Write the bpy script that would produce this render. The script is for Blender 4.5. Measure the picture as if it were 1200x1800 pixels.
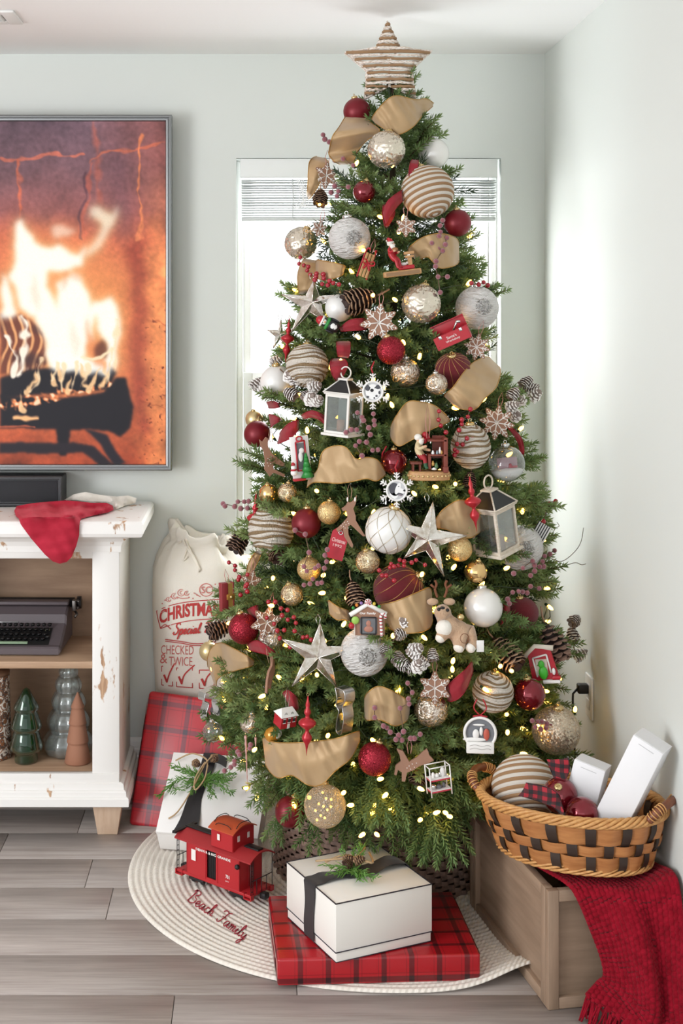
import bpy, bmesh, math, random
import numpy as np
from mathutils import Vector, Matrix, Euler, noise
from mathutils.geometry import delaunay_2d_cdt
for _o in list(bpy.data.objects): bpy.data.objects.remove(_o)
SC = bpy.context.scene; COL = SC.collection
R = random.Random(7)
PI = math.pi
# ---------------------------------------------------------------- camera, sky, lights, exposure
F, HC, VU, VV = 2351.0, 1.6, 450.0, 545.0          # focal length in pixels of the 1200x1800 frame, eye height, vanishing point
cam = bpy.data.cameras.new('camera'); cam_ob = bpy.data.objects.new('camera', cam); COL.objects.link(cam_ob)
cam_ob.location = (0, 0, HC); cam_ob.rotation_euler = (PI/2, 0, 0)
cam.sensor_fit = 'VERTICAL'; cam.sensor_height = 36; cam.lens = F/1800*36
cam.shift_x = (600-VU)/1800; cam.shift_y = -(900-VV)/1800; cam.clip_start = .05
SC.camera = cam_ob
W = bpy.data.worlds.new('overcast_sky'); SC.world = W; W.use_nodes = True
_bg = W.node_tree.nodes['Background']; _bg.inputs[0].default_value = (.95, .975, 1, 1); _bg.inputs[1].default_value = 1.6
def area(name, loc, target, sx, sy, power, col=(1, 1, 1)):
    l = bpy.data.lights.new(name, 'AREA'); l.shape = 'RECTANGLE'; l.size = sx; l.size_y = sy; l.energy = power; l.color = col
    o = bpy.data.objects.new(name, l); COL.objects.link(o); o.location = loc
    o.rotation_euler = (Vector(target)-Vector(loc)).to_track_quat('-Z', 'Y').to_euler()
    return o
area('window_light_left', (-2.9, 1.3, 1.35), (.7, 3.4, 1.1), 1.8, 1.7, 92, (.97, .985, 1))      # the tall window of the room, left behind the camera
area('window_light_tree', (.36, 4.62, 1.55), (.36, 3.4, 1.3), .8, 1.4, 25, (.97, .99, 1))     # daylight entering by the window behind the tree
SC.view_settings.view_transform = 'Standard'; SC.view_settings.look = 'None'
SC.view_settings.exposure = 0.17; SC.view_settings.gamma = 1; SC.view_settings.use_curve_mapping = False
SC.cycles.use_denoising = True; SC.cycles.max_bounces = 8; SC.cycles.transparent_max_bounces = 12
SC.cycles.sample_clamp_indirect = 6; SC.cycles.caustics_reflective = False; SC.cycles.caustics_refractive = False
# ---------------------------------------------------------------- helpers
def P(u, v, y): return Vector(((u-VU)*y/F, y, HC-(v-VV)*y/F))          # pixel of the photograph at depth y
def FL(u, v, z=0): y = (HC-z)*F/(v-VV); return P(u, v, y)               # pixel on the horizontal plane z
def lin(c):
    if isinstance(c, str): c = tuple(int(c[i:i+2], 16) for i in (0, 2, 4))
    return tuple((x/255/12.92 if x/255 <= .04045 else ((x/255+.055)/1.055)**2.4) for x in c[:3])+(1,)
class NT:                                                                # tiny node-tree writer
    def __init__(s, name):
        s.m = bpy.data.materials.new(name); s.m.use_nodes = True; s.t = s.m.node_tree
        s.b = s.t.nodes['Principled BSDF']
    def n(s, typ, **kw):
        d = s.t.nodes.new(typ)
        for k, v in kw.items():
            if k.startswith('i_'): 
                k = k[2:]; k = int(k) if k.isdigit() else k.replace('_', ' ')
                s.put(d.inputs[k], v)
            else: setattr(d, k, v)
        return d
    def put(s, sock, v):
        if isinstance(v, bpy.types.NodeSocket): s.t.links.new(v, sock)
        elif isinstance(v, str): sock.default_value = lin(v)
        else: sock.default_value = v
    def math(s, op, a, b=0, c=0):
        d = s.t.nodes.new('ShaderNodeMath'); d.operation = op
        s.put(d.inputs[0], a); s.put(d.inputs[1], b); s.put(d.inputs[2], c); return d.outputs[0]
    def mix(s, f, a, b, blend='MIX'):
        d = s.t.nodes.new('ShaderNodeMix'); d.data_type = 'RGBA'; d.blend_type = blend
        s.put(d.inputs[0], f); s.put(d.inputs[6], a); s.put(d.inputs[7], b); return d.outputs[2]
    def coord(s, k='Object'): return s.n('ShaderNodeTexCoord').outputs[k]
    def map(s, v, scale=(1, 1, 1), loc=(0, 0, 0), rot=(0, 0, 0)):
        d = s.n('ShaderNodeMapping'); s.put(d.inputs[0], v); d.inputs['Scale'].default_value = scale
        d.inputs['Location'].default_value = loc; d.inputs['Rotation'].default_value = rot; return d.outputs[0]
    def noise(s, v, scale, detail=3, rough=.5, out=0):
        d = s.n('ShaderNodeTexNoise'); s.put(d.inputs['Vector'], v); d.inputs['Scale'].default_value = scale
        d.inputs['Detail'].default_value = detail; d.inputs['Roughness'].default_value = rough; return d.outputs[out]
    def voro(s, v, scale, feature='F1', out='Distance'):
        d = s.n('ShaderNodeTexVoronoi'); d.feature = feature; s.put(d.inputs['Vector'], v); d.inputs['Scale'].default_value = scale; return d.outputs[out]
    def ramp(s, f, *stops, interp='LINEAR'):
        d = s.n('ShaderNodeValToRGB'); s.put(d.inputs[0], f); e = d.color_ramp; e.interpolation = interp
        while len(e.elements) < len(stops): e.elements.new(.5)
        for el, (p, c) in zip(e.elements, stops): el.position = p; el.color = lin(c) if not isinstance(c, (int, float)) else (c, c, c, 1)
        return d.outputs[0]
    def xyz(s, v): d = s.n('ShaderNodeSeparateXYZ'); s.put(d.inputs[0], v); return d.outputs
    def bump(s, h, strength=.3, dist=.002):
        d = s.n('ShaderNodeBump'); s.put(d.inputs['Height'], h); d.inputs['Strength'].default_value = strength; d.inputs['Distance'].default_value = dist
        s.put(s.b.inputs['Normal'], d.outputs[0]); return d
    def set(s, **kw):
        for k, v in kw.items():
            k = {'base': 'Base Color', 'rough': 'Roughness', 'metal': 'Metallic', 'spec': 'Specular IOR Level', 'sheen': 'Sheen Weight', 'coat': 'Coat Weight',
                 'trans': 'Transmission Weight', 'ior': 'IOR', 'emit': 'Emission Color', 'estr': 'Emission Strength', 'alpha': 'Alpha', 'aniso': 'Anisotropic', 'sss': 'Subsurface Weight'}.get(k, k)
            s.put(s.b.inputs[k], v)
        return s
MATS = {}
def flat(key, col, rough=.5, metal=0, **kw):
    if key not in MATS:
        t = NT(key); t.set(base=col, rough=rough, metal=metal, **kw); MATS[key] = t.m
    return MATS[key]
# ---- geometry collector
class G:
    def __init__(s): s.V = []; s.F = []; s.M = []; s.S = []
    def add(s, V, Fs, m=0, sm=True, T=None):
        o = len(s.V)
        s.V += [tuple(T @ Vector(v)) if T is not None else tuple(v) for v in V]
        s.F += [tuple(i+o for i in f) for f in Fs]; s.M += [m]*len(Fs); s.S += [sm]*len(Fs); return s
    def box(s, c, d, m=0, bev=0, T=None, seg=2, taper=None):
        x, y, z = (k/2 for k in d)
        V = [(-x, -y, -z), (x, -y, -z), (x, y, -z), (-x, y, -z), (-x, -y, z), (x, -y, z), (x, y, z), (-x, y, z)]
        if taper: V = [(a*taper, b*taper, k) if k < 0 else (a, b, k) for a, b, k in V]
        Fs = [(3, 2, 1, 0), (4, 5, 6, 7), (0, 1, 5, 4), (1, 2, 6, 5), (2, 3, 7, 6), (3, 0, 4, 7)]
        if bev:
            bm = bmesh.new(); vs = [bm.verts.new(v) for v in V]; [bm.faces.new([vs[i] for i in f]) for f in Fs]
            bmesh.ops.bevel(bm, geom=bm.edges[:], offset=min(bev, min(d)*.45), segments=seg, affect='EDGES', profile=.5)
            bm.verts.index_update(); V = [tuple(v.co) for v in bm.verts]; Fs = [tuple(v.index for v in f.verts) for f in bm.faces]; bm.free()
        t = Matrix.Translation(c)
        return s.add(V, Fs, m, bool(bev), T @ t if T is not None else t)
    def lathe(s, prof, n=24, m=0, T=None, sm=True, lobes=0, amp=0):
        V = []; Fs = []
        for r, z in prof:
            for i in range(n):
                a = 2*PI*i/n; q = r*(1+amp*math.cos(lobes*a)) if lobes else r
                V.append((q*math.cos(a), q*math.sin(a), z))
        for j in range(len(prof)-1):
            for i in range(n): k = (i+1) % n; Fs.append((j*n+i, j*n+k, (j+1)*n+k, (j+1)*n+i))
        if prof[0][0] > 1e-5: Fs.append(tuple(range(n))[::-1])
        if prof[-1][0] > 1e-5: Fs.append(tuple((len(prof)-1)*n+i for i in range(n)))
        return s.add(V, Fs, m, sm, T)
    def sphere(s, c, r, m=0, seg=16, ring=10, sc=(1, 1, 1), T=None):
        pr = [(max(math.sin(PI*j/ring), 0)*1.0 if 0 < j < ring else 0, -math.cos(PI*j/ring)) for j in range(ring+1)]
        t = Matrix.Translation(c) @ Matrix.Diagonal((r*sc[0], r*sc[1], r*sc[2], 1))
        return s.lathe(pr, seg, m, T @ t if T is not None else t)
    def tube(s, pts, r, n=8, m=0, closed=False, T=None, flat_=1.0):
        pts = [Vector(p) for p in pts]; N = len(pts); rr = r if isinstance(r, (list, tuple)) else [r]*N
        V = []; Fs = []; up = None
        for i, p in enumerate(pts):
            if closed: d = pts[(i+1) % N]-pts[i-1]
            else: d = pts[min(i+1, N-1)]-pts[max(i-1, 0)]
            if d.length < 1e-9: d = Vector((0, 0, 1))
            d.normalize()
            if up is None: up = Vector((0, 0, 1)) if abs(d.z) < .9 else Vector((1, 0, 0))
            a = d.cross(up); a.normalize(); b = a.cross(d); up = b
            for k in range(n):
                q = 2*PI*k/n; V.append(p+(a*math.cos(q)+b*math.sin(q)*flat_)*rr[i])
        M = N if closed else N-1
        for i in range(M):
            for k in range(n):
                e = (i+1) % N; Fs.append((i*n+k, i*n+(k+1) % n, e*n+(k+1) % n, e*n+k))
        if not closed: Fs.append(tuple(range(n))[::-1]); Fs.append(tuple((N-1)*n+k for k in range(n)))
        return s.add(V, Fs, m, True, T)
    def prism(s, poly, z0, z1, m=0, T=None, sm=False, m_side=None):
        """polygon in XY extruded along Z"""
        n = len(poly); A = sum(poly[i][0]*poly[(i+1) % n][1]-poly[(i+1) % n][0]*poly[i][1] for i in range(n))
        if A < 0: poly = poly[::-1]
        V = [(x, y, z0) for x, y in poly]+[(x, y, z1) for x, y in poly]
        s.add(V, [tuple(range(n))[::-1], tuple(range(n, 2*n))], m, sm, T)
        s.add(V, [(i, (i+1) % n, n+(i+1) % n, n+i) for i in range(n)], m if m_side is None else m_side, sm, T)
        return s
    def grid(s, rows, m=0, sm=True, th=0, T=None, m_back=None):
        """rows: list of equal-length lists of points; th gives it thickness"""
        rows = [[Vector(p) for p in r] for r in rows]; a, b = len(rows), len(rows[0])
        V = [p for r in rows for p in r]; Fs = [(i*b+j, i*b+j+1, (i+1)*b+j+1, (i+1)*b+j) for i in range(a-1) for j in range(b-1)]
        s.add(V, Fs, m, sm, T)
        if th:
            N = []
            for i in range(a):
                for j in range(b):
                    e = rows[i][min(j+1, b-1)]-rows[i][max(j-1, 0)]; f = rows[min(i+1, a-1)][j]-rows[max(i-1, 0)][j]
                    q = e.cross(f); q = q.normalized() if q.length > 1e-12 else Vector((0, -1, 0)); N.append(q)
            V2 = [v-n*th for v, n in zip(V, N)]
            s.add(V2, [f[::-1] for f in Fs], m if m_back is None else m_back, sm, T)
            rim = [(i, 0) for i in range(a)]+[(a-1, j) for j in range(1, b)]+[(i, b-1) for i in range(a-2, -1, -1)]+[(0, j) for j in range(b-2, 0, -1)]
            idx = [i*b+j for i, j in rim]; k = len(idx)
            s.add([V[i] for i in idx]+[V2[i] for i in idx], [(i, (i+1) % k, k+(i+1) % k, k+i) for i in range(k)], m, sm, T)
        return s
    def mesh(s, name, mats):
        me = bpy.data.meshes.new(name); me.from_pydata([tuple(v) for v in s.V], [], s.F)
        for q in (mats if isinstance(mats, (list, tuple)) else [mats]): me.materials.append(q)
        me.polygons.foreach_set('material_index', s.M); me.polygons.foreach_set('use_smooth', s.S); me.update(); return me
    def build(s, name, mats, parent=None, loc=(0, 0, 0), rot=(0, 0, 0), center=False):
        if center and s.V:
            c = Vector([sum(v[i] for v in s.V)/len(s.V) for i in range(3)]); s.V = [tuple(Vector(v)-c) for v in s.V]; loc = Vector(loc)+c
        return put(s.mesh(name, mats), name, parent, loc, rot)
def put(me, name, parent=None, loc=(0, 0, 0), rot=(0, 0, 0), scale=(1, 1, 1)):
    o = bpy.data.objects.new(name, me); COL.objects.link(o); o.location = loc; o.rotation_euler = rot
    o.scale = scale if not isinstance(scale, (int, float)) else (scale,)*3
    if parent is not None: o.parent = parent
    return o
def tag(o, label, cat, group=None, kind=None):
    o['label'] = label; o['category'] = cat
    if group: o['group'] = group
    if kind: o['kind'] = kind
    return o
def thing(name, label, cat, loc=(0, 0, 0), rot=(0, 0, 0), group=None, scale=1):
    o = put(None, name, None, loc, rot, scale); o.empty_display_size = .05; return tag(o, label, cat, group)
def struct(o): o['kind'] = 'structure'; return o
def clone(o, loc=None, rot=None, scale=None, label=None, group=None):
    c = o.copy(); COL.objects.link(c)
    if loc is not None: c.location = loc
    if rot is not None: c.rotation_euler = rot
    if scale is not None: c.scale = scale if not isinstance(scale, (int, float)) else (scale,)*3
    if label: c['label'] = label
    if group: c['group'] = group
    for k in o.children:
        d = k.copy(); COL.objects.link(d); d.parent = c
        for q in k.children: e = q.copy(); COL.objects.link(e); e.parent = d
    return c
def T_(loc=(0, 0, 0), rot=(0, 0, 0), sc=(1, 1, 1)):
    return Matrix.Translation(loc) @ Euler(rot).to_matrix().to_4x4() @ Matrix.Diagonal((*sc, 1))
def basis(o, x, y, z):
    m = Matrix((x, y, z)).transposed().to_4x4(); m.translation = Vector(o); return m
def lerp(a, b, t): return a+(b-a)*t
def poly_at(pts, t):
    """point on a polyline (Vectors) by normalised arclength, smoothed"""
    d = [0]
    for a, b in zip(pts, pts[1:]): d.append(d[-1]+(b-a).length)
    L = d[-1]*t
    for i in range(len(pts)-1):
        if L <= d[i+1] or i == len(pts)-2:
            k = (L-d[i])/max(d[i+1]-d[i], 1e-9)
            p0 = pts[max(i-1, 0)]; p1 = pts[i]; p2 = pts[i+1]; p3 = pts[min(i+2, len(pts)-1)]
            return .5*((2*p1)+(p2-p0)*k+(2*p0-5*p1+4*p2-p3)*k*k+(3*p1-p0-3*p2+p3)*k**3)
def smooth_path(pts, n): pts = [Vector(p) for p in pts]; return [poly_at(pts, i/(n-1)) for i in range(n)]
def fill_poly(poly, step):
    """triangulated polygon with inner points: verts (2D), tris, boundary distance"""
    n = len(poly); B = []
    for i in range(n):
        a, b = Vector(poly[i]), Vector(poly[(i+1) % n]); k = max(1, int((b-a).length/step))
        B += [a+(b-a)*j/k for j in range(k)]
    m = len(B); bx = np.array([tuple(p) for p in B]); nx = np.roll(bx, -1, 0)
    def inside(x, y):
        c = (bx[:, 1] > y) != (nx[:, 1] > y)
        with np.errstate(divide='ignore', invalid='ignore'): xi = (nx[:, 0]-bx[:, 0])*(y-bx[:, 1])/(nx[:, 1]-bx[:, 1])+bx[:, 0]
        return (np.sum(c & (x < xi)) % 2) == 1
    def dist(x, y):
        e = nx-bx; w = np.array((x, y))-bx; L = (e**2).sum(1)+1e-12; t = np.clip((w*e).sum(1)/L, 0, 1)
        return math.sqrt(((w-e*t[:, None])**2).sum(1).min())
    pts = list(B); x0, y0 = bx.min(0); x1, y1 = bx.max(0); r = 0; y = y0+step*.5
    while y < y1:
        x = x0+(step*.5 if r % 2 else 0)
        while x < x1:
            if inside(x, y) and dist(x, y) > step*.45: pts.append(Vector((x, y)))
            x += step
        y += step*.87; r += 1
    v, e, f, *_ = delaunay_2d_cdt(pts, [(i, (i+1) % m) for i in range(m)], [list(range(m))], 1, 1e-6)
    d = [dist(p[0], p[1]) for p in v]
    return v, [tuple(q) for q in f], d
def cushion(g, poly, step, mapper, th, puff, edge, m=0):
    """closed pillow: polygon filled, mapper(u, v, h) -> point at height h above its surface"""
    v, f, d = fill_poly(poly, step); n = len(v)
    h = [th+puff*min(1, k/edge)**.5 if k > 1e-6 else th*.5 for k in d]
    A = [mapper(p[0], p[1], q) for p, q in zip(v, h)]; B = [mapper(p[0], p[1], 0) for p in v]
    g.add(A, f, m, True); g.add(B, [q[::-1] for q in f], m, True)
    e = {}
    for q in f:
        for i in range(3): e[(q[i], q[(i+1) % 3])] = 1
    rim = [(a, b) for a, b in e if (b, a) not in e]
    idx = sorted({i for ab in rim for i in ab}); loc = {i: k for k, i in enumerate(idx)}; k = len(idx)
    g.add([A[i] for i in idx]+[B[i] for i in idx], [(loc[b], loc[a], k+loc[a], k+loc[b]) for a, b in rim], m, True)
    return g
_fonts = {}
def text_mesh(s, bold=0):
    key = (s, bold)
    if key not in _fonts:
        cu = bpy.data.curves.new('letters', 'FONT'); cu.body = s; cu.offset = bold; cu.resolution_u = 3
        o = bpy.data.objects.new('letters', cu); COL.objects.link(o); bpy.context.view_layer.update()
        me = o.to_mesh(); V = [(v.co.x, v.co.y) for v in me.vertices]; Fs = [tuple(p.vertices) for p in me.polygons]
        o.to_mesh_clear(); bpy.data.objects.remove(o); bpy.data.curves.remove(cu)
        xs = [v[0] for v in V]; ys = [v[1] for v in V]; a, b, c, d = min(xs), max(xs), min(ys), max(ys)
        _fonts[key] = ([((x-a)/(b-a), (y-c)/(d-c)) for x, y in V], Fs)
    return _fonts[key]
def write(g, s, u0, v0, u1, v1, mapper, m=0, bold=0, shear=0, arc=0, slope=0, arcpow=2):
    """letters fitted in the pixel/plane rectangle; mapper(u, v) -> point"""
    V, Fs = text_mesh(s, bold)
    out = []
    for x, y in V:
        u = lerp(u0, u1, x)+shear*(y-.5)*(v0-v1); w = lerp(v1, v0, y)+arc*(2*x-1)**arcpow+slope*x
        out.append(mapper(u, w))
    return g.add(out, Fs, m, False)
# ---------------------------------------------------------------- materials of the room
def m_wall():
    t = NT('sage_wall_paint'); c = t.coord(); t.set(base='dde1dd', rough=.75, spec=.25); t.bump(t.noise(c, 260, 2), .08, .001); return t.m
def m_ceiling():
    t = NT('ceiling_paint'); c = t.coord(); t.set(base='f8f8f8', rough=.9, spec=.1); t.bump(t.noise(c, 120, 3), .15, .001); return t.m
def m_plank():
    t = NT('greige_oak_plank'); c = t.coord(); oi = t.n('ShaderNodeObjectInfo'); rnd = oi.outputs['Random']
    off = t.n('ShaderNodeVectorMath', operation='ADD', i_0=c); t.put(off.inputs[1], t.n('ShaderNodeCombineXYZ', i_0=t.math('MULTIPLY', rnd, 37), i_1=t.math('MULTIPLY', rnd, 11)).outputs[0])
    g1 = t.noise(t.map(off.outputs[0], (1.2, 22, 8)), 2.2, 6, .62); g2 = t.noise(t.map(off.outputs[0], (4, 160, 30)), 2.0, 4, .6)
    v = t.math('MULTIPLY_ADD', g2, .35, t.math('MULTIPLY', g1, .65))
    col = t.ramp(v, (.28, '8b8079'), (.45, 'a39892'), (.6, 'b4aaa4'), (.78, 'c3bab4'))
    kn = t.math('SMOOTH_MIN', 1, t.math('MULTIPLY', t.voro(t.map(off.outputs[0], (2.1, 6.5, 1)), 1.3), 9), .3)
    col = t.mix(kn, '857970', col)
    hs = t.n('ShaderNodeHueSaturation', i_Color=col, i_Value=t.math('MULTIPLY_ADD', rnd, .16, .92)); t.put(hs.inputs['Saturation'], .92)
    t.set(base=hs.outputs[0], rough=t.math('MULTIPLY_ADD', v, .2, .32), spec=.45); t.bump(v, .12, .001); return t.m
def m_distressed():
    t = NT('distressed_white_paint'); c = t.coord()
    big = t.noise(t.map(c, (9, 9, 3.2)), 1.6, 3, .55); fine = t.noise(t.map(c, (40, 40, 14)), 1.5, 4, .6)
    v = t.math('ADD', t.math('MULTIPLY', big, .8), t.math('MULTIPLY', fine, .34))
    k = t.ramp(v, (.672, 0.0), (.705, 1.0)); wood = t.ramp(t.noise(t.map(c, (60, 60, 6)), 1.5, 3), (.3, '9c7457'), (.7, 'd9b593'))
    t.set(base=t.mix(k, 'f1efec', wood), rough=.5); t.bump(v, .15, .001); return t.m
def m_wood(key, a, b, along=(2, 40, 40), rough=.55):
    if key not in MATS:
        t = NT(key); c = t.coord(); v = t.noise(t.map(c, along), 1.4, 6, .6); t.set(base=t.ramp(v, (.3, a), (.7, b)), rough=rough); t.bump(v, .12, .001); MATS[key] = t.m
    return MATS[key]
WALL = m_wall(); WHITE = flat('white_gloss_paint', 'f3f3f1', .4); DIST = m_distressed()
# ---------------------------------------------------------------- room shell
YB, XR, XL, ZC = 4.4, .949, -3.1, 2.442
wx0, wx1, wz0, wz1 = (415-450)/534.3, (880-450)/534.3, .78, 1.6+(545-278)/534.3
g = G()
for a, b, c, d in ((XL, wx0, 0, ZC), (wx1, XR+.15, 0, ZC), (wx0, wx1, 0, wz0), (wx0, wx1, wz1, ZC)):
    g.box(((a+b)/2, YB+.075, (c+d)/2), (b-a, .15, d-c))
struct(g.build('wall_back', WALL))
struct(G().box((XR+.075, 1.4, ZC/2), (.15, 6.0, ZC)).build('wall_right', WALL))
struct(G().box((XL-.075, 2.9, ZC/2), (.15, 3.3, ZC)).build('wall_left', WALL))
struct(G().box(((XL+XR)/2, 1.4, ZC+.05), (XR-XL+.3, 6.3, .1)).build('ceiling', m_ceiling()))
fl = struct(G().box(((XL+XR)/2, 1.4, -.052), (XR-XL+.3, 6.3, .08)).build('floor', flat('dark_underlay', '4a4038', .9)))
PL = m_plank(); rr = random.Random(3); edge0 = 3.706; w_ = .1935
for row in range(-4, 14):
    y1 = edge0-row*w_; y0 = y1-w_
    if y0 > YB or y1 < .8: continue
    y1 = min(y1, YB)
    off = {0: -.395, 3: -.19}.get(row, rr.uniform(-1.2, .0)); x = off-2*1.28
    while x < XR:
        a, b = max(x, XL), min(x+1.28, XR)
        if b-a > .02: G().box((0, 0, 0), (b-a-.0016, y1-y0-.0014, .012), bev=.0012, seg=1).build('plank', PL, fl, ((a+b)/2, (y0+y1)/2, -.006))
        x += 1.28
def base_prof(name, x0, x1):
    g = G(); prof = [(0, 0), (-.016, 0), (-.016, .135), (-.012, .14), (-.012, .158), (-.008, .163), (-.007, .182), (-.003, .19), (0, .195)]
    V = [(x, YB+p[0], p[1]) for x in (x0, x1) for p in prof]; n = len(prof)
    g.add(V, [(i, (i+1) % n, n+(i+1) % n, n+i) for i in range(n)]+[tuple(range(n)), tuple(range(n, 2*n))[::-1]], 0, False)
    return struct(g.build(name, WHITE))
base_prof('baseboard_back', XL, XR)
g = G(); g.box((XR-.007, 1.4, .075), (.014, 5.9, .15), bev=.004); g.box((XR-.005, 1.4, .17), (.01, 5.9, .04), bev=.004); struct(g.build('baseboard_right', WHITE))
# window: vinyl frame, sash, sill, two panes
win = struct(put(None, 'window_1', None, ((wx0+wx1)/2, YB+.1, (wz0+wz1)/2))); win['category'] = 'window'; win['label'] = 'white window with clear panes behind the decorated tree'
ww, wh = wx1-wx0, wz1-wz0; VIN = flat('white_vinyl', 'f6f6f4', .35)
def frame_rect(g, w, h, t, d, y=0, z=0):
    for sx in (-1, 1): g.box((sx*(w/2-t/2), y, z), (t, d, h), bev=.003)
    for sz in (-1, 1): g.box((0, y, z+sz*(h/2-t/2)), (w-2*t, d, t), bev=.003)
    return g
frame_rect(G(), ww, wh, .022, .06).build('window_frame', VIN, win)
zs = -.06
frame_rect(G(), ww-.046, wh/2+zs, .03, .03, -.012, -wh/4+zs/2+.012).build('lower_sash', VIN, win)
frame_rect(G(), ww-.046, wh/2-zs, .026, .03, .018, wh/4+zs/2-.012).build('upper_sash', VIN, win)
t = NT('window_glass'); tr = t.n('ShaderNodeBsdfTransparent'); gl = t.n('ShaderNodeBsdfGlossy'); gl.inputs['Roughness'].default_value = .02
mx = t.n('ShaderNodeMixShader', i_0=.05); t.put(mx.inputs[1], tr.outputs[0]); t.put(mx.inputs[2], gl.outputs[0]); t.t.links.new(mx.outputs[0], t.t.nodes['Material Output'].inputs[0]); PANE = t.m
G().box((0, -.012, -wh/4+zs/2+.012), (ww-.1, .004, wh/2+zs-.05)).build('pane', PANE, win)
G().box((0, .018, wh/4+zs/2-.012), (ww-.1, .004, wh/2-zs-.05)).build('pane', PANE, win)
G().box((0, -.06, -wh/2-.008), (ww+.02, .12, .016), bev=.004).build('window_sill', WHITE, win)
# raised blind
bl = thing('window_blind', 'white slatted blind pulled up to the top of the window', 'blind', ((wx0+wx1)/2, YB+.02, wz1))
SL = flat('blind_slat', 'd0d4d3', .45); bw = ww-.03
G().box((0, 0, -.032), (bw, .05, .05), bev=.004).build('headrail', SL, bl)
G().box((0, -.03, -.034), (bw+.004, .008, .062), bev=.003).build('valance', flat('valance', 'e9ecea', .45), bl)
ps = None
for i in range(15):
    o = G().box((0, 0, 0), (bw-.005, .05, .0032), bev=.0012, seg=1)
    if ps is None: ps = o.mesh('slat', SL)
    put(ps, 'slat', bl, (0, (-.012 if i % 4 == 1 else rr.uniform(-.003, .003)), -.073-i*.0082), (rr.uniform(-.03, .05), rr.uniform(-.0015, .0015), 0))
G().box((0, 0, -.2), (bw-.005, .05, .014), bev=.004).build('bottom_rail', SL, bl)
for x in (-.25, .25): G().tube([(x, -.03, -.07), (x+.002, -.031, -.13), (x, -.03, -.2)], .0022, 6).build('ladder_cord', SL, bl)
g = G()
for k in range(4): g.tube(smooth_path([(-.235+.006*k, -.034, -.07), (-.225+.01*k, -.04, -.12), (-.24+.012*k, -.042, -.165), (-.215, -.04, -.15+.01*k), (-.225+.004*k, -.036, -.09)], 24), .0014, 5)
g.build('looped_cord', flat('cord_white', 'fafafa', .6), bl)
# pale branches outside
def outdoor():
    g = G(); q = random.Random(4)
    for b in range(16):
        p = Vector((q.uniform(-1.6, 2.2), q.uniform(7.5, 9.5), q.uniform(-.2, 2.1))); pts = [p]
        for k in range(5): p = p+Vector((q.uniform(-.25, .1), q.uniform(-.1, .1), q.uniform(-.02, .22))); pts.append(p)
        g.tube(pts, [.012, .01, .008, .006, .004, .002], 5, 0)
        for k in range(70):
            c = pts[q.randrange(1, 6)]+Vector((q.gauss(0, .14), q.gauss(0, .1), q.gauss(0, .12))); a = q.uniform(0, 6.28); s = q.uniform(.02, .045)
            u = Vector((math.cos(a), q.uniform(-.5, .5), math.sin(a)))*s; w = Vector((-math.sin(a), q.uniform(-.5, .5), math.cos(a)))*s*.4
            g.add([c-u, c+w, c+u, c-w], [(0, 1, 2, 3)], 1, False)
    g.tube([(.6, 9, -.3), (.5, 9, 1), (.65, 9.1, 2.6)], [.08, .06, .03], 8, 0)
    return g
tag(outdoor().build('garden_tree', [flat('pale_bark', 'd8d4cc', .9), flat('sunlit_leaf', 'cfe6d4', .8)]), 'sunlit pale tree outside, seen faintly through the window', 'tree')
# ceiling vent
vent = thing('ceiling_vent', 'white louvred air vent set in the ceiling', 'vent', (-.86, 3.83, ZC))
VP = flat('vent_white', 'e9e9e7', .45)
g = G(); L, Wd = .36, .16
for sx in (-1, 1): g.box((sx*(L/2-.02), 0, -.004), (.04, Wd, .008), bev=.003)
for sy in (-1, 1): g.box((0, sy*(Wd/2-.02), -.004), (L-.08, .04, .008), bev=.003)
g.build('frame', VP, vent); G().box((0, 0, -.0005), (L-.06, Wd-.06, .001)).build('duct', flat('duct_dark', '3a3a38', .8), vent)
for i in range(13): put(ps if False else G().box((0, 0, 0), (.0035, Wd-.078, .012)).mesh('louvre', VP), 'louvre', vent, (-L/2+.05+i*.0217, 0, -.005), (0, .5, 0))
# power outlet on the right wall
po = thing('power_outlet', 'white power outlet with a black plug on the right wall behind the tree', 'outlet', (XR, 3.80, .503), (0, 0, -PI/2))
G().box((0, -.003, 0), (.075, .006, .118), bev=.002).build('cover_plate', WHITE, po)
for z in (-.022, .022): G().box((0, -.0065, z), (.034, .002, .028), bev=.0009).build('socket', flat('socket_ivory', 'dcdad5', .4), po)
pg_ = G().box((0, -.022, .022), (.028, .03, .026), bev=.004).build('plug', flat('black_plastic', '1b1b1d', .5), po)
G().tube(smooth_path([(0, -.036, .022), (.004, -.05, .01), (-.01, -.045, -.1), (-.03, -.03, -.3), (-.02, -.02, -.49)], 24), .003, 6).build('power_cord', flat('black_plastic', '1b1b1d', .5), pg_)
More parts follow.
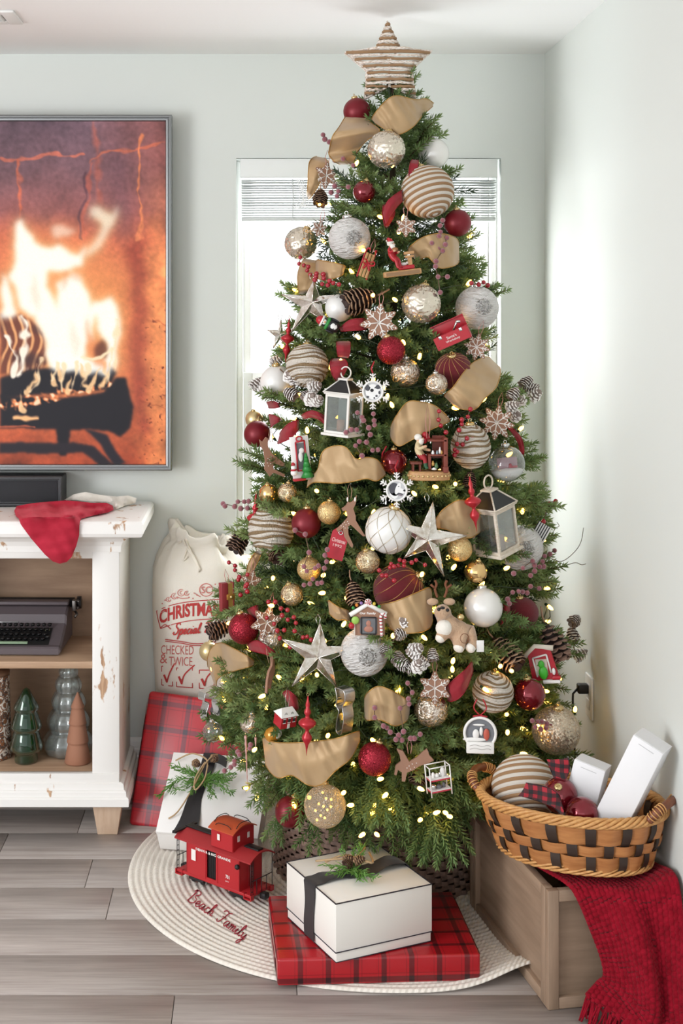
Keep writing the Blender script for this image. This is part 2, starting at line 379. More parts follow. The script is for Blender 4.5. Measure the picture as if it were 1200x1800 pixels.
# ---------------------------------------------------------------- television
def paint_fire(us, vs):
    """fire on logs in front of a brick wall, as seen on the screen: colours on a grid (sRGB 0..1)"""
    U, V = np.meshgrid(us, vs); q = np.random.default_rng(2)
    H_, W_ = U.shape; du = us[-1]-us[-2]; 
    def blur(a, s):
        k = max(1, int(3*s/du)); x = np.arange(-k, k+1)*du; w = np.exp(-.5*(x/s)**2); w /= w.sum()
        for ax in (0, 1):
            pad = [(0, 0), (0, 0)]; pad[ax] = (k, k); b = np.pad(a, pad, mode='edge'); n = a.shape[ax]
            a = sum(w[i]*np.take(b, range(i, i+n), axis=ax) for i in range(2*k+1))
        return a
    def poly(pts, soft):
        m = np.zeros(U.shape, bool); n = len(pts)
        for i in range(n):
            (x0, y0), (x1, y1) = pts[i], pts[(i+1) % n]
            if y0 == y1: continue
            c = (y0 > V) != (y1 > V); m ^= c & (U < (x1-x0)*(V-y0)/(y1-y0)+x0)
        return blur(m.astype(float), soft)
    def line(pts, w, soft, taper=0):
        m = np.full(U.shape, 1e9); n = len(pts)-1
        for i, ((x0, y0), (x1, y1)) in enumerate(zip(pts, pts[1:])):
            L = (x1-x0)**2+(y1-y0)**2; t = np.clip(((U-x0)*(x1-x0)+(V-y0)*(y1-y0))/L, 0, 1); m = np.minimum(m, np.hypot(U-x0-t*(x1-x0), V-y0-t*(y1-y0))+taper*w*(i+t)/n)
        return np.clip((w*wmod-m)/soft+.5, 0, 1)
    n1 = blur(q.random(U.shape), 2.2); n1 = (n1-n1.mean())/n1.std(); n2 = blur(q.random(U.shape), 14); n2 = (n2-n2.mean())/n2.std(); n0 = q.standard_normal(U.shape)
    def nz(sg): a = blur(q.random(U.shape), sg); return (a-a.mean())/a.std()
    U0, V0 = U, V; U = U+4.2*nz(13)+1.3*nz(4); V = V+4.2*nz(13)+1.2*nz(4); wmod = np.clip(1+.45*nz(5), .25, 2)     # licks and cracks are never straight
    C = np.zeros(U.shape+(3,))
    stops = [(190, (100, 80, 92)), (300, (122, 86, 92)), (370, (152, 88, 84)), (420, (204, 102, 72)), (520, (226, 128, 78)), (640, (214, 116, 72)), (760, (190, 88, 52)), (830, (160, 66, 38))]
    for k in range(3): C[..., k] = np.interp(V, [s[0] for s in stops], [s[1][k] for s in stops])
    def over(m, col): C[:] = C*(1-m[..., None])+np.array(col, float)*m[..., None]
    over(np.clip((U-150)/160, 0, 1)*.55*np.clip((470-V)/200, 0, 1), (188, 92, 72))
    over(np.clip((U-235)/40, 0, 1)*.6*np.clip((V-280)/200, 0, 1), (236, 150, 88))
    over(poly([(222, 430), (250, 420), (256, 640), (266, 760), (250, 770), (232, 640), (224, 560)], 7)*.75, (142, 52, 40))
    over(poly([(190, 260), (222, 260), (226, 420), (205, 430)], 12)*.5, (104, 72, 84))
    over(line([(0, 277), (55, 280), (85, 277), (120, 274), (140, 272)], 3.2, 3)*.8, (214, 112, 88)); over(line([(155, 285), (185, 268), (215, 262), (245, 257), (290, 246)], 2.6, 3)*.8, (206, 106, 78))
    over(line([(34, 280), (36, 330), (34, 400)], 3.2, 4)*.85, (210, 104, 74)); over(line([(246, 232), (245, 300), (247, 400), (243, 420)], 2.6, 3)*.9, (232, 132, 86))
    over(line([(165, 215), (172, 300), (176, 350)], 5, 10)*.55, (196, 98, 78)); over(line([(150, 300), (144, 360), (139, 420)], 3, 4)*.7, (92, 56, 66))
    over(line([(160, 290), (152, 360), (147, 415)], 4, 5)*.6, (196, 92, 72))
    over(line([(240, 560), (290, 562)], 1.2, 2)*.6, (178, 84, 50)); over(line([(252, 705), (290, 716)], 1.2, 2)*.6, (150, 66, 40))
    C *= (1+.035*n1+.05*n2)[..., None]
    glow = poly([(0, 430), (60, 400), (150, 420), (210, 460), (220, 640), (190, 690), (0, 690)], 26); over(glow*.55, (250, 164, 92))
    wh = (255, 252, 240); ye = (255, 226, 160)
    FL_ = [[(27, 401), (40, 384), (50, 415), (70, 432), (105, 430), (117, 447), (135, 455), (150, 432), (147, 470), (118, 476), (86, 476), (80, 505), (90, 545), (97, 500), (110, 490), (125, 480), (143, 488), (153, 520), (160, 545), (152, 600), (142, 645), (110, 650), (85, 640), (76, 600), (60, 560), (40, 548), (28, 510), (12, 482), (25, 455)],
           [(162, 362), (170, 356), (190, 378), (209, 356), (196, 388), (186, 414), (166, 444), (150, 458), (152, 440), (172, 415), (179, 392), (166, 376)],
           [(153, 545), (165, 530), (183, 531), (191, 522), (206, 545), (208, 600), (205, 658), (195, 622), (178, 592), (170, 552), (161, 575), (157, 602), (151, 575)],
           [(0, 478), (10, 490), (20, 520), (28, 552), (0, 558)], [(78, 615), (130, 628), (178, 632), (192, 606), (202, 636), (190, 660), (120, 650), (85, 650)],
           [(85, 398), (110, 394), (130, 402), (120, 416), (95, 416)]]
    for k, pl in enumerate(FL_): over(poly(pl, 9)*.85, ye if k != 5 else (240, 150, 100))
    Uw, Vw = U, V; U, V = .8*U0+.2*Uw, .8*V0+.2*Vw; dk = (20, 16, 22)
    lg = poly([(0, 552), (36, 553), (58, 566), (76, 590), (80, 640), (60, 658), (0, 658)], 2.5); over(lg, (120, 62, 42)); over(lg*np.clip(np.sin(U*.42+np.sin(V*.05)*3+n2), 0, 1), (238, 168, 110)); over(lg*np.clip(n2*.8, 0, 1), (58, 38, 40))
    over(poly([(0, 664), (50, 650), (110, 644), (190, 640), (205, 655), (190, 684), (110, 692), (0, 700)], 2.5), dk)
    over(poly([(0, 694), (95, 702), (180, 690), (205, 664), (222, 664), (228, 690), (234, 715), (229, 752), (212, 768), (190, 758), (100, 755), (0, 752)], 2.2), dk)
    em = line([(0, 712), (60, 706), (100, 694), (150, 686), (188, 676)], 7, 5); over(em*np.clip(n1*.7+.45, 0, 1), (238, 138, 82)); over(em*np.clip(n1-.9, 0, 1), (255, 220, 180))
    over(line([(25, 735), (66, 735)], 3.2, 4), (255, 190, 130)); over(line([(0, 750), (60, 750)], 1.6, 2)*.7, (226, 110, 70))
    over(poly([(97, 745), (126, 745), (117, 802), (104, 802)], 2), dk); over(poly([(0, 779), (130, 778), (165, 786), (200, 816), (172, 816), (146, 797), (0, 797)], 2), (34, 26, 32)); over(poly([(148, 756), (186, 764), (222, 818), (200, 818), (176, 782)], 2), (32, 26, 34))
    U, V = Uw, Vw
    for k, pl in enumerate(FL_): over(poly(pl, 4.2)*(.97 if k not in (1, 5) else .5), wh)
    for a in ([(64, 640), (57, 690), (52, 692)], [(84, 648), (94, 680)], [(96, 645), (107, 666)], [(120, 650), (122, 690)], [(140, 640), (154, 672)], [(40, 690), (42, 718)], [(170, 650), (160, 682)], [(190, 650), (180, 676)]): over(line(a[::-1], 4.2, 4, .85)*.9, (255, 206, 150))
    for a in ([(40, 556), (44, 600), (38, 655)], [(10, 590), (24, 620), (28, 655)]): over(line(a, 4, 5), (255, 240, 220))
    for a in ([(70, 632), (62, 690)], [(95, 640), (88, 672)], [(110, 642), (108, 690)], [(132, 638), (128, 684)], [(150, 640), (148, 680)], [(180, 640), (190, 672)], [(200, 610), (186, 676)], [(204, 560), (204, 650)]): over(line(a, 3.2, 3.5, .9)*.85, (255, 222, 176))
    for pl, k in (([(106, 478), (118, 474), (116, 500), (106, 512)], .5), ([(112, 482), (142, 478), (150, 500), (130, 496)], .35), ([(150, 560), (160, 590), (172, 612), (186, 650), (160, 640), (150, 610)], .75), ([(60, 470), (70, 520), (66, 560), (56, 520)], .18), ([(120, 560), (134, 600), (128, 630), (114, 600)], .15)): over(poly(pl, 4)*k, (236, 140, 84))
    over(poly([(160, 605), (176, 598), (186, 612), (184, 628), (160, 626)], 3)*.8, (92, 48, 34)); over(line([(140, 628), (172, 626), (196, 612)], 3, 3)*.9, (255, 232, 190))
    sp = np.clip(nz(1.6)-1.5, 0, 1)*np.clip((U0-238)/20, 0, 1)*np.clip((V0-520)/60, 0, 1); over(sp, (120, 54, 34))
    C *= (1+.012*n0)[..., None]
    return np.clip(C/255, 0, 1)
tv = thing('television', 'large flat television showing a log fire, mounted above the console', 'television', (-1.27, 4.33, 1.656))
yf = 4.32; x1 = (302-450)*yf/F; z1 = HC+(545-202)*yf/F; z0 = HC-(827-545)*yf/F; tw = (z1-z0)*16/9*.985; x0 = x1-tw
tv.location = ((x0+x1)/2, yf, (z0+z1)/2); hw, hh = tw/2, (z1-z0)/2; bz = .021
t = NT('screen_bezel'); t.set(base='8d8f90', metal=.85, rough=.32); BEZ = t.m
def mitre(g, w, h, prof, m=0):
    """picture-frame moulding: prof = [(inset, y)]"""
    rows = []
    for i, y in prof: rows.append([(-w+i, y, -h+i), (w-i, y, -h+i), (w-i, y, h-i), (-w+i, y, h-i)])
    V = [p for r in rows for p in r]; n = len(rows); g.add(V, [(a*4+k, a*4+(k+1) % 4, (a+1)*4+(k+1) % 4, (a+1)*4+k) for a in range(n-1) for k in range(4)], m, False); return g
mitre(G(), hw, hh, [(0, .05), (0, -.004), (.004, -.007), (.008, -.007), (.0095, -.003), (.0115, -.003), (.013, -.007), (.018, -.006), (bz, .002), (bz, .01)]).build('bezel', BEZ, tv)
G().box((0, .03, 0), (2*hw-.02, .04, 2*hh-.02), bev=.004).build('back_casing', flat('black_plastic', '1b1b1d', .5), tv)
sw, sh = hw-bz, hh-bz
xs = np.concatenate([np.linspace(-sw, sw-.56, 40)[:-1], np.linspace(sw-.56, sw, 205)]); zs_ = np.linspace(sh, -sh, 400)
C = paint_fire((xs+tv.location.x)*F/yf+VU, VV-(zs_+tv.location.z-HC)*F/yf)
V = [(x, .004, z) for z in zs_ for x in xs]; nx_ = len(xs)
g = G(); g.add(V, [(i*nx_+j, (i+1)*nx_+j, (i+1)*nx_+j+1, i*nx_+j+1) for i in range(len(zs_)-1) for j in range(nx_-1)], 0, False)
me = g.mesh('screen', []); at = me.color_attributes.new('picture', 'FLOAT_COLOR', 'POINT')
Cl = np.where(C <= .04045, C/12.92, ((C+.055)/1.055)**2.4).reshape(-1, 3); at.data.foreach_set('color', np.concatenate([Cl, np.ones((len(Cl), 1))], 1).astype(np.float32).ravel())
t = NT('screen_picture'); a = t.n('ShaderNodeVertexColor', layer_name='picture'); t.set(base=(.01, .01, .012, 1), rough=.25, spec=.22, emit=a.outputs[0], estr=.95); me.materials.append(t.m)
put(me, 'screen', tv)
G().box((0, .056, 0), (.4, .03, .4)).build('wall_bracket', flat('black_plastic', '1b1b1d'), tv)
# ---------------------------------------------------------------- console cabinet
cab = thing('console_cabinet', 'white distressed wooden console with open shelves under the television', 'cabinet', (-1.27, 4.2, 0))
cx, cy = cab.location.x, cab.location.y; XO = -.413-cx                     # half width of the body
def cbox(name, x0, x1, y0, y1, z0, z1, m, bev=.003, par=cab): return G().box(((x0+x1)/2-cx, (y0+y1)/2-cy, (z0+z1)/2), (x1-x0, y1-y0, z1-z0), bev=bev).build(name, m, par)
xl, xr = cx-XO, cx+XO
RAW = m_wood('raw_pine', 'a8876c', 'c9a98c', (2, 30, 30)); RAWV = m_wood('raw_pine_back', '8d6f58', 'a88a70', (3, 20, 20)); FOOT = m_wood('foot_pine', 'c9aa90', 'd9c0a8', (40, 40, 3))
def moulding(name, prof, m):
    """profile (out, z) swept round front and both sides"""
    g = G(); n = len(prof); rows = []
    for o, z in prof: rows.append([(-XO-o, 4.39-cy, z), (-XO-o, 4.05-cy-o, z), (XO+o, 4.05-cy-o, z), (XO+o, 4.39-cy, z)])
    V = [p for r in rows for p in r]; g.add(V, [(a*4+k, a*4+k+1, (a+1)*4+k+1, (a+1)*4+k) for a in range(n-1) for k in range(3)], 0, False)
    g.add(rows[0], [(0, 1, 2, 3)], 0, False); g.add(rows[-1], [(3, 2, 1, 0)], 0, False); g.add([r[0] for r in rows]+[r[3] for r in rows], [tuple(range(n)), tuple(range(n, 2*n))[::-1]], 0, False)
    return g.build(name, m, cab)
moulding('cornice', [(0, .868), (.004, .868), (.005, .886), (.011, .9), (.024, .912), (.042, .92), (.05, .922)], DIST)
moulding('top_board', [(.0, .921), (.066, .921), (.073, .925), (.078, .935), (.078, .962), (.072, .970), (.064, .972), (.0, .972)], DIST)
moulding('plinth', [(.026, .1036), (.03, .106), (.03, .128), (.027, .132), (.022, .134), (.022, .146), (.019, .15), (.014, .152), (.013, .168), (.004, .172), (0, .172)], DIST)
cbox('frieze_rail', xl, xr, 4.05, 4.07, .847, .921, DIST); cbox('bottom_rail', xl, xr, 4.045, 4.068, .150, .198, DIST)
for s, a in ((1, xr-.083), (-1, xl)): cbox('corner_post', a, a+.083, 4.049, 4.075, .16, .87, DIST)
for a, b in ((xr-.022, xr), (xl, xl+.022)): cbox('side_panel', a, b, 4.07, 4.388, .12, .93, DIST)
cbox('back_panel', xl+.02, xr-.02, 4.378, 4.386, .16, .925, RAWV, .001); cbox('bottom_board', xl+.02, xr-.02, 4.06, 4.38, .178, .198, RAW)
for d in (-1.05, -1.68): cbox('divider', d-.05, d+.05, 4.052, 4.378, .198, .9, DIST)
for a, b in ((xl+.02, -1.73), (-1.63, -1.10), (-1.0, xr-.02)): cbox('shelf', a, b, 4.056, 4.378, .512, .534, RAW)
for a in (xl+.005, xr-.09):
    for b in (4.062, 4.29): G().box((0, 0, 0), (.092, .085, .104), bev=.002, taper=.66).build('foot', FOOT, cab, (a+.05-cx, b+.045-cy, .052))
# ---------------------------------------------------------------- on and in the cabinet
sp = thing('centre_speaker', 'black box speaker lying on the console below the television', 'speaker', (-.835, 4.318, .9735))
BLK = flat('black_satin', '232427', .45); G().box((0, .005, .049), (.43, .11, .092), bev=.004).build('casing', BLK, sp)
mitre(G(), .216, .0475, [(0, -.05), (0, -.056), (.003, -.06), (.0075, -.06), (.0105, -.052), (.013, -.052)]).build('front_frame', flat('frame_grey', '3c3e41', .4), sp, (0, 0, .049))
t = NT('speaker_cloth'); c = t.coord(); t.set(base='2b2c30', rough=.85); t.bump(t.voro(c, 500), .3, .001); G().box((0, -.0515, .049), (.404, .004, .069), bev=.0018).build('grille', t.m, sp)
for x in (-.18, .18): G().lathe([(.012, .001), (.012, .004)], 12).build('rubber_foot', BLK, sp, (x, 0, -.001))
t = NT('crimson_velvet'); c = t.coord(); n_ = t.noise(c, 18, 4); t.set(base=t.ramp(n_, (.3, 'a31d31'), (.7, 'bb2a40')), rough=.75, sheen=.5, spec=.2); t.b.inputs['Sheen Tint'].default_value = lin('f0808a'); t.bump(t.noise(c, 55, 4), .35, .004); VELV = t.m
t = NT('cream_plush'); c = t.coord(); t.set(base='efe9df', rough=.9, sheen=.3); t.bump(t.noise(c, 160, 3), .5, .003); PLUSH = t.m
def up_(u, v, h, ymax):
    """lies on the board, and bunches up where it meets what stands behind"""
    p = FL(u, v, .974+h)
    return p if p.y <= ymax else P(u, v, ymax-h*.8)+Vector((0, 0, h*.25))
def on_top(u, v, h):
    e = 916+ (u-90)*.0
    if v < e-6: return up_(u, v, h, 4.195)
    d = min(1, (v-e+6)/12); yfr = 3.967
    top = up_(u, e-6, h, 4.195); low = P(u, v, yfr-h-.001)
    if d < 1: 
        k = d*PI/2; return Vector((low.x, lerp(top.y, yfr-h-.001, math.sin(k)), lerp(.974+h, P(u, v, yfr-h).z, 1-math.cos(k))))
    return low
stk = thing('christmas_stocking', 'red velvet stocking with cream cuff hanging over the console edge', 'stocking', (-.64, 4.05, .974))
so = [(25, 898), (29, 890), (55, 885), (86, 882), (115, 880), (133, 881), (160, 884), (187, 884), (198, 889), (200, 896), (190, 901), (165, 906), (140, 912), (139, 941), (134, 960), (126, 979), (117, 988), (105, 991), (93, 987), (79, 975), (54, 946), (30, 913)]
def wr(f): return lambda u, v, h: f(u, v, h+(.0032*math.sin(u*.10+v*.05)+.0024*math.sin(u*.21-v*.13)+.002*math.sin(u*.05+v*.3) if h > .004 else 0))-stk.location
cushion(G(), so, 5, wr(on_top), .004, .011, 12).build('stocking_body', VELV, stk)
cu = [(112, 879), (130, 869), (150, 865), (175, 870), (205, 873), (225, 871), (240, 876), (238, 884), (220, 889), (203, 896), (196, 886), (187, 882), (160, 882), (133, 879)]
cushion(G(), cu, 5, wr(lambda u, v, h: up_(u, v, h, 4.31)), .004, .012, 10).build('stocking_cuff', PLUSH, stk)
# typewriter
tyx, tyy = -.765, 4.245
ty = thing('typewriter', 'grey portable typewriter with black keys on the console shelf', 'typewriter', (tyx, tyy, .5348), (0, 0, -.02))
t = NT('typewriter_enamel'); c = t.coord(); t.set(base='5d5458', rough=.42, spec=.4); t.bump(t.noise(c, 900, 1), .15, .0006); ENA = t.m; KEY = flat('key_black', '141416', .3)
prof = [(-.125, .004), (-.125, .022), (-.120, .027), (-.104, .029), (-.03, .062), (-.008, .074), (.0, .1), (.03, .118), (.045, .121), (.1, .121), (.112, .11), (.115, .004)]
g = G(); n = len(prof); hwid = .165; V = []; 
for x, ins in ((-hwid, .006), (-hwid+.006, 0), (hwid-.006, 0), (hwid, .006)): V += [(x, y*(1-ins*4)+0, z-(ins if z > .02 else -ins)) for y, z in prof]
g.add(V, [(k*n+i, k*n+(i+1) % n, (k+1)*n+(i+1) % n, (k+1)*n+i) for k in range(3) for i in range(n)]+[tuple(range(n)), tuple(range(3*n, 4*n))[::-1]], 0, False)
g.build('body', ENA, ty)
def slope(x, s, h): return Vector((x, lerp(-.106, -.028, s), lerp(.0275, .063, s)+h))   # key well plane
g = G(); q = [slope(-.14, 0, .0012), slope(.125, 0, .0012), slope(.125, 1, .0012), slope(-.14, 1, .0012)]; g.add(q, [(0, 1, 2, 3)], 0, False); g.build('key_well', flat('well_black', '0c0c0d', .7), ty)
km = G().lathe([(.0055, 0), (.0055, .003), (.0068, .004), (.0068, .006), (.006, .007), (0, .0066)], 12).mesh('key', KEY)
tl = math.atan2(.0355, .078)
for r_ in range(4):
    for k in range(14): put(km, 'key', ty, slope(-.128+k*.0178+r_*.0045, .27+r_*.215, .003+.003*r_), (tl*.6, 0, 0))
G().box((0, 0, 0), (.16, .012, .006), bev=.0025).build('space_bar', flat('space_bar_green', '8fa88a', .45), ty, slope(-.02, .07, .005), (tl*.5, 0, 0))
for x, cc in ((.112, 'b4b28a'), (.118, '1a1a1a')): G().lathe([(.007, 0), (.007, .005), (0, .006)], 12).build('margin_key', flat('mk'+cc, cc, .4), ty, slope(x, .75 if x < .115 else .35, .006))
CHR = flat('chrome', 'd8d8d8', .18, 1)
g = G(); write(g, 'ULDS', -.005, .108, .045, .097, lambda a, b: Vector((a, -.0025+(b-.0755)*.33-.002, b-.006))); g.build('emblem', CHR, ty)
G().box((0, 0, 0), (.075, .003, .006), bev=.0012).build('trim_bar', CHR, ty, (-.025, -.009, .0755), (.3, 0, 0))
G().tube([(-.19, .075, .122), (.178, .075, .122)], .016, 16).build('platen', flat('platen_rubber', '1c1b1c', .5), ty)
g = G(); g.box((0, .05, .128), (.33, .05, .012), bev=.004); g.build('carriage_cover', ENA, ty)
kn = G().tube([(.172, .075, .122), (.186, .075, .122), (.187, .075, .122), (.2, .075, .122)], [.008, .008, .02, .02], 14).build('platen_knob', KEY, ty)
g = G(); g.box((.181, .055, .118), (.012, .03, .035), bev=.002); g.tube([(.182, .05, .13), (.196, .03, .138), (.2, .02, .135)], .0035, 6); g.tube([(.18, .06, .1), (.19, .05, .09), (.184, .04, .082)], .004, 6); g.sphere((.19, .06, .108), .006, 0, 8, 6)
g.build('carriage_return', flat('dark_steel', '6b6764', .35, .9), ty)
G().box((0, .02, .002), (.3, .2, .004)).build('rubber_base', KEY, ty)
# glass and clay trees, canister
def glass(key, col, rough=.05, milk=.0, body=None):
    if key in MATS: return MATS[key]
    t = NT(key); tr = t.n('ShaderNodeBsdfTransparent'); t.put(tr.inputs[0], col); gl = t.n('ShaderNodeBsdfGlossy'); gl.inputs['Roughness'].default_value = rough
    lw = t.n('ShaderNodeLayerWeight'); lw.inputs[0].default_value = .45; df = t.n('ShaderNodeBsdfDiffuse'); t.put(df.inputs[0], body or col)
    a = t.n('ShaderNodeMixShader', i_0=milk); t.put(a.inputs[1], tr.outputs[0]); t.put(a.inputs[2], df.outputs[0])
    f = t.n('ShaderNodeMixShader'); t.put(f.inputs[0], t.math('MULTIPLY_ADD', lw.outputs['Facing'], .6, .05)); t.put(f.inputs[1], a.outputs[0]); t.put(f.inputs[2], gl.outputs[0])
    t.t.links.new(f.outputs[0], t.t.nodes['Material Output'].inputs[0]); MATS[key] = t.m; return t.m
GRN = glass('bottle_green_glass', '7fb593', .04, .14, '14613a'); CLR = glass('milky_clear_glass', 'f1f6f5', .1, .10, 'eef4f3')
def shell(prof, th): return prof+[(max(r-th, .0005), z) for r, z in prof[::-1]]
def tier(zs): return zs
gt = thing('green_glass_tree', 'dark green glass tree ornament with three flared tiers on the lower shelf', 'tree ornament', (-.713, 4.152, .1988))
s = .228/132
pr = [(20, 0), (21, 4), (19.5, 14), (21, 18), (28.5, 22), (29.5, 28), (23, 52), (21.5, 56), (27, 60), (27.5, 65), (20, 88), (18.5, 91), (22.5, 95), (22.5, 99), (12, 118), (6, 129), (2, 132), (0, 132.3)]
G().lathe(shell([(r*s, z*s) for r, z in pr[:-1]], .0035), 40).build('glass_body', GRN, gt)
g = G(); s2 = 1
gc = thing('clear_glass_tree', 'tall ribbed clear glass tree standing behind the clay tree', 'tree ornament', (-.594, 4.235, .1988))
s = .29/158; pr = []
for k, (zb, zt, rm) in enumerate(((2, 40, 43), (40, 75, 36), (75, 106, 29), (106, 132, 22.5), (132, 150, 16.5))):
    for j in range(7): a = j/6; pr.append((rm*(.74+.26*math.sin(PI*min(1, .16+a*.84))), lerp(zb, zt, a)))
pr = [(34, 0)]+pr+[(10, 153), (9, 157)]
G().lathe(shell([(r*s, z*s) for r, z in pr], .004), 60, lobes=10, amp=.045).build('glass_body', CLR, gc)
clay = thing('clay_tree', 'small matte terracotta tree with four stacked tiers at the shelf corner', 'tree ornament', (-.553, 4.146, .1988))
s = .217/126; pr = [(22, 0), (23.5, 2), (18, 33), (16.5, 35), (19.5, 37), (19.5, 39), (14.5, 66), (13, 68), (16, 70), (15.5, 72), (11.5, 95), (10, 97), (12.3, 99), (12, 101), (4, 119), (1.5, 125), (0, 126)]
G().lathe([(r*s, z*s) for r, z in pr], 36).build('clay_body', flat('terracotta', 'a07058', .8), clay)
can = thing('patterned_canister', 'brown and cream patterned tapered canister beside the green glass tree', 'canister', (-.825, 4.2, .1988))
t = NT('scroll_print'); c = t.coord(); vv = t.voro(t.map(c, (1, 1, 1)), 34); rg = t.math('SINE', t.math('MULTIPLY', vv, 24)); n_ = t.noise(c, 60, 2)
t.set(base=t.mix(t.ramp(rg, (.35, 0.0), (.5, 1.0)), t.mix(t.ramp(n_, (.5, 0.0), (.56, 1.0)), 'e6ded4', '5b4a44'), '8f5f40'), rough=.5)
G().lathe([(.056, 0), (.058, .004), (.05, .255), (.047, .26), (0, .26)], 32).build('canister_body', t.m, can); G().lathe([(.051, .258), (.051, .27), (.02, .276), (.01, .28), (.01, .29), (0, .292)], 24).build('canister_lid', flat('lid_brown', '7a5a45', .5), can)
# ---------------------------------------------------------------- tree skirt, gifts, sack, caboose, crate, basket, throw
def plaid(key, base, dark, light, per=.066, k=1.0):
    """tartan paper: dark bands with fine lines along every axis of the parcel"""
    t = NT(key); c = t.xyz(t.coord()); nrm = t.xyz(t.coord('Normal')); d = None; ln = None
    for i in range(3):
        w = t.math('SUBTRACT', 1, t.math('ABSOLUTE', nrm[i])); f = t.math('FRACT', t.math('ADD', t.math('DIVIDE', c[i], per), 50.33))
        band = t.math('MULTIPLY', t.math('LESS_THAN', t.math('ABSOLUTE', t.math('SUBTRACT', f, .5)), .095), w)
        l = t.math('MAXIMUM', t.math('LESS_THAN', t.math('ABSOLUTE', t.math('SUBTRACT', f, .70)), .012), t.math('LESS_THAN', t.math('ABSOLUTE', t.math('SUBTRACT', f, .30)), .012))
        l = t.math('MULTIPLY', l, w); d = band if d is None else t.math('ADD', d, band); ln = l if ln is None else t.math('MAXIMUM', ln, l)
    dk = t.math('MINIMUM', t.math('MULTIPLY', d, .62*k), .95)
    col = t.mix(dk, base, dark); col = t.mix(t.math('MULTIPLY', ln, .45), col, light)
    t.set(base=col, rough=.3, spec=.5, coat=.25); t.b.inputs['Coat Roughness'].default_value = .18
    t.bump(t.noise(t.coord(), 9, 3), .25, .006); return t.m
PLAID = plaid('red_tartan_paper', 'ad1822', '1a1418', '2a1014', k=1.15); PLAID2 = plaid('red_tartan_paper_large', 'bd2430', '3a3846', '45202a', .078)
def parcel(name, label, d, mat, frame, bev=.006, lab_cat='gift'):
    o = thing(name, label, lab_cat); o.matrix_world = frame
    g = G(); g.box((0, 0, d[2]/2), d, bev=bev, seg=3); g.build('wrapped_box', mat, o)
    for s in (-1, 1):                                              # folded paper flaps on the ends
        g = G(); x = s*(d[0]/2+.0012); h, w = d[2], d[1]
        g.add([(x, -w/2+.006, h-.004), (x, w/2-.006, h-.004), (x+s*.0012, w*.22, h*.42), (x+s*.0012, -w*.22, h*.42)], [(0, 1, 2, 3)], 0, False)
        g.add([(x, -w/2+.006, .003), (x, w/2-.006, .003), (x+s*.002, w*.26, h*.6), (x+s*.002, -w*.26, h*.6)], [(0, 1, 2, 3)], 0, False)
        g.build('paper_flap', mat, o)
    return o
# ---- braided skirt
RC = Vector((.344, 3.83, 0)); RR = .705
t = NT('cream_braided_rope'); c = t.coord(); p = t.xyz(c); ang = t.math('ARCTAN2', p[1], p[0]); rad = t.math('SQRT', t.math('ADD', t.math('POWER', p[0], 2), t.math('POWER', p[1], 2)))
st = t.math('SINE', t.math('ADD', t.math('MULTIPLY', t.math('MULTIPLY', ang, rad), 420), t.math('MULTIPLY', rad, 900)))
t.set(base=t.mix(t.noise(c, 40, 3), 'e9e2d6', 'f6f1e8'), rough=.95, spec=.1); t.bump(st, .35, .003)
rug = put(None, 'tree_skirt', None, RC); tag(rug, 'round cream braided tree skirt with red lettering on the floor', 'tree skirt')
g = G(); n = 144; prof = []; per = .0172; r = .02
def rz(x, y):
    d = Vector((x, y)).length; a = math.atan2(y, x); k = max(0, (d-.45)/.255)
    e = math.exp(-((a+1.12)/.17)**2)*.036*k**2.2 + math.exp(-((a+1.55)/.35)**2)*.004*k
    return e
while r < RR:
    for j in range(4): prof.append((r+per*j/4, .004+.0042*abs(math.sin(PI*j/4))**.7))
    r += per
prof.append((r, .003)); V = []
for r_, z in prof:
    for i in range(n): a = 2*PI*i/n; x, y = r_*math.cos(a), r_*math.sin(a); V.append((x, y, z+rz(x, y)))
m_ = len(prof); g.add(V, [(j*n+i, j*n+(i+1) % n, (j+1)*n+(i+1) % n, (j+1)*n+i) for j in range(m_-1) for i in range(n)])
V = [((r_*math.cos(2*PI*i/n)), r_*math.sin(2*PI*i/n), .0012+rz(r_*math.cos(2*PI*i/n), r_*math.sin(2*PI*i/n))) for r_ in (.02, .3, .5, .6, .66, prof[-1][0]) for i in range(n)]
o_ = len(g.V); g.add(V, [(j*n+i, (j+1)*n+i, (j+1)*n+(i+1) % n, j*n+(i+1) % n) for j in range(5) for i in range(n)])
g.add([g.V[(m_-1)*n+i] for i in range(n)]+V[-n:], [(i, n+i, n+(i+1) % n, (i+1) % n) for i in range(n)])
g.build('braided_rope', t.m, rug)
def stroke(g, pts, w, mapper, m=0, n=10):
    """flat pen stroke of pixel width w"""
    pts = smooth_path([(p[0], p[1], 0) for p in pts], n) if len(pts) > 2 else [Vector((p[0], p[1], 0)) for p in pts]
    A = []; B = []
    for i, p in enumerate(pts):
        d = pts[min(i+1, len(pts)-1)]-pts[max(i-1, 0)]; d = d.normalized() if d.length > 1e-6 else Vector((1, 0, 0)); q = Vector((-d.y, d.x, 0))*w/2
        A.append(mapper(*(p+q).xy)); B.append(mapper(*(p-q).xy))
    k = len(pts); g.add(A+B, [(i, i+1, k+i+1, k+i) for i in range(k-1)], m, False)
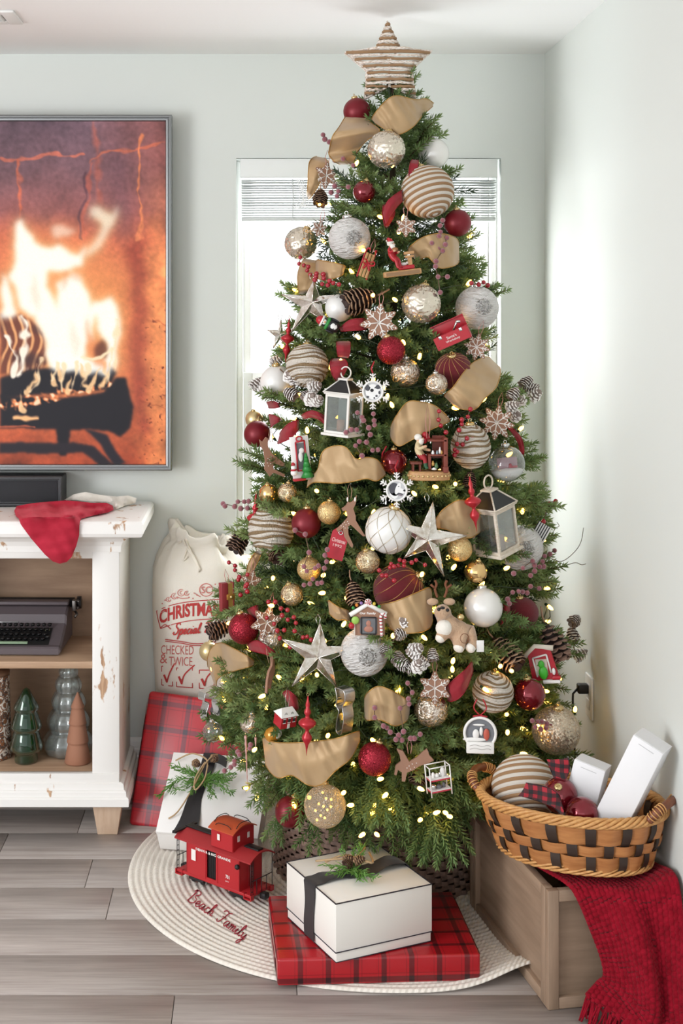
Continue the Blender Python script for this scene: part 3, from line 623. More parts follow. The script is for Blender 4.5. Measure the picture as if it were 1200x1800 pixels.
# cursive letters as pen strokes: unit box (x right, y up, x-height 1)
CUR = {'B': ([[(.1, 1.9), (.3, 2.1), (.25, 1), (.1, 0)], [(.0, 1.7), (.5, 2.15), (1.0, 1.8), (.5, 1.1), (1.0, .9), (1.0, .25), (.5, -.02), (.1, .15)]], 1.2),
       'F': ([[(.0, 1.7), (.3, 2.05), (.8, 1.95), (1.2, 2.15)], [(.75, 1.95), (.6, 1), (.35, .05), (.0, .1), (.02, .35)], [(.3, 1.05), (.9, 1.1)]], 1.1),
       'e': ([[(.0, .3), (.4, .5), (.45, .9), (.2, .9), (.12, .4), (.35, .0), (.75, .3)]], .7), 'a': ([[(.6, .85), (.25, .9), (.05, .35), (.3, 0), (.6, .8)], [(.62, .9), (.58, .1), (.85, .2)]], .85),
       'c': ([[(.5, .8), (.3, .95), (.08, .4), (.3, 0), (.7, .3)]], .65), 'h': ([[(.0, .2), (.35, 1.6), (.3, 2.0), (.15, 1.6), (.12, 0)], [(.14, .4), (.4, .9), (.55, .7), (.5, .1), (.85, .25)]], .85),
       'm': ([[(.0, .7), (.15, .9), (.12, 0)], [(.14, .5), (.35, .95), (.45, .7), (.42, 0)], [(.44, .5), (.68, .95), (.78, .7), (.74, .1), (1.05, .25)]], 1.05),
       'i': ([[(.0, .3), (.2, .9), (.15, .2), (.25, 0), (.5, .3)], [(.26, 1.3), (.3, 1.4)]], .48), 'l': ([[(.0, .2), (.35, 1.5), (.32, 2.0), (.15, 1.6), (.15, .3), (.28, 0), (.55, .3)]], .52),
       'y': ([[(.0, .7), (.12, .9), (.15, .3), (.35, .05), (.6, .8)], [(.62, .9), (.5, -.5), (.25, -1.0), (.1, -.7), (.4, -.2), (.85, .2)]], .85),
       'S': ([[(.95, 1.75), (.75, 2.1), (.3, 1.95), (.3, 1.45), (.75, 1.0), (.8, .35), (.4, -.02), (.02, .2), (.15, .5)]], 1.1), 'p': ([[(.0, .7), (.16, .95), (.05, -.9)], [(.12, .5), (.4, .98), (.62, .6), (.4, 0), (.12, .15)], [(.4, 0), (.8, .25)]], .75),
       'D': ([[(.4, 2.0), (.35, 1), (.1, .1), (.0, .3), (.4, 0), (.95, .4), (1.1, 1.3), (.8, 2.05), (.2, 2.1), (-.1, 1.7)]], 1.3), ' ': ([], .8)}
def cursive(g, s, mapper, size, w, slant=.35):
    x = 0
    for ch in s:
        st, adv = CUR[ch]
        for k in st: stroke(g, [((x+px+py*slant)*size, py*size) for px, py in k], w, mapper, 0, 14)
        x += adv
    return x*size
g = G(); d_ = Vector((103, 72)).normalized(); u_ = Vector((.5, -.86))
def rugmap(a, b): q = Vector((328, 1582))+d_*a+u_*b; p = FL(q.x, q.y+14*math.sin(a/118*PI)*0, .0088); return p-RC
cursive(g, 'Beach Family', rugmap, 12.4, 1.9, .2); g.build('lettering', flat('red_thread', 'b03a48', .8), rug)
# ---- woven collar round the tree stand
CC = Vector((.355, 3.86, .0075)); col_ = put(None, 'tree_collar', None, CC); tag(col_, 'brown woven basket collar round the tree base', 'tree collar')
t = NT('brown_water_hyacinth'); c = t.coord(); t.set(base=t.ramp(t.noise(c, 50, 4), (.3, '6f5a50'), (.7, '94796b')), rough=.75); t.bump(t.noise(t.map(c, (40, 40, 200)), 3, 3), .4, .002)
g = G(); rows, cols, Hc = 17, 84, .215
def cr(z): return .305-.045*z/Hc
for i in range(rows):
    z0, z1 = Hc*i/rows, Hc*(i+1)/rows
    for j in range(cols):
        a0, a1 = 2*PI*(j-.04)/cols, 2*PI*(j+1.04)/cols; out = .0045 if (i+j) % 2 else -.003; V = []
        for a, o in ((a0, -.003), ((a0*2+a1)/3, out), ((a0+2*a1)/3, out), (a1, -.003)):
            for z, e in ((z0+.0006, -.002), ((z0+z1)/2, 0), (z1-.0006, -.002)): r = cr(z)+o+e; V.append((r*math.cos(a), r*math.sin(a), z))
        g.add(V, [(k*3+q, (k+1)*3+q, (k+1)*3+q+1, k*3+q+1) for k in range(3) for q in range(2)])
w_ = g.build('woven_strands', t.m, col_); w_['kind'] = 'stuff'
g = G(); g.lathe([(.293, .002), (.25, Hc-.002)], 48); g.build('lining', flat('collar_lining', '4d3c34', .9), col_)
g = G()
for k in range(2): g.tube([((cr(Hc)+.004*math.cos(i*1.1+k*PI))*math.cos(2*PI*i/120), (cr(Hc)+.004*math.cos(i*1.1+k*PI))*math.sin(2*PI*i/120), Hc+.004+.004*math.sin(i*1.1+k*PI)) for i in range(120)], .005, 6, 0, True)
g.build('rim', t.m, col_)
# ---- flat tartan gift and white box on it
fr = Vector((.0495, 3.1425, 0)); to = Vector((.532, 3.168, 0)); ex = (to-fr).normalized(); ey = Vector((-ex.y, ex.x, 0)); ctr = (fr+to)/2+ey*.172
parcel('tartan_gift', 'flat red tartan gift lying on the skirt under the white box', (.482, .344, .064), PLAID, basis(ctr+Vector((0, 0, .0105)), ex, ey, Vector((0, 0, 1))))
PAPER = flat('cream_board', 'efebe4', .5); EDG = flat('black_edge', '2a2630', .5); RIB = flat('black_grosgrain', '1d191d', .55, sheen=.2)
ex = Vector((.2383, .109, 0)).normalized(); ey = Vector((-ex.y, ex.x, 0)); ctr = Vector((.1857, 3.118, 0))+ex*.131+ey*.131
wb = thing('white_gift_box', 'white lidded box with black edges and ribbon on the tartan gift', 'gift'); wb.matrix_world = basis(ctr+Vector((0, 0, .0765)), ex, ey, Vector((0, 0, 1))); H2 = .262
G().box((0, 0, .014), (H2-.004, H2-.004, .028), bev=.001).build('box_base', PAPER, wb)
G().box((0, 0, .081), (H2, H2, .114), bev=.001).build('box_lid', PAPER, wb)
def edgeband(z, w, t_=.0022):
    g = G(); q = w/2
    for s in (-1, 1): g.box((0, s*q, z), (w+t_, t_, t_)); g.box((s*q, 0, z), (t_, w+t_, t_))
    return g
edgeband(.1385, H2).build('black_piping', EDG, wb); edgeband(.0245, H2).build('black_piping', EDG, wb); edgeband(.001, H2-.004, .0018).build('black_piping', EDG, wb)
g = G(); L = []; h = .1395
path = [(-H2/2-.0025, .004)] + [(-H2/2-.0025, z) for z in (.03, .06, .09, .12)] + [(-H2/2-.001, .139), (-H2/2+.02, .1405), (-.09, .146), (-.05, .142), (0, .141), (.05, .146), (.09, .153), (.115, .149), (.131, .1405), (H2/2+.0025, .12), (H2/2+.0025, .06), (H2/2+.0025, .004)]
pp = smooth_path([(x, 0, z) for x, z in path], 60)
g.grid([[p+Vector((0, -.026+.004*math.sin(i*.35), .0015*math.sin(i*.9))), p+Vector((0, -.008, .002)), p+Vector((0, .008, .0005)), p+Vector((0, .026+.003*math.sin(i*.5), 0))] for i, p in enumerate(pp)], th=.001)
g.build('black_ribbon', RIB, wb)
# cedar sprig with cones and twine
CEDAR = flat('cedar_green', '5f8a3c', .6); TWINE = flat('jute_twine', 'b99c77', .9); CONE = None
def cedar(g, base, dir_, L, q, m=0, spread=.5):
    base = Vector(base); d = Vector(dir_).normalized(); side = d.cross(Vector((0, 0, 1))); side = side.normalized() if side.length > .1 else Vector((1, 0, 0)); up = side.cross(d)
    for k in range(int(L*420)):
        t_ = q.random(); o = base+d*L*t_+side*q.gauss(0, L*.05)
        w = (d*.75+side*q.gauss(0, spread)+up*q.gauss(0, spread*.7)).normalized(); l = q.uniform(.012, .03)*(1.15-.5*t_); r = q.uniform(.0009, .0016)
        a = w.cross(up); a = a.normalized()*r if a.length > 1e-6 else side*r; b = a.cross(w).normalized()*r*.8
        p1 = o+w*l*.6+up*q.gauss(0, .002)
        g.add([o-a, o+a, o+b*1.6, p1-a*1.2, p1+a*1.2, p1+b*2, o+w*l], [(0, 1, 4, 3), (1, 2, 5, 4), (2, 0, 3, 5), (3, 4, 6), (4, 5, 6), (5, 3, 6)], m, False)
    g.tube([base, base+d*L*.5+up*.004, base+d*L*.95], [.0016, .0012, .0006], 5, m)
def cone_mesh(name, L=.06, W=.05, scale_rows=9, tip='8d6f57', dark='3a2620', n0=9):
    """pine cone along +Z hanging stem at top: overlapping scales"""
    g = G(); g.lathe([(W*.12, 0), (W*.28, L*.3), (W*.24, L*.7), (W*.06, L)], 10, 0)
    for i in range(scale_rows):
        f = (i+.4)/scale_rows; z = L*(.10+.84*f); rad = W*.5*min(1, math.sin(PI*(.14+.78*f**.85)))**.7; n = max(5, int(n0*(.6+.4*math.sin(PI*f)))); slope_ = lerp(1.1, .15, f)
        for k in range(n):
            a = 2*PI*(k+.5*(i % 2))/n+.2*i; ca, sa = math.cos(a), math.sin(a); w = min(.80*PI*rad/n, W*.2); th = W*.045; r0, r1 = W*.14, rad*(.94+.1*((i*7+k*5) % 4)/3); dz = -(r1-r0)*slope_
            def pt(r, s, h): return (r*ca-s*sa, r*sa+s*ca, z+h)
            V = [pt(r0, -w*.3, 0), pt(r0, w*.3, 0), pt(r1*.8, w, dz*.8), pt(r1, w*.55, dz-th*.2), pt(r1*1.04, 0, dz-th*.6), pt(r1, -w*.55, dz-th*.2), pt(r1*.8, -w, dz*.8)]
            V2 = [(x, y, zz-th) for x, y, zz in V]
            g.add(V, [(0, 1, 2, 6)], 0, False); g.add(V, [(2, 3, 4, 5, 6)], 1, False); g.add(V2, [(6, 2, 1, 0), (6, 5, 4, 3, 2)], 0, False)
            g.add(V+V2, [(j, 7+j, 7+j+1, j+1) for j in (2, 3, 4, 5)], 1, False); g.add(V+V2, [(1, 8, 9, 2), (6, 13, 7, 0)], 0, False)
    m = [flat('cone_'+dark, dark, .7), flat('cone_tip_'+tip, tip, .75)]
    return g.mesh(name, m)
CM_SMALL = cone_mesh('small_cone', .034, .034, 6, '9a7a5c', '4a3024', 7)
def sprig_part(parent, loc, q, dirs, L, cones, rot=(0, 0, 0)):
    g = G()
    for d in dirs: cedar(g, (0, 0, 0), d, L*q.uniform(.7, 1.1), q)
    o = g.build('cedar_sprig', [CEDAR], parent, loc, rot)
    for c, r in cones: put(CM_SMALL, 'pine_cone', parent, Vector(loc)+Vector(c), r, .75)
    return o
q = random.Random(5)
sprig_part(wb, (-.01, -.005, .15), q, [(-.9, .35, .15), (-1, -.2, .1), (-.3, -1, .05), (-.5, -.8, .3), (.35, .9, .4), (.6, .6, .55), (-.1, 1, .5), (-.15, -.9, .2), (.2, -.9, .05)], .085, [((-.012, .03, .015), (1.2, .3, .5)), ((.004, .004, .018), (.6, 1.0, 0)), ((-.022, .008, .012), (1.7, .2, 2))])
g = G()
for pts in ([(-.06, .06, .152), (-.02, .045, .168), (.0, .01, .172), (.03, -.02, .165), (.06, .05, .16)], [(0, .01, .17), (.04, .04, .178), (.06, .07, .16)], [(0, .01, .17), (-.05, .04, .165), (-.07, .09, .146)]): g.tube(smooth_path(pts, 16), .0026, 6)
g.build('twine_bow', TWINE, wb)
# ---- white leaning box
B0 = Vector((-.283, 3.945, .0105)); lean = math.radians(34); ex = Vector((.985, -.17, 0)).normalized(); bk = Vector((.17, .985, 0)).normalized()
up = (bk*math.sin(math.radians(55))+Vector((0, 0, math.cos(math.radians(55))))).normalized(); nrm = ex.cross(up)
wl = thing('leaning_white_gift', 'white gift box with black ribbon leaning against the tartan gift', 'gift'); wl.matrix_world = basis(B0+ex*.15, ex, up, nrm)   # x along, y up the lid, z out of the lid
WB = flat('white_board', 'f2f0ee', .45); G().box((0, .1365, .0425), (.30, .273, .085), bev=.0015).build('box_body', WB, wl)
G().box((0, .1365, .0815), (.302, .275, .011), bev=.001).build('box_lid', WB, wl)
rx = -.15+.115
g = G(); rw = []
for i in range(24): f = i/23; y = lerp(.276, -.012, f); w = lerp(.021, .035, max(0, f-.55)/.45); z = .089+.004*math.sin(f*7)+.02*max(0, f-.5); x = rx-.03*f+(.004*math.sin(f*9)); rw.append([(x-w, y, z), (x-w*.3, y, z+.004*math.sin(f*12)), (x+w*.3, y, z+.003), (x+w, y, z)])
g.grid(rw, th=.001); g.grid([[(rx-.018+.075*k, .24+.01*math.sin(k*3)-.002*j, .0915+.012*math.sin(k*PI)) for k in (0, .2, .4, .6, .8, 1)] for j in (-8, 0, 8)], th=.001)
g.grid([[(x, y, z) for x in (rx-.02, rx+.02)] for y, z in ((.276, .089), (.281, .07), (.281, .03), (.278, .0))], th=.001)
g.build('black_ribbon', RIB, wl)
q = random.Random(8)
sprig_part(wl, (rx, .18, .1), q, [(-1, .15, .15), (-.9, -.3, .2), (-.8, .1, .3), (-.7, -.5, .1), (1, -.1, .15), (.9, -.3, .3), (1, .1, .2), (.8, -.5, .2), (.9, -.2, .5), (.4, -.8, .3), (-.3, -.8, .3)], .115, [((-.033, .035, .022), (1.0, .6, .5)), ((.02, .05, .03), (.5, 1.0, 0))])
q2 = random.Random(18); g = G(); cedar(g, (rx-.085, .16, .098), (-.6, -.75, .05), .07, q2, 0, .22); g.build('cedar_sprig', [CEDAR], wl)
g = G()
for pts in ([(rx-.1, .235, .1), (rx-.05, .25, .118), (rx, .225, .13), (rx+.01, .19, .135)], [(rx+.01, .2, .135), (rx+.012, .14, .15), (rx-.01, .105, .145), (rx-.018, .15, .14), (rx, .21, .135)], [(rx, .2, .135), (rx-.03, .12, .115), (rx-.06, .06, .1), (rx-.085, .04, .093)], [(rx, .2, .137), (rx+.02, .23, .14), (rx+.03, .25, .12)]): g.tube(smooth_path(pts, 18), .0024, 6)
g.build('twine_bow', TWINE, wl)
# ---- leaning tartan gift
B0 = Vector((-.396, 4.150, .003)); T0 = Vector((-.342, 4.272, .385)); up = (T0-B0); Hh = up.length; up.normalize(); ex = Vector((up.y, -up.x, 0)).normalized(); ex = Vector((.985, -.12, 0)); ex = (ex-up*ex.dot(up)).normalized(); nrm = ex.cross(up)
parcel('leaning_tartan_gift', 'large red tartan gift leaning against the sack beside the console', (.40, Hh, .045), PLAID2, basis(B0+ex*.2+up*Hh/2-nrm*.045, ex, up, nrm), .012)
# ---- sack
t = NT('cream_canvas'); c = t.coord(); t.set(base=t.mix(t.noise(c, 12, 3), 'ece6db', 'f4efe6'), rough=.9, spec=.15); t.bump(t.math('ADD', t.noise(c, 420, 2), t.math('MULTIPLY', t.noise(c, 22, 3), 1.2)), .25, .003)
SX, SY = -.177, 4.388
sack = thing('gift_sack', 'cream canvas drawstring sack printed in red beside the console', 'sack', (SX, SY, 0))
def interp(z, tb):
    for (a, x), (b, y) in zip(tb, tb[1:]):
        if z <= b: k = (z-a)/(b-a); k = k*k*(3-2*k); return x+(y-x)*k
    return tb[-1][1]
SWID = [(0, .15), (.36, .152), (.5, .160), (.7, .163), (.755, .160), (.79, .148), (.82, .122), (.84, .1), (.86, .105), (.875, .1)]
SDEP = [(0, .05), (.3, .055), (.45, .105), (.6, .16), (.72, .165), (.78, .14), (.82, .11), (.84, .09), (.86, .1), (.875, .09)]
def sack_front(x, z): w = interp(z, SWID); k = min(1, abs((x-SX)/w)); return SY-.003-interp(z, SDEP)*(1-k**3.2)**.5*1.0-.003*math.sin(x*40+z*9)*min(1, max(0, (z-.4)*5))
def sack_map(off=.0016):
    def f(u, v):
        y = 4.25
        for _ in range(6): p = P(u, v, y); y = sack_front(p.x, p.z)-off
        return P(u, v, y)-sack.location
    return f
g = G(); rows = []; N = 72
zl = [0, .05, .15, .25, .35, .42, .48, .54, .6, .65, .7, .735, .76, .78, .795, .81, .825, .838, .85, .862, .872]
for z in zl:
    w, d = interp(z, SWID), interp(z, SDEP); r_ = []
    ruff = max(0, (z-.74))/.13
    for i in range(N):
        a = 2*PI*i/N; ca, sa = math.cos(a), math.sin(a); x = w*math.copysign(abs(ca)**.62, ca)
        k = min(1, abs(x/w)); yf_ = -d*(1-k**3.2)**.5
        y = (yf_-.003) if sa < 0 else -.002-.03*(1-k**3.2)**.5*0
        x2 = SX+x; y -= .003*math.sin(x2*40+z*9)*min(1, max(0, (z-.4)*5)) if sa < 0 else 0
        s = 1+ruff*.09*math.sin(i*1.25+.8*math.sin(i*.5)); tilt = .028*ruff*(-ca+.4*math.sin(i*.7)) if z > .8 else 0
        r_.append((x*s, -d*.5+(y+d*.5)*s, z+ruff*.008*math.sin(i*.9)+tilt))
    rows.append(r_+[r_[0]])
last = rows[-1][:-1]; cx_ = 0
for sc_, dz in ((.93, .004), (.85, -.004), (.72, -.02), (.5, -.04)):
    w = [((p[0])*sc_, -.05+(p[1]+.05)*sc_, p[2]+dz) for p in last]; rows.append(w+[w[0]])
g.grid(rows); g.build('canvas_body', t.m, sack)
g = G(); g.lathe([(.0, 0), (.05, .001)], 12, 0, T_((.0, -.05, .822))); g.build('mouth_shade', flat('shade_maroon', '4a1a22', .9), sack)  # dark disc in the sack's mouth, shade of the hole put into its colour
g = G(); mp = lambda u, v: sack_map(.004)(u, v)
for pts in ([(322, 948), (330, 965), (340, 978), (346, 990), (349, 1006)], [(326, 946), (336, 972), (342, 985), (352, 1003)], [(318, 952), (300, 962), (292, 974)], [(330, 960), (322, 985), (330, 978)]): g.tube([mp(*p.xy) for p in smooth_path([(a, b, 0) for a, b in pts], 14)], .0035, 6)
g.build('drawcord', flat('cotton_cord', 'efe8dc', .9), sack)
INK = flat('red_ink', 'c2403f', .8); INK2 = flat('faded_red_ink', 'cf6f68', .8); mp = sack_map()
g = G(); write(g, 'CHRISTMAS D', 280, 1064, 403, 1088, mp, 0, .035, 0, 9.5, -9)
g.build('christmas_lettering', INK, sack)
g = G(); mp2 = lambda a, b: mp(303+a, 1116-b-a*.06)
cursive(g, 'Special D', mp2, 9.4, 2.5, .3); g.build('special_lettering', INK, sack)
g = G(); write(g, 'CHECKED', 283, 1134, 340, 1150, mp, 0, 0, 0, 0, 1); write(g, 'TWICE', 297, 1154, 338, 1170, mp, 0, 0, 0, 0, 1); write(g, '&', 281, 1150, 294, 1166, mp); g.build('checked_lettering', INK2, sack)
g = G()
for l in ([(275, 1074), (300, 1064), (330, 1058), (365, 1055), (400, 1053)], [(282, 1105), (305, 1097), (335, 1091), (370, 1088), (400, 1087)], [(275, 1074), (278, 1090), (282, 1105)], [(282, 1104), (290, 1098), (300, 1106)], [(290, 1124), (320, 1128), (345, 1132), (380, 1128)], [(290, 1127), (320, 1131), (345, 1135), (380, 1131)]): stroke(g, l, 1.5, mp)
for x0, y0, x1_, y1_ in ((284, 1171, 303, 1206), (310, 1174, 338, 1209), (350, 1178, 376, 1212)):
    for l in ([(x0, y0), (x1_, y0)], [(x1_, y0), (x1_, y1_)], [(x1_, y1_), (x0, y1_-2)], [(x0, y1_-2), (x0, y0)]): stroke(g, l, 1.5, mp)
    stroke(g, [(x0+4, y0+15), (x0+9, y1_-8), (x0+10, y1_-7)], 3.6, mp); stroke(g, [(x0+9, y1_-6), (x0+14, y0+12), (x1_+4, y0-5)], 2.4, mp)
g.build('tick_boxes', INK, sack)
g = G(); cc = lambda u, v, r, a0, a1, n=14: [(u+r*math.cos(a0+(a1-a0)*i/(n-1)), v+r*.96*math.sin(a0+(a1-a0)*i/(n-1))) for i in range(n)]
stroke(g, cc(362, 1037, 11.5, 0, 6.3, 24), 1.4, mp, n=40); write(g, 'SC', 354, 1031, 370, 1043, mp)
for u, v, r in ((318, 1042, 6), (306, 1048, 5), (328, 1043, 4), (296, 1054, 4), (381, 1043, 5), (384, 1037, 3)): stroke(g, cc(u, v, r, 0, 5.2), 1, mp, n=20); stroke(g, cc(u+1, v, r*.5, 1, 5), .9, mp, n=12)
for u, v in ((285, 1061), (290, 1055), (312, 1051), (332, 1050), (339, 1052), (346, 1046), (378, 1027), (300, 1049)): stroke(g, [(u-1, v), (u+1, v)], 2.2, mp)
stroke(g, [(312, 1050), (320, 1052), (332, 1051)], 1.2, mp); stroke(g, [(346, 1046), (352, 1049), (340, 1042)], 1.2, mp)
g.build('scroll_ornament', INK2, sack)
# ---- toy caboose
A0, B1 = Vector((-.219, 3.728, 0)), Vector((-.018, 3.556, 0)); ex = (B1-A0).normalized(); ey = Vector((-ex.y, ex.x, 0)); ctr = (A0+B1)/2+ey*.046
cb = thing('toy_caboose', 'red toy train caboose with cupola and white lettering on the skirt', 'toy train'); cb.matrix_world = basis(ctr+Vector((0, 0, .0105)), ex, ey, Vector((0, 0, 1)))
CR = flat('caboose_red', 'b3232a', .45); CD = flat('caboose_roof_red', 'a52a2e', .55); CB = flat('caboose_black', '1c1b1d', .5); CWH = flat('caboose_white', 'efeae6', .5)
Lh, Wd2 = .098, .046
g = G(); g.box((0, 0, .029), (.27, .092, .008), bev=.001); g.box((0, 0, .0235), (.2, .06, .006)); g.build('underframe', CR, cb)
g = G()                                                            # body: side with a doorway
for x0, x1_ in ((-Lh, -.022), (.012, Lh)): g.box(((x0+x1_)/2, -Wd2+.0015, .078), (x1_-x0, .003, .09))
g.box((-.005, -Wd2+.0015, .1185), (.034, .003, .009)); g.box((-.005, -Wd2+.0015, .036), (.034, .003, .006))
g.box((0, Wd2-.0015, .078), (2*Lh, .003, .09))
for s in (-1, 1): g.box((s*(Lh-.0015), 0, .078), (.003, 2*Wd2, .09))
for x in (-.0265, .0165): g.box((x, -Wd2-.0005, .075), (.004, .002, .083))
g.build('body', CR, cb)
G().box((-.005, .0, .078), (.033, .08, .085)).build('doorway_interior', flat('interior_black', '150d0e', .8), cb)
g = G()
for k in range(4): g.box((-.019+.008*k, -.0405, .075), (.0012, .0012, .08))
g.build('door_bars', CB, cb)
def arched(g, x0, x1_, w, z, rise, th, m=0):
    n = 9; A = []; 
    for x in (x0, x1_): A.append([(x, w*(-1+2*i/(n-1)), z+rise*(1-(-1+2*i/(n-1))**2)) for i in range(n)])
    g.grid(A, m, True); g.grid([[(a, b, c-th) for a, b, c in r] for r in A], m, True)
    for r in A: g.add(r+[(a, b, c-th) for a, b, c in r], [(i, i+1, n+i+1, n+i) for i in range(n-1)], m, False)
    for i in (0, n-1): g.add([A[0][i], A[1][i], (A[1][i][0], A[1][i][1], A[1][i][2]-th), (A[0][i][0], A[0][i][1], A[0][i][2]-th)], [(0, 1, 2, 3)], m, False)
g = G(); arched(g, -.14, .14, .0505, .121, .018, .004)
for s in (-1, 1): pl = [(s*.0, 0)]; g.prism([(Wd2*(-1+2*i/8), .121+.016*(1-(-1+2*i/8)**2)) for i in range(9)], s*Lh-.0015, s*Lh+.0015, 0, Matrix(((0, 0, 1, 0), (1, 0, 0, 0), (0, 1, 0, 0), (0, 0, 0, 1))))
g.build('roof', CD, cb)
g = G(); g.box((-.072, 0, .1415), (.125, .022, .004), bev=.001); g.box((-.136, -.012, .1375), (.012, .09, .004)); g.box((.108, 0, .1405), (.05, .022, .004), bev=.001)
g.build('roof_walk', CB, cb)
c0, c1 = -.006, .07
g = G()
for s in (-1, 1): g.box(((c0+c1)/2, s*(Wd2-.003), .155), (c1-c0, .003, .05)); g.box((c0 if s < 0 else c1, 0, .155), (.003, 2*Wd2-.006, .05))
for x in (c0, c1): g.prism([((Wd2-.002)*(-1+2*i/8), .178+.013*(1-(-1+2*i/8)**2)) for i in range(9)], x-.0015, x+.0015, 0, Matrix(((0, 0, 1, 0), (1, 0, 0, 0), (0, 1, 0, 0), (0, 0, 0, 1))))
g.build('cupola', CR, cb)
g = G(); arched(g, c0-.008, c1+.008, .049, .18, .015, .003); g.build('cupola_roof', flat('cupola_lit_red', 'c0502c', .5), cb)  # the roof is red; warm light on it is put into this orange
for x, y, z, w, h in ((-.07, -Wd2-.0005, .088, .016, .03), (.022, -Wd2+.0005, .16, .009, .016)):
    wf = G().box((x, y, z), (w+.004, .0015, h+.004)).build('window_frame', CR, cb); G().box((x, y-.0008, z), (w, .001, h)).build('window_pane', CWH, wf)
for y in (-.02, .02): G().box((c1+.0018, y, .16), (.001, .009, .015)).build('window_pane', CWH, cb)
for s in (-1, 1):
    G().box((s*(Lh+.001), 0, .072), (.002, .024, .07)).build('end_door', flat('caboose_dark_red', '8f1c22', .5), cb)
    g = G()
    for y in (-.044, -.036): g.tube([(s*.136, y, .03), (s*.136, y, .122)], .0011, 6)
    for k in range(6): g.tube([(s*.136, -.044, .04+.014*k), (s*.136, -.036, .04+.014*k)], .0009, 5)
    for y in (-.02, 0, .02, .044): g.tube([(s*.136, y, .03), (s*.136, y, .068 if abs(y) < .04 else .122)], .0011, 6)
    g.tube([(s*.136, -.036, .068), (s*.136, .044, .068)], .0012, 6); g.build('end_railing', CB, cb)
    for yy in (-1, 1): g = G(); g.box((s*.126, yy*.042, .02), (.026, .012, .003)); g.box((s*.114, yy*.042, .026), (.003, .012, .014)); g.box((s*.138, yy*.042, .026), (.003, .012, .014)); g.build('step', CR, cb)
    G().box((s*.146, 0, .022), (.02, .02, .016), bev=.003).build('coupler', CB, cb)
    g = G(); g.box((s*.075, -.03, .013), (.055, .006, .008), bev=.002); g.box((s*.075, .03, .013), (.055, .006, .008), bev=.002); g.box((s*.075, 0, .014), (.012, .06, .01)); g.build('truck_frame', CB, cb)
    for x in (-.017, .017):
        for y in (-.024, .024): G().lathe([(.0095, -.003), (.0105, -.001), (.009, .002), (.004, .003)], 18, 0, T_((0, 0, 0), (PI/2, 0, 0))).build('wheel', CB, cb, (s*.075+x, y, .0105))
g = G()
for x in (c0-.002, c1+.002):
    g.tube(smooth_path([(x, -.03, .19), (x, -.015, .2), (x, .015, .2), (x, .03, .19)], 10), .0011, 5)
for s in (-1, 1): g.tube(smooth_path([(c0+.01, s*.038, .187), (c0+.02, s*.038, .194), (c1-.02, s*.038, .194), (c1-.01, s*.038, .187)], 10), .0011, 5)
g.build('roof_grab_irons', CB, cb)
G().sphere((Lh-.004, -Wd2-.006, .1), .007, 0, 12, 8).build('marker_lamp', CB, cb)
sm = lambda a, b: Vector((a, -Wd2-.0009, b))
g = G(); write(g, 'DENVER & RIO GRANDE', -.062, .1105, .066, .1035, sm, 0, .03); write(g, '701', .048, .066, .062, .056, sm, 0, .02); write(g, 'D&RGW', .047, .05, .06, .047, sm); g.build('white_lettering', CWH, cb)
# ---- timber crate
CT = m_wood('greige_timber', '8c7561', 'a68c76', (3, 30, 30), .6)
cr_ = thing('timber_crate', 'open grey-brown timber crate with framed sides holding the basket', 'crate', (.752, 3.345, .0005), (0, 0, math.radians(9.9)))
cw, cl, ch = .268, .545, .272
def framed(name, L, T):
    g = G(); g.box((0, .006, ch/2), (L-.02, .006, ch-.02)); g.build('panel', CT, cr_, T[0], T[1])
    for s in (-1, 1): G().box((0, 0, 0), (.026, .02, ch), bev=.0015).build('stile', m_wood('greige_timber_upright', '8c7561', 'a68c76', (30, 30, 3), .6), cr_, Vector(T[0])+Euler(T[1]).to_matrix() @ Vector((s*(L/2-.013), 0, ch/2)), T[1])
    for z in (.0135, ch-.0135): G().box((0, 0, 0), (L-.052, .019, .026), bev=.0015).build('rail', CT, cr_, Vector(T[0])+Euler(T[1]).to_matrix() @ Vector((0, 0, z)), T[1])
framed('front', cw, ((0, -cl/2+.01, 0), (0, 0, 0))); framed('back', cw, ((0, cl/2-.01, 0), (0, 0, PI)))
framed('left', cl-.042, ((-cw/2+.01, 0, 0), (0, 0, -PI/2))); framed('right', cl-.042, ((cw/2-.01, 0, 0), (0, 0, PI/2)))
G().box((0, 0, .02), (cw-.04, cl-.04, .01)).build('bottom_board', CT, cr_)
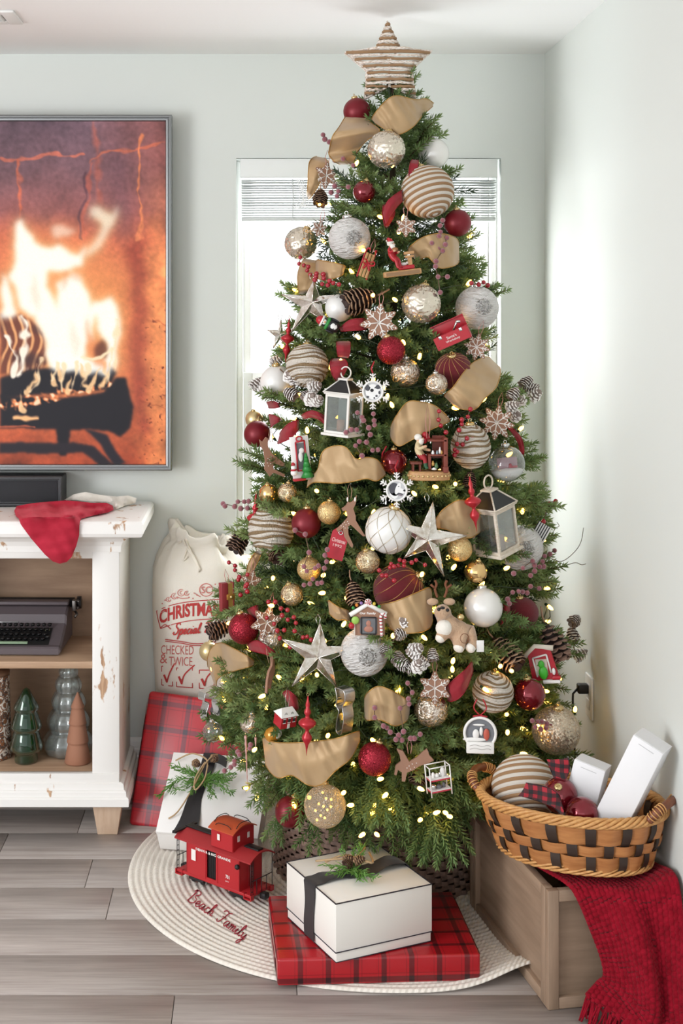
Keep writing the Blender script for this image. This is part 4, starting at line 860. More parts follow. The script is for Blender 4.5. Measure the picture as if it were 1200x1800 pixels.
# ---- knitted throw
t = NT('crimson_knit'); c = t.coord(); t.set(base=t.ramp(t.noise(c, 60, 3), (.3, '7a0d1c'), (.7, '981528')), rough=.95, sheen=.06, spec=.08); t.bump(t.noise(c, 700, 2), .3, .002); KNIT = t.m
thr = thing('knitted_throw', 'crimson chunky knitted throw draped over the crate front to the floor', 'throw', (.8, 3.05, 0))
ctrl = [[(.60, 3.30, .275), (.70, 3.33, .275), (.80, 3.34, .276), (.88, 3.33, .277), (.925, 3.33, .277)],
        [(.645, 3.22, .276), (.73, 3.22, .277), (.81, 3.2, .279), (.875, 3.2, .281), (.93, 3.2, .285)],
        [(.68, 3.13, .283), (.75, 3.12, .280), (.81, 3.1, .284), (.87, 3.09, .288), (.935, 3.1, .308)],
        [(.712, 3.065, .283), (.77, 3.055, .285), (.82, 3.04, .288), (.875, 3.02, .296), (.936, 3.0, .335)],
        [(.728, 3.03, .268), (.785, 3.022, .275), (.83, 2.995, .285), (.88, 2.985, .285), (.938, 2.965, .31)],
        [(.757, 3.022, .2), (.80, 3.0, .2), (.845, 2.955, .22), (.885, 2.975, .2), (.938, 2.935, .23)],
        [(.78, 3.02, .14), (.825, 2.985, .13), (.862, 2.93, .13), (.892, 2.96, .12), (.938, 2.92, .14)],
        [(.785, 3.016, .10), (.83, 2.98, .08), (.868, 2.925, .055), (.895, 2.95, .05), (.938, 2.905, .07)],
        [(.772, 3.022, .082), (.82, 2.985, .05), (.862, 2.925, .035), (.89, 2.925, .03), (.938, 2.885, .04)],
        [(.745, 3.018, .055), (.795, 2.985, .03), (.845, 2.92, .018), (.885, 2.89, .015), (.938, 2.86, .018)]]
rowsA = [smooth_path(r, 200) for r in ctrl]; colsA = [smooth_path([r[j] for r in rowsA], 200) for j in range(200)]
base = [[colsA[j][i] for j in range(200)] for i in range(200)]
def nrm_at(i, j):
    a = base[i][min(j+1, 199)]-base[i][max(j-1, 0)]; b = base[min(i+1, 199)][j]-base[max(i-1, 0)][j]; q = b.cross(a); return q.normalized() if q.length else Vector((0, 0, 1))
org = thr.location.copy(); rows = []
for i in range(200):
    r = []
    for j in range(200):
        w = abs(math.sin(PI*j/200*21)); st_ = math.sin(i/200*PI*2*52+(PI if int(j/200*21) % 2 else 0))
        r.append(base[i][j]+nrm_at(i, j)*(-.0065*w*(.72+.28*st_)*-1)-org)
    rows.append(r)
g = G(); g.grid(rows, th=.004); g.build('knit_fabric', KNIT, thr)
q = random.Random(2)
for k in range(17):
    e = base[199][int(6+k*11.5)]-org; g = G()
    for s in range(7):
        l = q.uniform(.04, .055); p = e+Vector((q.gauss(0, .004), q.gauss(0, .002), 0)); gz = .004-org.z; dx = q.gauss(-.35, .25); dy = q.gauss(-.2, .15)
        pts = [p, p+Vector((dx*.5*l, dy*.4*l-.003, -.45*l)), p+Vector((dx*l, dy*l-.004, -.9*l))]
        pts = [Vector((v.x, v.y-max(0, gz-v.z)*.6, max(v.z, gz+q.uniform(0, .003)))) for v in pts]
        g.tube(smooth_path(pts, 6), .0024, 5)
    g.sphere(e+Vector((0, -.003, 0)), .006, 0, 8, 6); g.build('tassel', KNIT, thr)
# ---- basket
WIL = m_wood('willow_rod', 'b9814a', 'dba869', (60, 60, 60), .5); SPL = m_wood('chestnut_splint', '9d6033', 'c08550', (8, 8, 60), .45); DKS = flat('dark_splint', '35271f', .55); HND = m_wood('dark_handle_wood', '6d3b26', '8a5236', (30, 30, 30), .4)
tip = math.atan2(.03, .48)
bk_ = thing('willow_basket', 'oval willow basket with dark woven checks standing on the crate', 'basket', (.752, 3.176, .3135), (0, -tip, math.radians(-38.9)))
NS = 30; BH = .115
def oval(a, f, o=0):
    """point on the basket wall at angle a, height fraction f"""
    k = f**.8; ax, by = lerp(.185, .226, k)+o, lerp(.118, .152, k)+o; return Vector((ax*math.cos(a), by*math.sin(a), BH*f))
ang = [2*PI*i/NS for i in range(NS)]
for i, a in enumerate(ang):
    g = G(); rows = []
    for f in [k/24 for k in range(25)]:
        s = math.cos(PI*i)*math.cos(3*PI*(f-1/6)) ; o = -.0035*s
        rows.append([oval(a-.058, f, o), oval(a+.058, f, o)])
    g.grid(rows, th=.0016); g.build('upright_splint', DKS, bk_)
for r_, (f0, f1) in enumerate(((.04, .36), (.39, .60), (.63, .98))):
    rows = [[], [], []]
    for j in range(NS*8+1):
        a = 2*PI*j/(NS*8); s = math.cos(j/8*PI+PI*r_)
        for k, f in enumerate((f0, (f0+f1)/2, f1)): rows[k].append(oval(a, f, .005*s+(.0015 if k == 1 else 0)))
    G().grid(rows, th=.0015).build('woven_band', SPL, bk_)
def rods(name, f, n, tw, sp, rad, z0, par=bk_):
    for k in range(n):
        pts = []
        for j in range(180):
            a = 2*PI*j/180; ph = tw*a+2*PI*k/n; pts.append(oval(a, f, sp*math.cos(ph))+Vector((0, 0, z0+sp*1.1*math.sin(ph))))
        G().tube(pts, rad, 6, 0, True).build(name, WIL, par)
rods('rim_rod', 1, 6, 11, .0085, .0042, .010); rods('rim_rod', 1, 3, 7, .004, .0046, .010); rods('foot_rod', 0, 5, 9, .0062, .0034, .004)
G().prism([tuple(oval(2*PI*i/40, 0, -.004).xy) for i in range(40)], .0, .006).build('basket_floor', SPL, bk_)
for s in (-1, 1):
    pts = smooth_path([(s*.218, -.055, BH+.012), (s*.238, -.045, BH+.034), (s*.25, 0, BH+.044), (s*.238, .045, BH+.034), (s*.218, .055, BH+.012)], 26)
    h = G().tube(pts, .0095, 12).build('handle', HND, bk_)
    for c_ in (5, 20):
        g = G()
        for k in range(6): p = pts[c_-3+k]; d = (pts[c_-2+k]-pts[c_-4+k]).normalized(); u = d.cross(Vector((s, 0, .3))).normalized(); v = d.cross(u); g.tube([p+(u*math.cos(t_)+v*math.sin(t_))*.0115 for t_ in [2*PI*m/12 for m in range(12)]], .0016, 5, 0, True)
        g.build('handle_wrap', WIL, h)
# ---------------------------------------------------------------- christmas tree: profile and placing
TX, TY = .393, 3.85
PROF = sorted((HC-(v-VV)*TY/F, w*TY/F) for v, w in ((165, 14), (185, 48), (220, 74), (260, 92), (300, 108), (350, 128), (400, 146), (500, 183), (600, 210), (700, 238), (800, 258), (900, 280), (1000, 300), (1100, 318), (1200, 338), (1290, 350), (1340, 340), (1400, 300), (1450, 260)))
def RZ(z):
    if z <= PROF[0][0]: return PROF[0][1]
    for (a, x), (b, y) in zip(PROF, PROF[1:]):
        if z <= b: return x+(y-x)*(z-a)/(b-a)
    return .01
def on_tree(u, v, k=.9, d=0.0):
    """point of the tree's outer surface seen at a pixel of the photograph, d metres further out towards the viewer"""
    y = 2.9
    while y < TY:
        p = P(u, v, y)
        if math.hypot(p.x-TX, p.y-TY) <= RZ(p.z)*k: break
        y += .004
    return P(u, v, y-d)
OBST = []                                               # (centre, radius) of what hangs in the tree: branches give way to it
def sp_(p): return p.y/F                                # metres per pixel at a point
zoomA = lambda x, y: (520+x/3.158, 20+y/3.158)
zoomB = lambda x, y: (480+x/2.727, 360+y/2.727)
zoomC = lambda x, y: (400+x/3.75, 600+y/3.75)
zoomD = lambda x, y: (660+x/3.75, 600+y/3.75)
zoomE = lambda x, y: (340+x/3.529, 840+y/3.529)
zoomF = lambda x, y: (640+x/2.857, 840+y/2.857)
zoomG = lambda x, y: (320+x/3.158, 1100+y/3.158)
zoomH = lambda x, y: (640+x/2.727, 1100+y/2.727)
# ---------------------------------------------------------------- bauble finishes
def fin(key, col, rough, metal=0, bump=None, **kw):
    if key in MATS: return MATS[key]
    t = NT(key); t.set(base=col, rough=rough, metal=metal, **kw)
    if bump: bump(t)
    MATS[key] = t.m; return t.m
def glitter(key, a, b, sc=26):
    if key in MATS: return MATS[key]
    t = NT(key); c = t.coord(); vc = t.voro(c, sc, out='Color'); vs = t.xyz(vc)
    t.set(base=t.mix(vs[0], a, b), metal=.75, rough=t.math('MULTIPLY_ADD', vs[1], .3, .22))
    nm = t.n('ShaderNodeVectorMath', operation='SUBTRACT', i_0=vc); nm.inputs[1].default_value = (.5, .5, .5)
    sc_ = t.n('ShaderNodeVectorMath', operation='SCALE', i_0=nm.outputs[0]); sc_.inputs['Scale'].default_value = .75
    gm = t.n('ShaderNodeNewGeometry'); ad = t.n('ShaderNodeVectorMath', operation='ADD', i_0=gm.outputs['Normal']); t.put(ad.inputs[1], sc_.outputs[0])
    no = t.n('ShaderNodeVectorMath', operation='NORMALIZE', i_0=ad.outputs[0]); t.put(t.b.inputs['Normal'], no.outputs[0]); MATS[key] = t.m; return t.m
def mercury(key, a, b, sc=5, th=.5):
    if key in MATS: return MATS[key]
    t = NT(key); c = t.coord(); n = t.noise(c, sc, 6, .65); t.set(base=t.ramp(n, (.38, a), (.62, b)), metal=.9, rough=.16); t.bump(t.noise(c, sc*1.6, 3), .35, .05); MATS[key] = t.m; return t.m
BALL = {
 'matte_burgundy': fin('matte_burgundy', '781824', .42, .35), 'gloss_burgundy': fin('gloss_burgundy', '7d1624', .1, .55, coat=.6),
 'velvet_burgundy': fin('velvet_burgundy', '680c1a', .85, 0, lambda t: t.bump(t.noise(t.coord(), 45, 3), .4, .04), sheen=.15),
 'glitter_burgundy': glitter('glitter_burgundy', '7a1522', 'b03040', 24), 'glitter_gold': glitter('glitter_gold', 'c79f62', 'f0d8a4', 24), 'glitter_champagne': glitter('glitter_champagne', 'bba58c', 'e6d9c4', 17),
 'gold': fin('gold_gloss', 'e8c48a', .14, .95), 'gold_satin': fin('gold_satin', 'd8c394', .35, .8), 'mercury_gold': mercury('mercury_gold', 'f3e2c0', 'b7a07c'), 'mercury_silver': mercury('mercury_silver', 'f4ece0', 'b9a48c', 4),
 'pearl': fin('pearl_white', 'eceae6', .22, .15, coat=.5), 'white_satin': fin('white_satin', 'ecebe8', .4, .1),
 'champagne': fin('champagne_mercury', 'e6dccb', .24, .8)}
CAP = flat('cap_gold', 'd9c08c', .25, .9); CAPS = flat('cap_silver', 'dcdcda', .2, .95); TAN = flat('twine_tan', 'b08d74', .85)
_sph = {}
def sphere_mesh(kind):
    if kind not in _sph: g = G(); g.sphere((0, 0, 0), 1, 0, 36, 22); _sph[kind] = g.mesh('bauble', BALL[kind])
    return _sph[kind]
g = G(); g.lathe([(.2, .95), (.215, .97), (.215, 1.1), (.19, 1.13), (.05, 1.15), (0, 1.15)], 18)
for i in range(9): a = 2*PI*i/9; g.tube([(.216*math.cos(a), .216*math.sin(a), .97), (.216*math.cos(a), .216*math.sin(a), 1.1)], .018, 5)
g.tube([(.085*math.cos(2*PI*i/14), 0, 1.21+.085*math.sin(2*PI*i/14)) for i in range(14)], .022, 5, 0, True)
CAPM = {True: g.mesh('cap', CAP), False: g.mesh('cap', CAPS)}
def custom(key, f, mats):
    if key not in _sph: g = G(); f(g); _sph[key] = g.mesh('bauble', mats)
    return _sph[key]
def bands(g, n, ma, mb, ridge=.03, sub=5, wob=0, dutyb=.5):
    """ball wound with cord: rings of two colours, each ring a real ridge"""
    V = []; Fs = []; seg = 44; rows = n*sub; 
    for j in range(rows+1):
        th = PI*j/rows; k = (j % sub)/sub; rr_ = 1+ridge*abs(math.sin(PI*k))-ridge*.5
        for i in range(seg):
            a = 2*PI*i/seg; t2 = min(max(th+(wob*noise.noise((math.cos(a)*1.3, math.sin(a)*1.3, j/sub*.35)) if wob else 0), 0), PI)
            V.append((rr_*math.sin(t2)*math.cos(a), rr_*math.sin(t2)*math.sin(a), -rr_*math.cos(t2)))
    for j in range(rows):
        for i in range(seg): Fs.append((j*seg+i, j*seg+(i+1) % seg, (j+1)*seg+(i+1) % seg, (j+1)*seg+i))
    o = len(g.V); g.add(V, Fs)
    for q in range(len(Fs)): g.M[len(g.M)-len(Fs)+q] = 0 if (((q//seg)//sub) % 2 if sub == 5 else ((q//seg)//sub) % 5 in (1, 3)) else 1
JUTE = fin('jute_cord', 'ab8560', .9, 0, lambda t: t.bump(t.noise(t.map(t.coord(), (1, 1, 1)), 60, 3), .5, .03)); COTN = fin('cotton_cord_white', 'e9e1d6', .9, 0, lambda t: t.bump(t.noise(t.coord(), 70, 3), .5, .03))
COCO = fin('birch_bark_brown', '99805f', .85, 0, lambda t: t.bump(t.noise(t.coord(), 14, 4), .6, .05)); BRKW = fin('bark_cream', 'f1e8dc', .85, 0, lambda t: t.bump(t.noise(t.coord(), 14, 4), .6, .05))
t = NT('whitewashed_birch'); c = t.coord(); n_ = t.noise(t.map(c, (1.5, 1.5, 7)), 2.2, 5, .65); s_ = t.ramp(n_, (.62, 0.0), (.66, 1.0)); t.set(base=t.mix(s_, 'f4f1ee', 'b3aca6'), rough=.75); t.bump(t.noise(t.map(c, (1, 1, 4)), 3, 5), .7, .06); BIRCH = t.m
t = NT('crackle_glass'); c = t.coord(); vd = t.voro(c, 9, 'DISTANCE_TO_EDGE'); t.set(base=t.ramp(vd, (.0, 'cdb48a'), (.05, 'fffaf0')), rough=.08, spec=1); t.bump(vd, .9, .06); tr = t.n('ShaderNodeBsdfTranslucent'); t.put(tr.inputs[0], 'fff2d6'); tp = t.n('ShaderNodeBsdfTransparent'); m1 = t.n('ShaderNodeMixShader', i_0=.55); t.put(m1.inputs[1], tr.outputs[0]); t.put(m1.inputs[2], tp.outputs[0]); m2 = t.n('ShaderNodeMixShader', i_0=.38); t.put(m2.inputs[1], t.b.outputs[0]); t.put(m2.inputs[2], m1.outputs[0]); t.t.links.new(m2.outputs[0], t.t.nodes['Material Output'].inputs[0]); CRACK = t.m
t = NT('warm_bulb'); t.set(base='ffd9a0', emit=(1, .5, .072, 1), estr=11); BULB = t.m
SNOWGL = glass('clear_ball_glass', 'f4f6f6', .03, .03, 'ffffff')
def emboss(g):
    n, m = 84, 48; V = []; Fs = []
    for j in range(m+1):
        th = PI*j/m
        for i in range(n):
            a = 2*PI*i/n; p = Vector((math.sin(th)*math.cos(a), math.sin(th)*math.sin(a), -math.cos(th)))
            q = p*2.6; w = Vector((noise.noise(q), noise.noise(q+Vector((7, 1, 3))), noise.noise(q+Vector((2, 9, 4)))))
            h = min(1, 2.4*abs(math.sin(7.5*(w.x+p.z*.8))*math.cos(6.5*(w.y+p.x*.7)))); V.append(p*(1+.085*h-.04))
    for j in range(m):
        for i in range(n): Fs.append((j*n+i, j*n+(i+1) % n, (j+1)*n+(i+1) % n, (j+1)*n+i))
    g.add(V, Fs)
KIND = {'jute': lambda: custom('jute', lambda g: bands(g, 26, 0, 1, .035, 5), [JUTE, COTN]), 'cocoa': lambda: custom('cocoa', lambda g: bands(g, 30, 0, 1, .07, 4, .14), [COCO, BRKW]),
        'birch': lambda: custom('birch', lambda g: g.sphere((0, 0, 0), 1, 0, 40, 26), [BIRCH]), 'emboss': lambda: custom('emboss', emboss, [BALL['champagne']]), 'crackle': lambda: custom('crackle', lambda g: g.sphere((0, 0, 0), 1, 0, 40, 26), [CRACK]),
        'clear': lambda: custom('clear', lambda g: g.sphere((0, 0, 0), 1, 0, 40, 26), [SNOWGL]), 'velvet_lines': lambda: custom('vl', lambda g: g.sphere((0, 0, 0), 1, 0, 40, 26), [BALL['velvet_burgundy']]),
        'diamond': lambda: custom('dm', lambda g: g.sphere((0, 0, 0), 1, 0, 40, 26), [BALL['white_satin']])}
g = G()
for s in (-1, 1):
    for k in range(9): g.tube([(math.sin(th)*math.cos(a)*1.005, math.sin(th)*math.sin(a)*1.005, -math.cos(th)*1.005) for th, a in [(PI*(.04+.92*i/26), 2*PI*k/9+s*.62*PI*i/26) for i in range(27)]], .016, 4)
NETM = g.mesh('wire_net', flat('silver_wire', 'c9bda8', .3, .8))
g = G()
for k in range(14): g.tube([(math.sin(th)*math.cos(a)*1.004, math.sin(th)*math.sin(a)*1.004, -math.cos(th)*1.004) for th, a in [(PI*(.02+.96*i/20), 2*PI*k/14+.5*math.sin(PI*i/20)) for i in range(21)]], .012, 4)
GOLDL = g.mesh('gold_piping', flat('gold_thread', 'c8a063', .35, .7))
def ball(kind, u, v, r, label, k=.9, d=0, rot=None, sc=(1, 1, 1), cap=True, pos=None, group=None):
    p = pos or on_tree(u, v, k, d); s = sp_(p); q = R.uniform
    me = KIND[kind]() if kind in KIND else sphere_mesh(kind)
    o = put(me, 'ornament_ball', None, p, rot or (q(-.25, .3), q(-.3, .3), q(-3, 3)), (r*s*sc[0], r*s*sc[1], r*s*sc[2]))
    tag(o, label, 'ornament', group or kind.replace('_', ' ')+' baubles')
    if cap: put(CAPM[kind not in ('pearl', 'birch', 'clear', 'mercury_silver')], 'cap', o)
    if kind == 'crackle':
        for bx, bz in ((-.35, .1), (.1, .35), (.3, -.15), (-.1, -.4), (.45, .3), (-.5, -.2), (0, 0), (.2, -.5), (-.3, -.6), (-.2, .6), (.5, 0)): put(_sph.setdefault('lamp', G().sphere((0, 0, 0), .06, 0, 8, 6).mesh('bulb', BULB)), 'bulb', o, (bx, -.1+.3*bz, bz))
    if kind == 'birch' and r > 36:
        e_ = o.rotation_euler.to_matrix().inverted() @ Vector((R.uniform(-.1, .35), -1, R.uniform(-.2, .2))).normalized(); a_ = e_.cross(Vector((0, 0, 1))).normalized(); b_ = a_.cross(e_); g = G(); sf = lambda x, y: (e_+a_*x+b_*y).normalized()*1.012
        for i in range(8):
            c, n_ = math.cos(i*PI/4), math.sin(i*PI/4); pt = lambda f, t: sf(f*c-t*n_, f*n_+t*c); g.tube([pt(.04, 0), pt(.2, 0), pt(.4, 0)], .022, 4)
            for f in (.16, .28):
                for t_ in (-1, 1): g.tube([pt(f, 0), pt(f+.1, t_*.1)], .02, 4)
        g.build('silver_snowflake', glitter('silver_glitter', '8d8a88', 'd9d7d4', 30), o)
    if kind == 'diamond': put(NETM, 'wire_net', o)
    if kind == 'velvet_lines': put(GOLDL, 'gold_piping', o)
    if pos is None: OBST.append((p, r*s*.95))
    return o
BALLS = [
 ('matte_burgundy', 627, 196, 24, 'matte burgundy ball half hidden behind the gold ribbon under the star', .9, .02), ('emboss', 679, 263, 32, 'embossed champagne ball high on the tree below the top gold ribbon', .9, .03),
 ('pearl', 762, 270, 27, 'white glossy ball behind the fir tips above the big striped ball', .9, -.03), ('gloss_burgundy', 640, 337, 20, 'small glossy burgundy ball left of the big striped ball', .9, .02),
 ('matte_burgundy', 804, 392, 24, 'matte burgundy ball at the right edge below the big striped ball', .92, .02), ('birch', 614, 419, 37, 'large white birch-bark ball right of the embossed silver ball', .9, .02),
 ('emboss', 529, 428, 28, 'embossed champagne ball hanging before the window at the upper left edge', .95, 0), ('emboss', 740, 534, 33, 'embossed champagne ball below the red-suited figurine', .9, .02),
 ('birch', 838, 541, 38, 'large white birch-bark ball above the open red toolbox', .92, .01), ('white_satin', 596, 541, 25, 'plain white ball behind the small penguin figure', .9, -.01),
 ('glitter_burgundy', 687, 616, 25, 'burgundy ball with glitter specks below the large gingerbread snowflake', .9, .03), ('mercury_silver', 767, 675, 19.5, 'silver mercury-glass ball hanging beside the velvet ball with gold piping', .9, .03),
 ('mercury_silver', 712, 655, 26, 'mercury ball deep in the branches under the glittered burgundy ball', .8, 0),
 ('white_satin', 487, 672, 30, 'white ball behind the frosted cone sprig at the left', .92, 0), ('matte_burgundy', 452, 763, 23.5, 'matte burgundy ball at the left edge above the gingerbread deer', .95, .01),
 ('gold_satin', 447, 737, 16, 'pale gold ball peeping out above the left matte burgundy ball', .93, -.03), ('gloss_burgundy', 693, 812, 23, 'glossy burgundy ball with green holly behind the workshop scene', .88, 0),
 ('gold', 472, 868, 17.5, 'glossy gold ball, left of a pair below the gingerbread deer', .93, .02), ('mercury_gold', 505, 866, 17, 'mottled gold mercury ball, right of a pair below the gingerbread deer', .92, .02),
 ('matte_burgundy', 538, 920, 26, 'matte burgundy ball next to the gold glitter ball and red tag', .9, .02), ('glitter_gold', 578, 901, 20.5, 'gold glitter ball between the matte burgundy ball and standing deer', .9, .03),
 ('diamond', 683, 932, 41, 'large white ball with a diamond net of wire under the dog portrait', .9, .03), ('glitter_gold', 808, 965, 22, 'gold glitter ball below the right lantern', .9, .03),
 ('birch', 914, 962, 40, 'white birch-bark ball behind the right lantern', .9, -.03), ('gold', 836, 1005, 20, 'glossy gold ball just above the pearl ball', .9, .03), ('mercury_gold', 646, 987, 21.5, 'mottled gold mercury ball between the red tag and red velvet ball', .9, .03),
 ('glitter_gold', 543, 1000, 21, 'gold glitter ball crossed by a frosted berry sprig', .9, .02), ('mercury_gold', 513, 1045, 20, 'mottled gold mercury ball above the red berry cluster', .9, .03),
 ('pearl', 849, 1068, 34, 'large pearly white ball right of the plush reindeer', .9, .04), ('velvet_burgundy', 919, 1077, 27, 'dark burgundy velvet ball right of the pearly white ball', .92, .01),
 ('glitter_burgundy', 428, 1105, 27, 'burgundy glitter ball in front of the sack', .95, .02), ('gold_satin', 367, 1145, 17, 'pale gold ball at the far left behind the gold ribbon loop', .97, -.01),
 ('mercury_silver', 476, 1128, 24, 'clear silvery ball beneath the red berry cluster', .88, 0), ('birch', 640, 1146, 42, 'large white birch-bark ball under the gingerbread house', .9, .01),
 ('mercury_silver', 440, 1271, 18.5, 'silver mercury ball at the lower left near the red schoolhouse', .9, .03), ('clear', 374, 1286, 18, 'clear glass ball at the lower left edge', .95, 0),
 ('mercury_silver', 757, 1248, 30, 'silvery ball under the right gingerbread snowflake', .88, 0), ('gloss_burgundy', 930, 1220, 28, 'glossy dark burgundy ball right of the brown wound ball', .92, .02),
 ('glitter_champagne', 977, 1284, 42, 'large champagne glitter ball at the lower right edge', .95, .01), ('glitter_burgundy', 658, 1334, 29, 'burgundy glitter ball right of the wide gold ribbon swag', .9, .04),
 ('matte_burgundy', 510, 1427, 27, 'matte burgundy ball hanging lowest, left of the crackle ball', .9, .02), ('crackle', 571, 1417, 37, 'glowing crackle-glass ball hanging lowest above the skirt', .9, .04),
 ('cocoa', 540, 643, 37, 'brown and cream wound ball above the frosted cones on the left', .92, .01), ('cocoa', 476, 932, 40, 'brown and cream wound ball behind the left red finial', .9, 0),
 ('cocoa', 866, 1216, 35, 'brown and cream wound ball left of the glossy dark burgundy ball', .9, 0)]
for b in BALLS: ball(*b)
ball('jute', 751, 337, 46, 'big jute and white striped ball near the treetop', .92, .03, rot=(-.35, -.28, 0))
ball('cocoa', 827, 785, 34, 'brown and cream wound egg above the right red finial', .92, .02, rot=(.1, -.1, .4), sc=(1, 1, 1.14))
ball('velvet_lines', 797, 652, 33, 'red velvet ball with gold piping behind the right gold ribbon', .88, 0, rot=(.5, -.4, .3))
ball('velvet_lines', 700, 1037, 44, 'big red velvet ball with gold piping above the lower gold ribbon', .86, 0, rot=(.4, .9, .2))
o = ball('clear', 890, 815, 32, 'clear ball filled with snow and a tiny scene at the right edge', .95, .01, rot=(.05, -.08, 0))
o['group'] = 'clear glass baubles'
g = G(); g.lathe([(0, -.97), (.4, -.9), (.75, -.62), (.88, -.38), (.55, -.3), (0, -.26)], 24); g.build('snow', flat('snow_fill', 'f3f1f0', .8), o)
g = G(); g.box((.05, .1, .02), (1.1, .1, .6)); g.build('picture_panel', flat('mauve_print', 'a98b94', .6), o)
g = G(); g.box((.35, .02, -.2), (.5, .12, .12), bev=.04); g.sphere((.2, .0, -.1), .1, 0, 10, 8); g.build('red_sledge', flat('sledge_red', 'a82a3c', .5), o)
h = G()
for i, a in enumerate((0, 1.3, 2.4)): h.add([(0, 0, 0), (.35*math.cos(a+2), -.1, -.25), (.75*math.cos(a+2), -.15, -.1+.2*i), (.4*math.cos(a+2), -.1, .12)], [(0, 1, 2, 3)], 0, False)
for o2 in [x for x in bpy.data.objects if x.get('label', '').startswith('glossy burgundy ball with green')]: put(h.mesh('holly_leaf', flat('holly_green', '3f6b35', .45)), 'holly_leaf', o2, (0, -.55, .95)); put(G().tube([(0, -.6, 1.2), (.05, -.95, .6), (0, -1.05, -.2), (-.1, -1.0, -.9)], .06, 6).mesh('red_tie', flat('red_satin_tie', 'b01c30', .5)), 'red_tie', o2)
# ---------------------------------------------------------------- ribbon
t = NT('gold_wired_ribbon'); c = t.coord(); wv = t.noise(t.map(c, (300, 300, 40)), 1, 2); t.set(base=t.mix(t.noise(c, 14, 3), 'b9966a', 'd9ba8e'), rough=.5, metal=.12, sheen=.4); t.bump(wv, .05, .0006); GOLDR = t.m
tr = t.n('ShaderNodeBsdfTranslucent'); t.put(tr.inputs[0], 'c39a5c'); mx = t.n('ShaderNodeMixShader', i_0=.22); t.put(mx.inputs[1], t.b.outputs[0]); t.put(mx.inputs[2], tr.outputs[0]); t.t.links.new(mx.outputs[0], t.t.nodes['Material Output'].inputs[0])
t = NT('red_velvet_ribbon'); t.set(base='900f22', rough=.75, sheen=.2); t.bump(t.noise(t.coord(), 120, 2), .2, .002); REDR = t.m
GEDGE = flat('gold_wire_edge', 'b98f4e', .4, .5); REDGE = flat('red_wire_edge', '8a1022', .6)
def ribbon(label, top, bot, conv=None, mat='gold', d0=.03, bulge=.04, wr=.011, k=.9, dz=None, nw=3.2):
    """wired ribbon between two rails given in the photograph"""
    cv = conv or (lambda x, y: (x, y)); N, M = 44, 11
    A = smooth_path([(*cv(*p), 0) for p in top], N); B = smooth_path([(*cv(*p), 0) for p in bot], N)
    for i in range(N):                                  # the ends gather a little before they vanish between the boughs
        f = i/(N-1); t_ = .30*(max(0, 1-f/.10)**2+max(0, 1-(1-f)/.10)**2); m_ = (A[i]+B[i])/2; A[i] = A[i].lerp(m_, t_); B[i] = B[i].lerp(m_, t_)
    span = sum((A[i+1]-A[i]).length+(B[i+1]-B[i]).length for i in range(N-1))/2*.00145; wr = min(wr, span*.085); off3 = Vector((seed_:=R.uniform(0, 50), 0, 0))
    mid = on_tree(*(((A[N//2]+B[N//2])/2).xy), k); seed = R.uniform(0, 9); rows = []; base = []
    for i in range(N):
        m_ = (A[i]+B[i])/2; base.append(on_tree(m_.x, m_.y, k).y)
    for _ in range(6): base = [base[0]]+[(base[i-1]+base[i]*2+base[i+1])/4 for i in range(1, N-1)]+[base[-1]]
    for i in range(N):
        f = i/(N-1); r_ = []
        for j in range(M):
            e = j/(M-1); q = A[i].lerp(B[i], e)
            x_ = f*span*22; fold = noise.noise((x_+.7*e, e*.9, seed_))+.55*abs(noise.noise((x_*1.7-1.1*e, e*.6, seed_+9)))*2-.4
            dep = d0+bulge*math.sin(PI*f)*(1-.3*abs(2*e-1))+wr*1.5*fold*(.55+.45*abs(2*e-1))-.05*max(0, 1-f/.14)**1.5-.05*max(0, 1-(1-f)/.14)**1.5
            if dz: dep += dz[0]*(1-f)+dz[1]*f
            r_.append(P(q.x, q.y, base[i]-dep))
        rows.append(r_)
    c_ = mid-Vector((0, d0, 0)); rows = [[p-c_ for p in r] for r in rows]
    o = put(None, 'ribbon_loop', None, c_); tag(o, label, 'ribbon', 'gold ribbon loops' if mat == 'gold' else 'red velvet ribbon loops')
    g = G(); g.grid(rows, th=.0007); g.build('ribbon_band', GOLDR if mat == 'gold' else REDR, o)
    for j in (0, M-1): G().tube([r[j] for r in rows], .0015, 5).build('wired_edge', GEDGE if mat == 'gold' else REDGE, o)
    for i in range(4, N-3, 8):
        for j in (1, M//2, M-2): OBST.append((rows[i][j]+c_, .022))
ribbon('gold ribbon loop directly under the right side of the star', [(415, 595), (490, 505), (555, 468), (660, 490), (720, 485), (765, 505)], [(440, 622), (520, 668), (575, 682), (650, 640), (705, 575), (758, 530)], zoomA, d0=.05)
ribbon('gold ribbon loop falling left from the treetop over the burgundy ball', [(365, 560), (420, 620), (465, 665), (390, 720), (335, 790), (322, 850)], [(280, 572), (240, 640), (205, 690), (188, 750), (185, 800), (230, 850)], zoomA, d0=.05)
ribbon('small gold ribbon curl at the left edge above the upper pine cone', [(165, 815), (182, 850), (150, 920), (112, 990), (70, 1050)], [(105, 803), (75, 835), (68, 900), (66, 960), (60, 1020)], zoomA, d0=.02)
ribbon('gold ribbon fold right of the red-suited figurine crossed by berries', [(640, 215), (700, 165), (770, 140), (830, 142), (890, 165)], [(690, 275), (740, 250), (790, 300), (840, 300), (892, 282)], zoomB)
ribbon('gold ribbon fold behind the red berry sprig at the upper left', [(205, 262), (260, 272), (300, 280), (348, 292)], [(200, 350), (250, 362), (300, 350), (335, 335)], zoomB)
ribbon('gold ribbon tail hanging at the upper left edge above the glass star', [(145, 258), (120, 320), (118, 380), (125, 432)], [(212, 268), (205, 330), (192, 380), (180, 420)], zoomB, d0=.02, bulge=.02)
